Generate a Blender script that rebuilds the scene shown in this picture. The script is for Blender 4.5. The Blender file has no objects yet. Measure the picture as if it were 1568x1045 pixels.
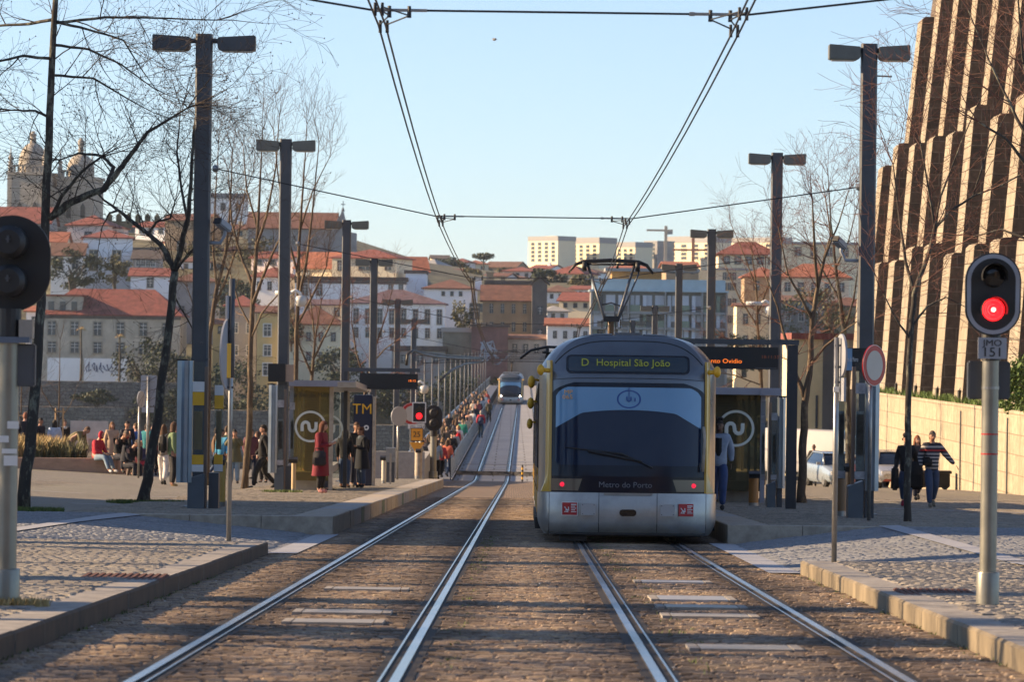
import bpy, bmesh, math, random
from mathutils import Vector, Matrix, noise
R = math.radians
PI = math.pi
sc = bpy.context.scene
# ------------------------------------------------------------------ camera
F_PX = 5900.0                 # focal length in pixels of a 1568 px wide frame
ROLL = R(0.75)
CAMZ = 6.3                    # the bridge deck is z = 0
cam_d = bpy.data.cameras.new('camera')
cam = bpy.data.objects.new('camera', cam_d)
sc.collection.objects.link(cam)
cam_d.sensor_width = 36.0
cam_d.lens = F_PX / 1568.0 * 36.0
cam_d.shift_y = 4.5 / 1568.0
cam_d.clip_start = 0.5
cam_d.clip_end = 12000
cam_d.dof.use_dof = True
cam_d.dof.focus_distance = 58.0
cam_d.dof.aperture_fstop = 6.3
cam.matrix_world = Matrix.Translation((0, 0, CAMZ)) @ Matrix.Rotation(PI / 2, 4, 'X') @ Matrix.Rotation(ROLL, 4, 'Z')
sc.camera = cam
# ------------------------------------------------------------------ sky, sun, exposure
SUN_EL, SUN_AZ = R(22.0), R(-84.0)   # azimuth measured from +Y towards +X: low sun from the left, a little ahead
w = bpy.data.worlds.new('World')
sc.world = w
w.use_nodes = True
nt = w.node_tree
bg = nt.nodes['Background']
sky = nt.nodes.new('ShaderNodeTexSky')
sky.sky_type = 'NISHITA'
sky.sun_disc = False
sky.sun_elevation = SUN_EL
sky.sun_rotation = SUN_AZ
sky.altitude = 50
sky.air_density = 0.85
sky.dust_density = 0.0
sky.ozone_density = 5.0
hs = nt.nodes.new('ShaderNodeHueSaturation')
hs.inputs['Saturation'].default_value = 0.80
hs.inputs['Value'].default_value = 1.0
nt.links.new(sky.outputs[0], hs.inputs['Color'])
nt.links.new(hs.outputs[0], bg.inputs[0])
bg.inputs[1].default_value = 0.078
sun_d = bpy.data.lights.new('sun', 'SUN')
sun_d.energy = 5.0
sun_d.angle = R(0.55)
sun_d.color = (1.0, 0.71, 0.42)
sun = bpy.data.objects.new('sun', sun_d)
sc.collection.objects.link(sun)
sdir = Vector((math.sin(SUN_AZ) * math.cos(SUN_EL), math.cos(SUN_AZ) * math.cos(SUN_EL), math.sin(SUN_EL)))
sun.rotation_euler = sdir.to_track_quat('Z', 'Y').to_euler()
sc.view_settings.view_transform = 'Standard'
sc.view_settings.look = 'None'
sc.view_settings.exposure = 1.30
sc.view_settings.gamma = 1.0
sc.cycles.max_bounces = 8
sc.cycles.transparent_max_bounces = 16
sc.cycles.volume_bounces = 0

# ------------------------------------------------------------------ helpers: geometry of the place
def D(y):                     # depth of the road below the camera: falls 2.8 % to the level bridge deck
    return min(1.35 + 0.0281 * y, 6.3)
def G(y):
    return CAMZ - D(y)
def CX(y):                    # centre line of the left hand track
    return -1.48 + 0.0035 * y
_c, _s = math.cos(ROLL), math.sin(ROLL)
def P(px, py, Y):             # point of the photograph at distance Y -> world
    u, v = px - 784.0, py - 522.5
    u2, v2 = u * _c + v * _s, -u * _s + v * _c
    return Vector((u2 * Y / F_PX, Y, CAMZ - (v2 - 4.5) * Y / F_PX))
def PX(px, py, Y): return P(px, py, Y).x
def PZ(px, py, Y): return P(px, py, Y).z
def plaza_l(x, y):            # paved garden plaza on the left, rising away from the street
    return G(y) + 0.25 + max(0.0, -x - 8.0) * 0.045
def plaza_r(x, y):
    return G(y) + 0.25 * min(1, max(0, (172 - y) / 40.0))

SPANS = [4.0, 36.0, 69.0, 98.0, 128.0, 158.0, 190.0] + [222 + 32 * k for k in range(12)]
_spz = {4.0: G(4) + 5.5, 36.0: P(840, 15, 36).z - .16, 69.0: P(830, 334, 69).z - .13, 98.0: P(820, 427, 98).z - .13, 128.0: P(800, 497, 128).z - .13, 158.0: G(158) + 5.3}
def wz(y):                    # height of the contact wires
    for a, b in zip(SPANS[:-1], SPANS[1:]):
        if y <= b:
            za, zb = _spz.get(a, 5.3), _spz.get(b, 5.3)
            return za + (zb - za) * (y - a) / (b - a)
    return 5.3

COL = sc.collection
def link(o):
    COL.objects.link(o); return o
def tag(o, label=None, cat=None, group=None, kind=None):
    if label: o['label'] = label
    if cat: o['category'] = cat
    if group: o['group'] = group
    if kind: o['kind'] = kind
    return o
def empty(name, loc, rz=0.0, label=None, cat=None, group=None):
    o = bpy.data.objects.new(name, None)
    o.empty_display_size = 0.1
    o.location = loc; o.rotation_euler = (0, 0, rz)
    link(o)
    return tag(o, label, cat, group)
def copy_tree(o, parent=None):
    c = o.copy(); link(c)
    if parent is not None: c.parent = parent
    for ch in list(o.children): copy_tree(ch, c)
    return c

class MB:
    def __init__(s):
        s.v = []; s.f = []; s.m = []; s.cur = 0
    def add(s, vs, fs, mi=None):
        b = len(s.v)
        s.v.extend([tuple(p) for p in vs])
        mi = s.cur if mi is None else mi
        for f in fs:
            s.f.append(tuple(b + i for i in f)); s.m.append(mi)
        return s
    def box(s, c, d, rz=0.0, mi=None, taper=1.0, M=None):
        hx, hy, hz = d[0] / 2, d[1] / 2, d[2] / 2
        vs = []
        for z in (-1, 1):
            t = taper if z > 0 else 1.0
            for x, y in ((-1, -1), (1, -1), (1, 1), (-1, 1)):
                vs.append(Vector((x * hx * t, y * hy * t, z * hz)))
        rot = Matrix.Rotation(rz, 3, 'Z') if M is None else M
        c = Vector(c)
        vs = [rot @ p + c for p in vs]
        return s.add(vs, [(3, 2, 1, 0), (4, 5, 6, 7), (0, 1, 5, 4), (1, 2, 6, 5), (2, 3, 7, 6), (3, 0, 4, 7)], mi)
    def bbox(s, x0, x1, y0, y1, z0, z1, mi=None):
        return s.box(((x0 + x1) / 2, (y0 + y1) / 2, (z0 + z1) / 2), (x1 - x0, y1 - y0, z1 - z0), 0, mi)
    def tube(s, pts, rad, n=8, mi=None, caps=True, flat=1.0):
        pts = [Vector(p) for p in pts]
        if not isinstance(rad, (list, tuple)): rad = [rad] * len(pts)
        vs = []; prev = None
        for i, p in enumerate(pts):
            if i == 0: d = pts[1] - p
            elif i == len(pts) - 1: d = p - pts[i - 1]
            else: d = pts[i + 1] - pts[i - 1]
            if d.length < 1e-9: d = Vector((0, 0, 1))
            d.normalize()
            if prev is None:
                a = Vector((1, 0, 0)) if abs(d.x) < 0.8 else Vector((0, 1, 0))
            else:
                a = prev
            a = (a - d * a.dot(d))
            if a.length < 1e-6: a = d.orthogonal()
            a.normalize(); prev = a
            b = d.cross(a)
            for k in range(n):
                t = 2 * PI * k / n
                vs.append(p + (a * math.cos(t) + b * math.sin(t) * flat) * rad[i])
        fs = []
        for i in range(len(pts) - 1):
            for k in range(n):
                k2 = (k + 1) % n
                fs.append((i * n + k, i * n + k2, (i + 1) * n + k2, (i + 1) * n + k))
        if caps:
            fs.append(tuple(range(n - 1, -1, -1)))
            e = (len(pts) - 1) * n
            fs.append(tuple(range(e, e + n)))
        return s.add(vs, fs, mi)
    def lathe(s, c, prof, n=16, mi=None, axis='z'):
        c = Vector(c); vs = []; fs = []
        for r, h in prof:
            for k in range(n):
                t = 2 * PI * k / n
                q = Vector((r * math.cos(t), r * math.sin(t), h))
                if axis == 'y': q = Vector((q.x, q.z, q.y))
                if axis == 'x': q = Vector((q.z, q.x, q.y))
                vs.append(c + q)
        for i in range(len(prof) - 1):
            for k in range(n):
                k2 = (k + 1) % n
                fs.append((i * n + k, i * n + k2, (i + 1) * n + k2, (i + 1) * n + k))
        fs.append(tuple(range(n - 1, -1, -1)))
        e = (len(prof) - 1) * n
        fs.append(tuple(range(e, e + n)))
        return s.add(vs, fs, mi)
    def prism(s, outline, c, axis, d, mi=None):
        # outline in 2-D extruded by d; axis 'y': outline is (x, z); 'x': (y, z); 'z': (x, y)
        def to(a, b, h):
            return {'y': (a, h, b), 'x': (h, a, b), 'z': (a, b, h)}[axis]
        c = Vector(c); n = len(outline)
        vs = [c + Vector(to(a, b, 0)) for a, b in outline] + [c + Vector(to(a, b, d)) for a, b in outline]
        fs = [tuple(range(n)), tuple(range(2 * n - 1, n - 1, -1))]
        for k in range(n):
            k2 = (k + 1) % n
            fs.append((k, n + k, n + k2, k2))
        return s.add(vs, fs, mi)
    def grid(s, rows, mi=None, closed=False):
        nr, nc = len(rows), len(rows[0]); vs = [p for r in rows for p in r]; fs = []
        for i in range(nr - 1):
            for k in range(nc - 1 + (1 if closed else 0)):
                k2 = (k + 1) % nc
                fs.append((i * nc + k, i * nc + k2, (i + 1) * nc + k2, (i + 1) * nc + k))
        return s.add(vs, fs, mi)
    def sphere(s, c, r, n=10, m=7, mi=None):
        if not isinstance(r, (list, tuple)): r = (r, r, r)
        prof = []
        rows = []
        for i in range(m + 1):
            a = -PI / 2 + PI * i / m
            rows.append([Vector(c) + Vector((r[0] * math.cos(a) * math.cos(2 * PI * k / n), r[1] * math.cos(a) * math.sin(2 * PI * k / n), r[2] * math.sin(a))) for k in range(n)])
        return s.grid(rows, mi, True)
    def mesh(s, name, mats, smooth=False, recalc=True):
        me = bpy.data.meshes.new(name)
        me.from_pydata(s.v, [], s.f)
        if not isinstance(mats, (list, tuple)): mats = [mats]
        for m in mats: me.materials.append(m)
        me.polygons.foreach_set('material_index', s.m)
        if recalc:
            bm = bmesh.new(); bm.from_mesh(me)
            bmesh.ops.recalc_face_normals(bm, faces=bm.faces)
            bm.to_mesh(me); bm.free()
        if smooth:
            me.polygons.foreach_set('use_smooth', [True] * len(me.polygons))
            if smooth == 'auto':
                me.set_sharp_from_angle(angle=R(38))
        me.update()
        return me
    def build(s, name, mats, parent=None, smooth=False, loc=None, rz=0.0, recalc=True):
        o = bpy.data.objects.new(name, s.mesh(name, mats, smooth, recalc))
        link(o)
        if parent is not None: o.parent = parent
        if loc is not None: o.location = loc
        if rz: o.rotation_euler = (0, 0, rz)
        return o

def bevel(o, w=0.01, seg=2):
    me = o.data
    bm = bmesh.new(); bm.from_mesh(me)
    bmesh.ops.remove_doubles(bm, verts=bm.verts, dist=1e-5)
    ed = [e for e in bm.edges if len(e.link_faces) == 2 and e.calc_face_angle(0) > R(40)]
    bmesh.ops.bevel(bm, geom=ed, offset=w, segments=seg, affect='EDGES', clamp_overlap=True)
    bm.to_mesh(me); bm.free()
    return o

def text_mesh(name, s, size, mat, parent=None, loc=(0, 0, 0), rz=0.0, rx=PI / 2, ext=0.002, align='CENTER', sx=1.0, bold=0.0):
    cu = bpy.data.curves.new(name, 'FONT')
    cu.body = s; cu.size = size; cu.align_x = align; cu.align_y = 'CENTER'; cu.extrude = ext
    cu.offset = 0.0; cu.resolution_u = 3
    t = bpy.data.objects.new(name, cu); link(t)
    dg = bpy.context.evaluated_depsgraph_get()
    me = bpy.data.meshes.new_from_object(t.evaluated_get(dg))
    bpy.data.objects.remove(t)
    me.materials.clear(); me.materials.append(mat)
    me.name = name
    o = bpy.data.objects.new(name, me); link(o)
    o.location = loc; o.rotation_euler = (rx, 0, rz); o.scale = (sx, 1, 1)
    if parent is not None: o.parent = parent
    return o

# ------------------------------------------------------------------ materials
def newmat(name):
    m = bpy.data.materials.new(name); m.use_nodes = True
    return m, m.node_tree, m.node_tree.nodes['Principled BSDF']
def setin(n, key, v):
    if key in n.inputs: n.inputs[key].default_value = v
def mat(name, col, rough=0.6, metal=0.0, var=0.0, scale=6.0, bump=0.0, spec=0.5, coat=0.0, coord='Object', stretch=(1, 1, 1)):
    m, t, b = newmat(name)
    b.inputs['Base Color'].default_value = (*col, 1)
    b.inputs['Roughness'].default_value = rough
    b.inputs['Metallic'].default_value = metal
    setin(b, 'Specular IOR Level', spec); setin(b, 'Coat Weight', coat); setin(b, 'Coat Roughness', 0.08)
    if var or bump:
        tc = t.nodes.new('ShaderNodeTexCoord'); mp = t.nodes.new('ShaderNodeMapping')
        mp.inputs['Scale'].default_value = stretch
        t.links.new(tc.outputs[coord], mp.inputs[0])
        nz = t.nodes.new('ShaderNodeTexNoise'); nz.inputs['Scale'].default_value = scale
        nz.inputs['Detail'].default_value = 6; nz.inputs['Roughness'].default_value = 0.62
        t.links.new(mp.outputs[0], nz.inputs['Vector'])
        if var:
            mx = t.nodes.new('ShaderNodeMix'); mx.data_type = 'RGBA'
            mr = t.nodes.new('ShaderNodeMapRange')
            mr.inputs[1].default_value = 0.32; mr.inputs[2].default_value = 0.68
            t.links.new(nz.outputs[0], mr.inputs[0]); t.links.new(mr.outputs[0], mx.inputs[0])
            mx.inputs[6].default_value = (*[c * (1 - var) for c in col], 1)
            mx.inputs[7].default_value = (*[min(1, c * (1 + var)) for c in col], 1)
            t.links.new(mx.outputs[2], b.inputs['Base Color'])
            rr = t.nodes.new('ShaderNodeMapRange')
            rr.inputs[3].default_value = max(0.02, rough - 0.08); rr.inputs[4].default_value = min(1, rough + 0.1)
            t.links.new(nz.outputs[0], rr.inputs[0]); t.links.new(rr.outputs[0], b.inputs['Roughness'])
        if bump:
            bp = t.nodes.new('ShaderNodeBump'); bp.inputs['Strength'].default_value = bump
            bp.inputs['Distance'].default_value = 0.02
            t.links.new(nz.outputs[0], bp.inputs['Height']); t.links.new(bp.outputs[0], b.inputs['Normal'])
    return m
def emis(name, col, strength):
    m, t, b = newmat(name)
    b.inputs['Base Color'].default_value = (*[c * 0.3 for c in col], 1)
    setin(b, 'Emission Color', (*col, 1)); setin(b, 'Emission Strength', strength)
    return m
def blocks(name, c1, c2, mortar, bw, bh, msize, plane='xy', rough=0.8, bump=0.5, patch=None, patch_scale=0.4, noise_amt=0.35, rot=0.0, mossc=None, bias=0.0, jitter=0.012, dist=0.015, streak=False):
    # coursed stone: brick pattern over two object axes, every stone a little different, worn and stained
    m, t, b = newmat(name)
    L = t.links
    tc = t.nodes.new('ShaderNodeTexCoord')
    sx = t.nodes.new('ShaderNodeSeparateXYZ'); L.new(tc.outputs['Object'], sx.inputs[0])
    cx = t.nodes.new('ShaderNodeCombineXYZ')
    a, c = {'xy': (0, 1), 'xz': (0, 2), 'yz': (1, 2)}[plane]
    L.new(sx.outputs[a], cx.inputs[0]); L.new(sx.outputs[c], cx.inputs[1])
    mp = t.nodes.new('ShaderNodeMapping'); mp.inputs['Rotation'].default_value = (0, 0, rot)
    L.new(cx.outputs[0], mp.inputs[0])
    wz = t.nodes.new('ShaderNodeTexNoise'); wz.inputs['Scale'].default_value = 1.3 / bw; wz.inputs['Detail'].default_value = 2
    L.new(mp.outputs[0], wz.inputs['Vector'])
    va = t.nodes.new('ShaderNodeVectorMath'); va.operation = 'MULTIPLY_ADD'
    va.inputs[1].default_value = (jitter * 2, jitter * 2, 0)
    L.new(wz.outputs['Color'], va.inputs[0]); L.new(mp.outputs[0], va.inputs[2])
    br = t.nodes.new('ShaderNodeTexBrick')
    br.inputs['Color1'].default_value = (*c1, 1); br.inputs['Color2'].default_value = (*c2, 1)
    br.inputs['Mortar'].default_value = (*mortar, 1)
    br.inputs['Scale'].default_value = 1.0; br.inputs['Mortar Size'].default_value = msize
    br.inputs['Mortar Smooth'].default_value = 0.4; br.inputs['Bias'].default_value = bias
    br.inputs['Brick Width'].default_value = bw; br.inputs['Row Height'].default_value = bh
    L.new(va.outputs[0], br.inputs['Vector'])
    n1 = t.nodes.new('ShaderNodeTexNoise'); n1.inputs['Scale'].default_value = 2.2 / bh; n1.inputs['Detail'].default_value = 5
    n1.inputs['Roughness'].default_value = 0.7
    L.new(tc.outputs['Object'], n1.inputs['Vector'])
    mr = t.nodes.new('ShaderNodeMapRange'); mr.inputs[1].default_value = 0.3; mr.inputs[2].default_value = 0.7
    mr.inputs[3].default_value = 1 - noise_amt; mr.inputs[4].default_value = 1 + noise_amt
    L.new(n1.outputs[0], mr.inputs[0])
    mu = t.nodes.new('ShaderNodeVectorMath'); mu.operation = 'SCALE'
    L.new(br.outputs['Color'], mu.inputs[0]); L.new(mr.outputs[0], mu.inputs['Scale'])
    last = mu.outputs[0]
    for pc, ps, lo, hi, amt in ((patch, patch_scale, 0.5, 0.72, 0.8), (mossc, patch_scale * 3.1, 0.58, 0.7, 0.9)):
        if pc is None: continue
        n2 = t.nodes.new('ShaderNodeTexNoise'); n2.inputs['Scale'].default_value = ps; n2.inputs['Detail'].default_value = 7
        n2.inputs['Roughness'].default_value = 0.65
        if streak:
            ms = t.nodes.new('ShaderNodeMapping'); ms.inputs['Scale'].default_value = (3.2, 3.2, .28)
            L.new(tc.outputs['Object'], ms.inputs[0]); L.new(ms.outputs[0], n2.inputs['Vector'])
        else: L.new(tc.outputs['Object'], n2.inputs['Vector'])
        m2 = t.nodes.new('ShaderNodeMapRange'); m2.inputs[1].default_value = lo; m2.inputs[2].default_value = hi
        m2.inputs[4].default_value = amt
        L.new(n2.outputs[0], m2.inputs[0])
        mx = t.nodes.new('ShaderNodeMix'); mx.data_type = 'RGBA'
        L.new(m2.outputs[0], mx.inputs[0]); L.new(last, mx.inputs[6]); mx.inputs[7].default_value = (*pc, 1)
        last = mx.outputs[2]
    L.new(last, b.inputs['Base Color'])
    b.inputs['Roughness'].default_value = rough
    h = t.nodes.new('ShaderNodeMath'); h.operation = 'MULTIPLY_ADD'; h.inputs[1].default_value = -1.0
    L.new(br.outputs['Fac'], h.inputs[0])
    n1s = t.nodes.new('ShaderNodeMath'); n1s.operation = 'MULTIPLY'; n1s.inputs[1].default_value = 1.2
    L.new(n1.outputs[0], n1s.inputs[0]); L.new(n1s.outputs[0], h.inputs[2])
    bp = t.nodes.new('ShaderNodeBump'); bp.inputs['Strength'].default_value = bump; bp.inputs['Distance'].default_value = dist
    L.new(h.outputs[0], bp.inputs['Height']); L.new(bp.outputs[0], b.inputs['Normal'])
    return m
def glass(name, tint=(0.8, 0.85, 0.85), refl=0.12, rough=0.02, dirt_glow=0.06, dcol=(0.5, 0.48, 0.42)):
    m, t, b = newmat(name); L = t.links
    out = t.nodes['Material Output']
    tr = t.nodes.new('ShaderNodeBsdfTransparent'); tr.inputs[0].default_value = (*tint, 1)
    gl = t.nodes.new('ShaderNodeBsdfGlossy'); gl.inputs['Roughness'].default_value = rough
    df = t.nodes.new('ShaderNodeBsdfDiffuse'); df.inputs[0].default_value = (*dcol, 1)
    lw = t.nodes.new('ShaderNodeLayerWeight'); lw.inputs[0].default_value = refl
    m1 = t.nodes.new('ShaderNodeMixShader'); m2 = t.nodes.new('ShaderNodeMixShader')
    L.new(lw.outputs['Fresnel'], m1.inputs[0]); L.new(tr.outputs[0], m1.inputs[1]); L.new(gl.outputs[0], m1.inputs[2])
    m2.inputs[0].default_value = dirt_glow
    L.new(m1.outputs[0], m2.inputs[1]); L.new(df.outputs[0], m2.inputs[2])
    L.new(m2.outputs[0], out.inputs[0])
    return m
def rooftile(name, col, var=0.38, s=0.2):
    m, t, b = newmat(name); L = t.links
    tc = t.nodes.new('ShaderNodeTexCoord')
    wv = t.nodes.new('ShaderNodeTexWave'); wv.wave_type = 'BANDS'; wv.bands_direction = 'X'
    wv.inputs['Scale'].default_value = 1.0 / s / 3.0; wv.inputs['Distortion'].default_value = 1.2
    L.new(tc.outputs['Object'], wv.inputs['Vector'])
    nz = t.nodes.new('ShaderNodeTexNoise'); nz.inputs['Scale'].default_value = 0.9; nz.inputs['Detail'].default_value = 8
    nz.inputs['Roughness'].default_value = 0.75
    L.new(tc.outputs['Object'], nz.inputs['Vector'])
    mr = t.nodes.new('ShaderNodeMapRange'); mr.inputs[1].default_value = 0.35; mr.inputs[2].default_value = 0.68
    L.new(nz.outputs[0], mr.inputs[0])
    mx = t.nodes.new('ShaderNodeMix'); mx.data_type = 'RGBA'
    L.new(mr.outputs[0], mx.inputs[0])
    mx.inputs[6].default_value = (*[c * (1 - var) for c in col], 1)
    mx.inputs[7].default_value = (*[min(1, c * (1 + var)) for c in col], 1)
    L.new(mx.outputs[2], b.inputs['Base Color'])
    b.inputs['Roughness'].default_value = 0.85
    bp = t.nodes.new('ShaderNodeBump'); bp.inputs['Strength'].default_value = 0.3; bp.inputs['Distance'].default_value = 0.04
    L.new(wv.outputs[0], bp.inputs['Height']); L.new(bp.outputs[0], b.inputs['Normal'])
    return m

MT = {}
MT['steel_dark'] = mat('dark grey painted steel', (0.062, 0.070, 0.082), 0.42, 0.0, 0.15, 2.0)
MT['steel_lamp'] = mat('lamp housing paint', (0.13, 0.135, 0.12), 0.45, 0.0, 0.12, 6.0)
MT['steel_grey'] = mat('galvanised steel', (0.30, 0.30, 0.29), 0.36, 0.7, 0.18, 7.0)
MT['pole_green'] = mat('grey green pole paint', (0.24, 0.235, 0.20), 0.34, 0.45, 0.12, 4.0)
MT['alu_blue'] = mat('brushed aluminium', (0.30, 0.36, 0.42), 0.30, 0.75, 0.10, 3.0)
MT['rust'] = mat('rusty iron', (0.11, 0.045, 0.03), 0.85, 0.2, 0.4, 14)
MT['black'] = mat('black paint', (0.012, 0.013, 0.015), 0.5, 0, 0.2, 6)
MT['black_gloss'] = mat('gloss black', (0.008, 0.009, 0.011), 0.12)
MT['rubber'] = mat('rubber', (0.015, 0.015, 0.015), 0.7)
MT['white'] = mat('white enamel', (0.72, 0.72, 0.70), 0.4, 0, 0.06, 6)
MT['grey_border'] = mat('pale grey border', (0.30, 0.32, 0.36), 0.45)
MT['red_sign'] = mat('red sign paint', (0.42, 0.012, 0.015), 0.4)
MT['yellow'] = mat('yellow paint', (0.78, 0.42, 0.02), 0.4, 0, 0.08, 3)
MT['orange_sign'] = mat('orange sign', (0.80, 0.33, 0.02), 0.45)
MT['wire'] = mat('copper wire', (0.02, 0.02, 0.024), 0.5, 0.5)
MT['granite'] = mat('worn granite', (0.27, 0.25, 0.225), 0.8, 0, 0.35, 5, 0.5)
MT['granite_edge'] = mat('warm granite', (0.36, 0.31, 0.245), 0.75, 0, 0.25, 6, 0.3)
MT['granite_blue'] = mat('sawn granite', (0.33, 0.34, 0.37), 0.7, 0, 0.15, 20, 0.15)
MT['concrete'] = mat('concrete', (0.33, 0.32, 0.30), 0.8, 0, 0.15, 5, 0.15)
MT['glass'] = glass('clear glass')
MT['glass_amber'] = glass('amber tinted sunlit glass', (0.66, 0.58, 0.33), 0.12, 0.02, 0.20, (.42, .35, .18))  # tinted; the diffuse amber adds the look of sunlight passing through
MT['glass_olive'] = glass('olive tinted glass', (.50, .48, .36), 0.12, 0.02, 0.22, (.22, .20, .13))
MT['wood'] = mat('pale wood', (0.36, 0.22, 0.09), 0.6, 0, 0.25, 4, 0.1, stretch=(8, 8, 1))
MT['led_amber'] = emis('amber LEDs', (1.0, 0.20, 0.02), 0.55)
MT['led_green'] = emis('dim green LEDs', (0.26, 0.32, 0.03), 0.13)
MT['red_lit'] = emis('lit red lens', (1.0, 0.008, 0.012), 1.6)
MT['red_core'] = emis('lit red core', (1.0, 0.30, 0.25), 2.2)
MT['tail_red'] = emis('lit tail lamp', (0.9, 0.02, 0.06), 0.45)
MT['head_lit'] = emis('lit headlight', (1.0, 0.9, 0.8), 6.0)
# ------------------------------------------------------------------ the ground, road and platforms
def frange(a, b, s):
    n = max(1, int(math.ceil((b - a) / s)))
    return [a + (b - a) * i / n for i in range(n + 1)]
def strip(name, xl, xr, ys, zf, mats, nx=1, kind='structure', skirt=0.0):
    rows = []
    for y in ys:
        a, b = xl(y), xr(y)
        rows.append([Vector((a + (b - a) * k / nx, y, zf(a + (b - a) * k / nx, y))) for k in range(nx + 1)])
    m = MB().grid(rows)
    if skirt:
        for side in (0, -1):
            m.grid([[r[side], r[side] - Vector((0, 0, skirt))] for r in rows])
        for r in (rows[0], rows[-1]):
            m.grid([[p, p - Vector((0, 0, skirt))] for p in r])
    o = m.build(name, mats)
    if kind: o['kind'] = kind
    return o
MT['setts_road'] = blocks('brown granite setts', (0.37, 0.265, 0.165), (0.25, 0.18, 0.12), (0.045, 0.037, 0.03), 0.15, 0.11, 0.014, 'xy', 0.7, 1.0,
                          patch=(0.17, 0.13, 0.10), patch_scale=0.45, noise_amt=0.5, mossc=(0.10, 0.085, 0.02), jitter=0.03, dist=0.03)
MT['setts_grey'] = blocks('grey granite setts', (0.36, 0.345, 0.32), (0.25, 0.245, 0.24), (0.06, 0.055, 0.05), 0.20, 0.12, 0.016, 'xy', 0.75, 0.9,
                          patch=(0.20, 0.19, 0.17), patch_scale=0.35, noise_amt=0.35, rot=R(-32), mossc=(0.13, 0.12, 0.05), jitter=0.02, dist=0.02)
MT['setts_blue'] = blocks('blue grey setts', (0.30, 0.31, 0.33), (0.24, 0.25, 0.27), (0.05, 0.05, 0.055), 0.22, 0.12, 0.014, 'xy', 0.75, 0.7,
                          patch=(0.20, 0.20, 0.21), patch_scale=0.5, noise_amt=0.25, rot=R(28), jitter=0.015, dist=0.015)
MT['setts_plaza'] = blocks('plaza setts', (0.34, 0.30, 0.235), (0.22, 0.20, 0.165), (0.05, 0.045, 0.04), 0.16, 0.13, 0.018, 'xy', 0.8, 0.7,
                           patch=(0.24, 0.23, 0.17), patch_scale=0.2, noise_amt=0.3, mossc=(0.16, 0.16, 0.06), jitter=0.02, dist=0.015)
MT['deck'] = blocks('bridge deck panels', (0.31, 0.31, 0.32), (0.27, 0.27, 0.28), (0.12, 0.11, 0.10), 1.6, 2.6, 0.05, 'xy', 0.8, 0.25,
                    patch=(0.22, 0.22, 0.22), patch_scale=0.3, noise_amt=0.12)
MT['deck_kerb'] = mat('dark deck plate', (0.17, 0.16, 0.15), 0.75, 0.1, 0.2, 3)
MT['soil'] = mat('soil', (0.12, 0.09, 0.06), 0.95, 0, 0.3, 2, 0.4)

KL = lambda y: CX(y) - 1.76          # kerb edge, left
KR = lambda y: CX(y) + 4.62          # kerb edge, right
PLE = lambda y: CX(y) - 1.50         # platform edge, left
PRE = lambda y: CX(y) + 3.05 + 1.48  # platform edge, right
Y_RAMPL, Y_RAMPR, Y_P0L, Y_P0R, Y_P1 = 49.0, 43.5, 60.5, 57.7, 143.0
# one sheet under everything on this bank
strip('ground', lambda y: -120.0, lambda y: 140.0, [-40, 0, 40, 80, 120, 150, 176, 190], lambda x, y: G(y) - 0.06, MT['soil'], 4)
strip('road', lambda y: -3.9, lambda y: 4.4 if y < 140 else 8.0, frange(-20, 176, 7), lambda x, y: G(y), MT['setts_road'], 4)
# pavements
def edge_l(x, y): return G(y) + 0.16
strip('left_pavement', lambda y: -16, lambda y: KL(y) - 0.30, frange(-12, Y_RAMPL, 8), lambda x, y: G(y) + 0.16 + max(0, -x - 8) * 0.045, MT['setts_grey'], 6)
strip('right_pavement', lambda y: KR(y) + 0.30, lambda y: 15.5, frange(-12, Y_RAMPR, 8), lambda x, y: G(y) + 0.16, MT['setts_grey'], 4)
def kerb(name, xf, sgn, y0, y1, h, face):
    m = MB(); y = y0; k = 0
    rnd = random.Random(3)
    while y < y1 - 0.2:
        L = min(1.15 + rnd.random() * 0.5, y1 - y)
        a, b = y + 0.002, y + L - 0.002
        vs = []
        dz = rnd.uniform(-0.003, 0.003); dx = rnd.uniform(-0.004, 0.004)
        for yy in (a, b):
            for x, z in ((0, -0.1), (0, h - 0.02), (0.02, h), (0.34, h), (0.34, -0.1)):
                vs.append((xf(yy) + sgn * x + dx, yy, G(yy) + z + dz))
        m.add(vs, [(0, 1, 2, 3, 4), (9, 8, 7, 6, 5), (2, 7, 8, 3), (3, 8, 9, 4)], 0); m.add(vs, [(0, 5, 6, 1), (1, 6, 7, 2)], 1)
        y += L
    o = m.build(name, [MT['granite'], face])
    o['kind'] = 'structure'
    return o
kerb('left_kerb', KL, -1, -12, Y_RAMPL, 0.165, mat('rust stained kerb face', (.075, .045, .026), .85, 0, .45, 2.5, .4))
kerb('right_kerb', KR, 1, -12, Y_RAMPR, 0.165, mat('stained kerb face', (.17, .14, .095), .85, 0, .4, 2.5, .4, stretch=(1, 1, .5)))
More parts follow.
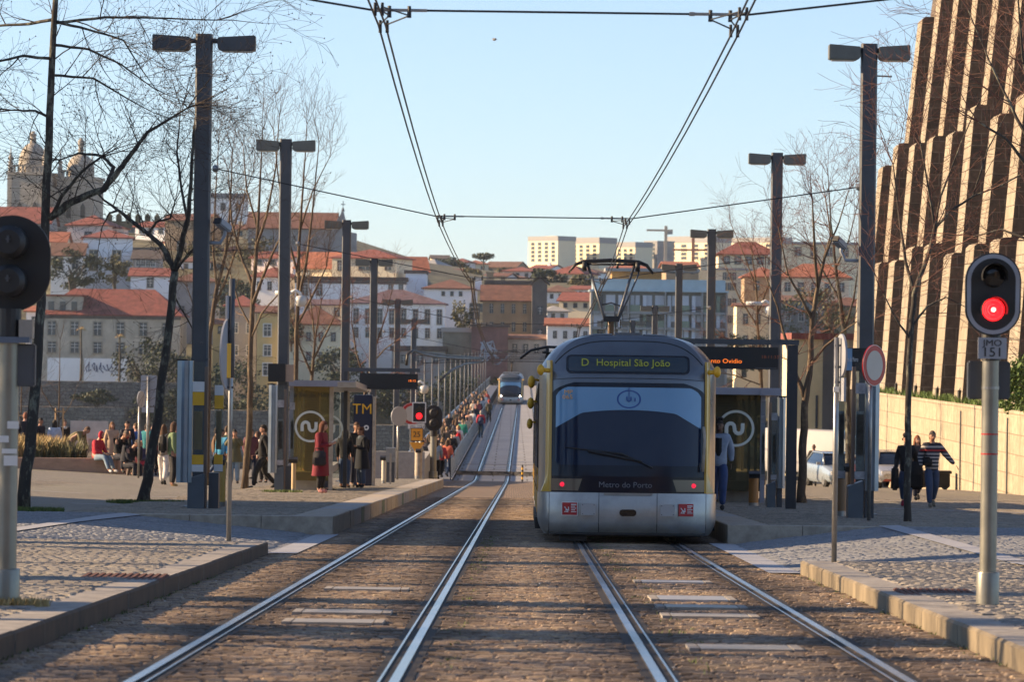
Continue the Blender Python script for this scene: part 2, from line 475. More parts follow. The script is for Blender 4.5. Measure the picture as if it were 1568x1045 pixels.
# lower paved crossings between pavement and platform
def blend(a, b, t): return a + (b - a) * max(0, min(1, t))
def ramp_z(side):
    def f(x, y):
        y0, y1 = (Y_RAMPL, Y_P0L) if side == 'l' else (Y_RAMPR, Y_P0R)
        top = blend(.158, .312, (y - y0) / (y1 - y0))
        t = (abs(x) - (3.0 if side == 'l' else 3.3)) / (3.2 if side == 'l' else 2.3)
        return G(y) + blend(0.012, top, t) + (max(0, -x - 8) * 0.045 if side == 'l' else 0)
    return f
strip('left_crossing', lambda y: -16, lambda y: KL(y) + 0.0, frange(Y_RAMPL + 0.01, Y_P0L - 0.0, 3), ramp_z('l'), MT['setts_blue'], 8)
strip('right_crossing', lambda y: KR(y), lambda y: 15.5, frange(Y_RAMPR + 0.01, Y_P0R, 3), ramp_z('r'), MT['setts_blue'], 8)
for nm, f, sg, a, b in (('left_flush_kerb', KL, 1, Y_RAMPL + 0.02, Y_P0L - 0.02), ('right_flush_kerb', KR, -1, Y_RAMPR + 0.02, Y_P0R - 0.02)):
    strip(nm, lambda y, f=f, sg=sg: f(y) + (0 if sg > 0 else -0.36), lambda y, f=f, sg=sg: f(y) + (0.36 if sg > 0 else 0), frange(a, b, 4), lambda x, y: G(y) + 0.024, MT['granite_blue'])
# pavement end faces at the crossings
def endface(name, x0, x1, y, h0, h1, m):
    o = MB().add([(x0, y, G(y) - .05), (x1, y, G(y) - .05), (x1, y, G(y) + h1), (x0, y, G(y) + h0), (x0, y - .3, G(y) + h0), (x1, y - .3, G(y) + h1)],
                 [(0, 1, 2, 3)]).build(name, m)
    o['kind'] = 'structure'
endface('left_kerb_end', -12, KL(Y_RAMPL) - 0.0, Y_RAMPL + 0.012, 0.158, 0.158, MT['granite'])
endface('right_kerb_end', KR(Y_RAMPR), 12, Y_RAMPR + 0.012, 0.158, 0.158, MT['granite'])
# platforms: sawn granite edge stones and sett surface
def platform(name, xe, sgn, y0, wide):
    h = 0.31
    zf = lambda x, y: G(y) + h
    a = lambda y: xe(y) if sgn > 0 else xe(y) - 0.62
    b = lambda y: xe(y) + 0.62 if sgn > 0 else xe(y)
    strip(name + '_surface', (lambda y: xe(y) + 0.62) if sgn > 0 else (lambda y: xe(y) - wide), (lambda y: xe(y) + wide) if sgn > 0 else (lambda y: xe(y) - 0.62), frange(y0, Y_P1, 8), lambda x, y: G(y) + h - 0.004, MT['setts_plaza'], 2)
    m = MB(); y = y0; rnd = random.Random(5); k = 0
    while y < Y_P1 - 0.2:
        L = 1.48
        e = min(y + L, Y_P1)
        dx = rnd.uniform(-0.006, 0.006)
        mi = 1 if k in (7, 14, 23, 31) else (2 if rnd.random() < 0.4 else 0)
        vs = []
        for yy in (y + 0.006, e - 0.006):
            for x, z in ((0, -0.05), (0, h - 0.015), (0.015, h), (0.62, h), (0.62, -0.05)):
                vs.append((xe(yy) + sgn * x + dx, yy, G(yy) + z))
        m.add(vs, [(0, 1, 2, 3, 4), (9, 8, 7, 6, 5), (1, 6, 7, 2), (2, 7, 8, 3), (3, 8, 9, 4)], 2 if mi == 2 else 0)
        m.add(vs, [(0, 5, 6, 1)], mi)
        y += L; k += 1
    # front face stones
    for j in range(6):
        x0 = xe(y0) + sgn * (0.0 + j * 1.12); x1 = xe(y0) + sgn * (1.11 + j * 1.12)
        m.bbox(min(x0, x1), max(x0, x1), y0 - 0.30, y0 - 0.004, G(y0) - 0.1, G(y0) + h, 0)
    o = m.build(name, [MT['granite_edge'], mat('green stained stone', (0.10, 0.16, 0.12), 0.7, 0, 0.2, 9), mat('grey granite', (0.33, 0.32, 0.31), 0.75, 0, 0.2, 18, 0.25)])
    o['kind'] = 'structure'
platform('left_platform', PLE, -1, Y_P0L, 4.3)
platform('right_platform', PRE, 1, Y_P0R, 4.3)
# plazas behind the platforms
strip('left_plaza', lambda y: -60, lambda y: PLE(y) - 4.3, frange(Y_P0L - 2.5, 172, 8), plaza_l, MT['setts_plaza'], 10)
strip('garden_ground', lambda y: -60, lambda y: -15.9, frange(-10, Y_P0L - 2.4, 10), plaza_l, MT['setts_plaza'], 5)
strip('right_plaza', lambda y: PRE(y) + 4.3, lambda y: 15.45, frange(Y_P0R, 186, 8), plaza_r, MT['setts_plaza'], 3)
strip('bridge_head', lambda y: -8, lambda y: PRE(y) + 0.0, frange(Y_P1, 176, 8), lambda x, y: G(y) + (0.004 if -3 < x < 8 else 0.02), MT['setts_road'], 5)
# pale joint bands set in the paving
def band_line(x0, y0, x1, y1, f, w_=.30):
    d = Vector((x1 - x0, y1 - y0, 0)).normalized(); nn = Vector((-d.y, d.x, 0)) * (w_ / 2); n = 14; rows = []
    for k in range(n + 1):
        p = Vector((x0 + (x1 - x0) * k / n, y0 + (y1 - y0) * k / n, 0))
        rows.append([Vector(((p + q).x, (p + q).y, f((p + q).x, (p + q).y) + .026)) for q in (-nn, nn)])
    o = MB().grid(rows).build('paving_band', MT['granite_blue']); o['kind'] = 'structure'
band_line(-6.9, 49.2, -5.9, 60.3, ramp_z('l')); band_line(5.75, 43.8, 5.65, 57.5, ramp_z('r'))
band_line(5.8, 30, 5.75, 43.3, lambda x, y: G(y) + .166)
band_line(-6.5, 72, -22, 69.5, plaza_l, .25); band_line(7.2, 82, 15.4, 66, plaza_r, .25); band_line(-6.3, 84, -24, 82, plaza_l, .25); band_line(7.5, 95, 15.2, 92, plaza_r, .25)
# individually laid setts near the camera
def islandmat(name, cols, patch, pscale, moss=None, rough=.78, rails=False):
    m, t, b = newmat(name); L = t.links
    ge = t.nodes.new('ShaderNodeNewGeometry')
    cr = t.nodes.new('ShaderNodeValToRGB'); el = cr.color_ramp.elements
    el[0].color = (*cols[0], 1); el[1].color = (*cols[-1], 1)
    for k, c in enumerate(cols[1:-1]):
        e = el.new((k + 1) / (len(cols) - 1)); e.color = (*c, 1)
    L.new(ge.outputs['Random Per Island'], cr.inputs[0])
    tc = t.nodes.new('ShaderNodeTexCoord')
    n1 = t.nodes.new('ShaderNodeTexNoise'); n1.inputs['Scale'].default_value = 28; n1.inputs['Detail'].default_value = 5; n1.inputs['Roughness'].default_value = .7
    L.new(tc.outputs['Object'], n1.inputs['Vector'])
    mr = t.nodes.new('ShaderNodeMapRange'); mr.inputs[1].default_value = .3; mr.inputs[2].default_value = .7; mr.inputs[3].default_value = .62; mr.inputs[4].default_value = 1.35
    L.new(n1.outputs[0], mr.inputs[0])
    mu = t.nodes.new('ShaderNodeVectorMath'); mu.operation = 'SCALE'; L.new(cr.outputs[0], mu.inputs[0]); L.new(mr.outputs[0], mu.inputs['Scale'])
    last = mu.outputs[0]
    for pc, ps, lo, hi, amt in ((patch, pscale, .5, .7, .75), (moss, pscale * 3, .6, .72, .85)):
        if pc is None: continue
        n2 = t.nodes.new('ShaderNodeTexNoise'); n2.inputs['Scale'].default_value = ps; n2.inputs['Detail'].default_value = 8; n2.inputs['Roughness'].default_value = .7
        L.new(tc.outputs['Object'], n2.inputs['Vector'])
        m2 = t.nodes.new('ShaderNodeMapRange'); m2.inputs[1].default_value = lo; m2.inputs[2].default_value = hi; m2.inputs[4].default_value = amt
        L.new(n2.outputs[0], m2.inputs[0])
        mx = t.nodes.new('ShaderNodeMix'); mx.data_type = 'RGBA'; L.new(m2.outputs[0], mx.inputs[0]); L.new(last, mx.inputs[6]); mx.inputs[7].default_value = (*pc, 1); last = mx.outputs[2]
    if rails:            # rust and brake dust spread along the rails
        sp = t.nodes.new('ShaderNodeSeparateXYZ'); L.new(tc.outputs['Object'], sp.inputs[0])
        def mth(op, a, b_=None):
            q = t.nodes.new('ShaderNodeMath'); q.operation = op
            for i_, v_ in enumerate((a, b_)):
                if v_ is None: continue
                if isinstance(v_, (int, float)): q.inputs[i_].default_value = v_
                else: L.new(v_, q.inputs[i_])
            return q.outputs[0]
        xx = mth('SUBTRACT', sp.outputs[0], mth('ADD', mth('MULTIPLY', sp.outputs[1], .0035), -1.48))
        d = None
        for o_ in (-.7175, .7175, 3.05 - .7175, 3.05 + .7175):
            e_ = mth('ABSOLUTE', mth('SUBTRACT', xx, o_)); d = e_ if d is None else mth('MINIMUM', d, e_)
        n3 = t.nodes.new('ShaderNodeTexNoise'); n3.inputs['Scale'].default_value = 1.1; n3.inputs['Detail'].default_value = 7
        L.new(tc.outputs['Object'], n3.inputs['Vector'])
        k_ = t.nodes.new('ShaderNodeMapRange'); k_.inputs[1].default_value = .62; k_.inputs[2].default_value = .16; k_.inputs[3].default_value = 0; k_.inputs[4].default_value = .85
        L.new(mth('SUBTRACT', d, mth('MULTIPLY', mth('SUBTRACT', n3.outputs[0], .5), 1.1)), k_.inputs[0])
        mx = t.nodes.new('ShaderNodeMix'); mx.data_type = 'RGBA'; L.new(k_.outputs[0], mx.inputs[0]); L.new(last, mx.inputs[6]); mx.inputs[7].default_value = (.085, .060, .042, 1); last = mx.outputs[2]
    L.new(last, b.inputs['Base Color']); b.inputs['Roughness'].default_value = rough
    bp = t.nodes.new('ShaderNodeBump'); bp.inputs['Strength'].default_value = .5; bp.inputs['Distance'].default_value = .010
    L.new(n1.outputs[0], bp.inputs['Height']); L.new(bp.outputs[0], b.inputs['Normal'])
    return m
MT['stones_brown'] = islandmat('laid brown setts', [(.15, .105, .075), (.32, .225, .14), (.22, .175, .135), (.42, .31, .19), (.24, .16, .10), (.30, .245, .195)], (.095, .082, .075), .38, (.10, .08, .02), .78, True)
MT['stones_grey'] = islandmat('laid grey setts', [(.15, .14, .13), (.24, .22, .19), (.18, .17, .165), (.30, .27, .225), (.21, .19, .16)], (.12, .105, .09), .5, (.14, .13, .05))
MT['stones_blue'] = islandmat('laid blue grey setts', [(.16, .17, .19), (.22, .23, .25), (.19, .20, .215), (.25, .26, .27)], (.16, .165, .175), .5)
MT['stones_plaza'] = islandmat('laid plaza setts', [(.19, .165, .13), (.31, .265, .20), (.24, .21, .17), (.36, .31, .235)], (.16, .145, .11), .3, (.14, .14, .055))
def lay(name, inside, bb, zf, sx, sy, ang, m_, seed, hv=.010, gap=.014, dome=.0):
    rnd = random.Random(seed)
    ca, sa = math.cos(ang), math.sin(ang)
    x0, x1, y0, y1 = bb
    cxm, cym = (x0 + x1) / 2, (y0 + y1) / 2
    r = math.hypot(x1 - x0, y1 - y0) / 2
    vs = []; fs = []
    v = -r; row = 0
    while v < r:
        hy = sy * rnd.uniform(.88, 1.12)
        u = -r + rnd.random() * sx
        while u < r:
            wx_ = sx * rnd.uniform(.7, 1.3)
            px_, py_ = cxm + (u + wx_ / 2) * ca - (v + hy / 2) * sa, cym + (u + wx_ / 2) * sa + (v + hy / 2) * ca
            if x0 < px_ < x1 and y0 < py_ < y1 and inside(px_, py_):
                h = rnd.uniform(-hv, hv); tx, ty = rnd.uniform(-.05, .05) * hv / .008, rnd.uniform(-.05, .05) * hv / .008
                a = wx_ / 2 - gap / 2; b_ = hy / 2 - gap / 2; b0 = len(vs)
                for f_, zz in ((1.0, -.03), (1.0, -.004), (.74, .008)):
                    for qx, qy in ((-1, -1), (1, -1), (1, 1), (-1, 1)):
                        lx, ly = qx * a * f_ + rnd.uniform(-.006, .006), qy * b_ * f_ + rnd.uniform(-.006, .006)
                        wx2, wy2 = px_ + lx * ca - ly * sa, py_ + lx * sa + ly * ca
                        vs.append((wx2, wy2, zf(wx2, wy2) + zz + h + lx * tx + ly * ty))
                for q in range(4):
                    q2 = (q + 1) % 4
                    fs.append((b0 + q, b0 + q2, b0 + 4 + q2, b0 + 4 + q)); fs.append((b0 + 4 + q, b0 + 4 + q2, b0 + 8 + q2, b0 + 8 + q))
                fs.append((b0 + 8, b0 + 9, b0 + 10, b0 + 11))
            u += wx_
        v += hy
    mb = MB(); mb.v = vs; mb.f = fs; mb.m = [0] * len(fs)
    o = mb.build(name, m_, recalc=False); o['kind'] = 'structure'
    return o
def on_road(x, y):
    if x < KL(y) + .04 or x > KR(y) - .04: return False
    for t in (0, 3.05):
        for s in (-1, 1):
            d = (x - CX(y) - t - s * .7175) * s
            if -.14 < d < .15: return False
    return True
lay('road_setts', on_road, (-3.4, 3.6, 19.5, 57.5), lambda x, y: G(y) + .004, .122, .092, 0, MT['stones_brown'], 1, .006, .011)
lay('road_setts', on_road, (-3.2, 4.9, 57.6, 112), lambda x, y: G(y) + .004, .17, .13, 0, MT['stones_brown'], 6, .005, .015)
VL = lambda y: -.142 * y        # a little beyond the left and right picture edges
lay('left_pavement_setts', lambda x, y: VL(y) < x < KL(y) - .36, (-7.5, -3.3, 19.5, Y_RAMPL - .1), lambda x, y: G(y) + .164, .17, .112, R(-24), MT['stones_grey'], 2, .0025, .016)
lay('right_pavement_setts', lambda x, y: KR(y) + .36 < x < -VL(y), (3.3, 7.5, 19.5, Y_RAMPR - .1), lambda x, y: G(y) + .164, .17, .112, R(24), MT['stones_grey'], 3, .0025, .016)
lay('left_crossing_setts', lambda x, y: VL(y) < x < KL(y) - .02, (-9, -3.2, Y_RAMPL + .1, Y_P0L - .05), lambda x, y: ramp_z('l')(x, y) + .004, .20, .12, R(28), MT['stones_blue'], 4, .003)
lay('right_crossing_setts', lambda x, y: KR(y) + .02 < x < -VL(y), (3.2, 9, Y_RAMPR + .1, Y_P0R - .35), lambda x, y: ramp_z('r')(x, y) + .004, .20, .12, R(-28), MT['stones_blue'], 5, .003)

lay('left_plaza_setts', lambda x, y: VL(y) < x < PLE(y) - 4.35, (-14.5, -7.0, 58.2, 100), lambda x, y: plaza_l(x, y) + .003, .20, .16, R(4), MT['stones_plaza'], 7, .004, .018)
lay('right_plaza_setts', lambda x, y: PRE(y) + 4.35 < x < min(15.2, -VL(y)), (7.0, 14.5, 58.2, 100), lambda x, y: plaza_r(x, y) + .003, .20, .16, R(-4), MT['stones_plaza'], 8, .004, .018)
for nm_, a_, b_ in (('left_platform_setts', lambda y: PLE(y) - 4.25, lambda y: PLE(y) - .66), ('right_platform_setts', lambda y: PRE(y) + .66, lambda y: PRE(y) + 4.25)):
    lay(nm_, lambda x, y, a_=a_, b_=b_: a_(y) < x < b_(y), (-8, -2.5, 60.7, 112) if nm_[0] == 'l' else (3.5, 9, 58, 112), lambda x, y: G(y) + .306, .16, .13, R(2), MT['stones_plaza'], 9, .003, .016)

# ------------------------------------------------------------------ rails
MT['rail_head'] = mat('polished rail', (0.52, 0.55, 0.60), 0.22, 0.95, 0.12, 2, stretch=(1, 0.15, 1))
MT['rail_side'] = mat('dark rail groove', (0.018, 0.015, 0.014), 0.8, 0.2, 0.3, 9)
def rail(x_off, side, label):
    # grooved rail: running head, groove, keeper lip; side = +1 when the groove lies towards +X
    ys = frange(-8, 590, 6)
    m = MB()
    def band(a, b, z, mi, za=None):
        rows = []
        for y in ys:
            x = CX(y) + x_off
            u, v = x + side * a, x + side * b
            rows.append([Vector((u, y, G(y) + z)), Vector((v, y, G(y) + (z if za is None else za)))])
        m.grid(rows, mi)
    band(-0.13, -0.066, 0.007, 1)
    band(-0.066, -0.060, 0.007, 1, 0.016)
    band(-0.060, 0.0, 0.016, 0)
    band(0.0, 0.001, 0.016, 1, -0.01)
    band(0.0, 0.050, 0.006, 1)
    band(0.050, 0.052, 0.006, 1, 0.014)
    band(0.052, 0.068, 0.014, 0)
    band(0.068, 0.12, 0.007, 1)
    o = m.build('tram_rail', [MT['rail_head'], MT['rail_side']])
    tag(o, label, 'rail', 'grooved tram rails')
for tr, tn in ((0, 'left'), (3.05, 'right')):
    rail(tr - 0.7175, 1, 'left steel rail of the %s tram track, set in brown setts' % tn)
    rail(tr + 0.7175, -1, 'right steel rail of the %s tram track, set in brown setts' % tn)
# rail drain covers between the rails
MT['cover'] = mat('worn steel cover', (0.34, 0.31, 0.26), 0.5, 0.4, 0.2, 9, 0.1)
MT['cover_b'] = mat('grey steel cover', (0.36, 0.37, 0.38), 0.5, 0.4, 0.15, 9, 0.1)
def cover(px0, px1, py, label, mname='cover', wide=0.62):
    v = py - 0.0131 * ((px0 + px1) / 2 - 784)
    Y = 7965.0 / (v - 692.8)
    x0, x1 = PX(px0, py, Y), PX(px1, py, Y)
    e = empty('drain_cover', ((x0 + x1) / 2, Y, G(Y) + 0.022), 0, label, 'drain cover', 'covers between the rails')
    e.rotation_euler = (-math.atan(0.0281), 0, 0.0)
    wd = x1 - x0
    b = MB().bbox(-wd / 2 + 0.08, wd / 2 - 0.08, -wide / 2, wide / 2, -0.02, 0.008).build('lid', MT[mname], e)
    for s in (-1, 1):
        MB().bbox(s * (wd / 2 - 0.035) - 0.035, s * (wd / 2 - 0.035) + 0.035, -wide / 2, wide / 2, -0.02, 0.010).build('end_plate', MT['granite'], e)
cover(498, 626, 906, 'farthest of the three long covers in the left track')
cover(450, 600, 942, 'middle of the three long covers in the left track')
cover(434, 588, 957, 'nearest of the three long covers in the left track')
cover(970, 1088, 895, 'farthest grey cover between the rails ahead of the tram', 'cover_b')
cover(994, 1124, 921, 'widest grey cover in the right track, second behind the farthest', 'cover_b', 1.0)
cover(1004, 1142, 934, 'third cover in the right track, close behind a wide grey one')
cover(1012, 1160, 948, 'fourth cover in the right track, last of the close group')
cover(1052, 1226, 998, 'nearest cover in the right track, lying apart from the others')
# manhole grilles in the pavements
def grille(px0, px1, py, label):
    s = 1 if px0 > 784 else -1
    v = py - 0.0131 * ((px0 + px1) / 2 - 784)
    Y = (1.35 - 0.16) * 5900 / (v - 692.8)
    x0, x1 = PX(px0, py, Y), PX(px1, py, Y)
    m = MB()
    n = 12
    for k in range(n):
        x = x0 + (x1 - x0) * (k + 0.5) / n
        m.box((x, Y, G(Y) + 0.168), ((x1 - x0) / n * 0.55, 0.95, 0.02))
    m.box(((x0 + x1) / 2, Y, G(Y) + 0.162), (x1 - x0, 1.0, 0.012))
    o = m.build('iron_grille', MT['rust'])
    tag(o, label, 'grille', 'iron grilles in the pavement')
grille(124, 252, 886, 'rusty iron grille in the left pavement beside the kerb')
grille(1376, 1492, 910, 'rusty iron grille in the right pavement beside the signal pole')

# ------------------------------------------------------------------ bridge
DX0, DX1 = lambda y: CX(y) - 3.9, lambda y: CX(y) + 7.0
TRK0, TRK1 = lambda y: CX(y) - 1.75, lambda y: CX(y) + 4.85
o = strip('bridge_deck', TRK0, TRK1, frange(176, 596, 12), lambda x, y: 0.0, MT['deck'], 1)
strip('left_walkway', DX0, lambda y: TRK0(y) - 0.01, frange(172, 596, 12), lambda x, y: 0.14, MT['granite_blue'], 1)
strip('right_walkway', lambda y: TRK1(y) + 0.01, DX1, frange(176, 596, 12), lambda x, y: 0.14, MT['granite_blue'], 1)
m = MB()
for y in frange(178, 596, 6):
    m.box((CX(y) + 1.5, y, -1.0), (10.6, 0.5, 1.6))
for f in (DX0, DX1, TRK0, TRK1):
    m.grid([[Vector((f(y), y, -0.05)), Vector((f(y), y, -2.0))] for y in frange(176, 596, 20)])
m.build('bridge_structure', MT['deck_kerb'])['kind'] = 'structure'
m = MB().box((CX(200) + 1.5, 200.5, 0.006), (6.4, 0.7, 0.012)).box((CX(192) + 1.5, 192, 0.006), (6.4, 0.35, 0.012))
m.build('bridge_joint', MT['deck_kerb'])['kind'] = 'structure'
MT['mesh_fence'] = glass('fine fence mesh', (0.40, 0.40, 0.40), 0.02, 0.5, 0.22, (.03, .032, .04))
def railing(name, xf, y0, y1, h, label, m1, m2, step=3.0):
    e = empty(name, (0, 0, 0), 0, label, 'railing')
    ps = frange(y0, y1, step)
    a = MB(); b = MB(); c = MB()
    pm = MB().box((0, 0, 0), (0.05, 0.06, h)).mesh('post', m1)
    for k, y in enumerate(ps):
        if k < 60:
            q = bpy.data.objects.new('post', pm); link(q); q.parent = e; q.location = (xf(y), y, 0.14 + h / 2)
        else:
            a.box((xf(y), y, 0.14 + h / 2), (0.05, 0.06, h))
    if a.v: a.build('far_posts', m1, e)['kind'] = 'stuff'
    b.tube([(xf(y), y, 0.14 + h) for y in ps], 0.04, 6).build('handrail', m2, e)
    rows = [[Vector((xf(y), y, 0.2)), Vector((xf(y), y, 0.1 + h))] for y in ps]
    c.grid(rows).build('mesh_infill', MT['mesh_fence'], e, recalc=False)
railing('fence', lambda y: TRK0(y) - 0.06, 173, 594, 1.0, 'low dark mesh fence between crowded walkway and tram tracks', MT['steel_dark'], MT['steel_dark'])
railing('bridge_railing', lambda y: DX0(y) + 0.1, 176, 594, 1.15, 'outer blue grey railing along the left edge of the bridge', MT['steel_grey'], mat('pale blue rail', (0.30, 0.36, 0.44), 0.4, 0.4))
railing('bridge_railing', lambda y: DX1(y) - 0.1, 176, 594, 1.15, 'outer railing along the right edge of the bridge', MT['steel_grey'], MT['steel_grey'])
# masts along the bridge
mast_m = MB().tube([(0, 0, 0), (0, 0, 5.3)], [0.055, 0.04], 8)
mast_mesh = mast_m.mesh('mast_pole', mat('mast paint', (0.10, 0.11, 0.125), 0.5, 0.0), True)
arm_mesh = MB().tube([(0, 0, 5.1), (0.35, 0, 5.16)], 0.02, 6).mesh('bracket', MT['steel_dark'], True)
foot_mesh = MB().lathe((0, 0, 0), [(0.16, 0), (0.16, 0.12), (0.11, 0.4), (0.09, 0.42)], 10).mesh('mast_foot', MT['steel_dark'], True)
def mast(x, y, s, label, grp):
    e = empty('bridge_mast', (x, y, 0.14), 0, label, 'mast', grp)
    for nm, me in (('pole', mast_mesh), ('bracket', arm_mesh), ('foot', foot_mesh)):
        o = bpy.data.objects.new(nm, me); link(o); o.parent = e
        if nm == 'bracket': o.scale = (s, 1, 1)
ordn = ['nearest', 'second', 'third', 'fourth', 'fifth', 'sixth', 'seventh', 'eighth', 'ninth', 'tenth', 'eleventh', 'twelfth', 'thirteenth', 'fourteenth', 'fifteenth', 'sixteenth', 'seventeenth', 'eighteenth', 'nineteenth', 'twentieth']
for i in range(16):
    y = 181 + i * 14.5 * (1 + i * 0.03)
    if y > 590: break
    mast(DX0(y) + 0.28, y, 1, '%s slender grey mast on the left bridge railing, counted from the platform' % ordn[i], 'masts along the left side of the bridge')
    if i % 2 == 0:
        mast(DX1(y) - 0.28, y, -1, '%s slender grey mast on the right bridge railing, beyond the tram' % ordn[i // 2], 'masts along the right side of the bridge')
# far bank wall and underpass at the end of the bridge
fw = empty('bridge_end_wall', (CX(596), 596, 0), 0, 'grey stone end wall with dark underpass beside the far tram', 'wall')
MT['stone_grey'] = blocks('grey rubble stone', (0.21, 0.195, 0.175), (0.12, 0.11, 0.10), (0.075, 0.07, 0.065), 0.9, 0.55, 0.05, 'xz', 0.9, 0.8, patch=(0.045, 0.055, 0.035), patch_scale=0.16, noise_amt=0.5, jitter=0.35, dist=0.15, mossc=(0.20, 0.19, 0.17))
MB().bbox(3.6, 12, 0, 3, -3, 3.2).bbox(5.2, 12, -.12, -.01, 2.2, 2.6).build('wall', MT['stone_grey'], fw)
MB().bbox(3.9, 6.6, -0.14, -0.02, -.2, 2.0).build('opening', MT['black'], fw)

rnd = random.Random(21)
mb = MB()
for _ in range(420):
    y = rnd.uniform(20, 60) ; k = rnd.random()
    x = rnd.choice((KL(y) + abs(rnd.gauss(0, .18)), KR(y) - abs(rnd.gauss(0, .18)), rnd.uniform(-3, 3.4))) if y < 43 else rnd.uniform(-2.6, 3.0)
    s_ = rnd.uniform(.008, .028); a = rnd.uniform(0, 6.28); z = G(y) + .018
    mb.add([(x + s_ * math.cos(a + q * 1.57) * (1 if q % 2 else .6), y + s_ * math.sin(a + q * 1.57) * 1.2, z + rnd.uniform(0, .012)) for q in range(4)], [(0, 1, 2, 3)], 0 if rnd.random() < .93 else 1)
o = mb.build('litter', [mat('dead leaves', (.16, .09, .045), .9), MT['white']], recalc=False)
tag(o, 'scattered dead leaves and scraps on the brown setts', 'litter', None, 'stuff')
# ------------------------------------------------------------------ the tram
MT['tram_body'] = mat('tram grey paint', (0.125, 0.145, 0.17), 0.30, 0.45, 0.12, 2.2, coat=0.4)
MT['tram_silver'] = mat('tram silver paint', (0.36, 0.36, 0.35), 0.32, 0.55, 0.16, 3.5, coat=0.3)
MT['tram_roof'] = mat('roof grey', (0.10, 0.105, 0.11), 0.55, 0.2, 0.2, 2)
MT['tram_glass'] = mat('dark tram glass', (0.010, 0.019, 0.046), 0.05, 0, spec=0.3)
MT['tram_surround'] = mat('black glass surround', (0.006, 0.010, 0.022), 0.15, spec=0.25)
MT['sky_reflection'] = mat('painted sky reflection', (0.12, 0.27, 0.45), 0.12, 0, 0.07, 0.7, coat=0.5)  # blue put in for the sky mirrored in the glass
MT['tram_yellow'] = mat('tram yellow', (0.55, 0.32, 0.03), 0.32, 0, 0.05, 3, coat=0.3)
MT['lamp_smoke'] = mat('smoked lamp glass', (0.10, 0.085, 0.07), 0.12, coat=0.5)
MT['logo_blue'] = mat('logo blue', (0.015, 0.07, 0.26), 0.3)
MT['text_grey'] = mat('pale grey lettering', (0.13, 0.155, 0.19), 0.4)
MT['text_orange'] = mat('orange lettering', (0.75, 0.36, 0.04), 0.5)

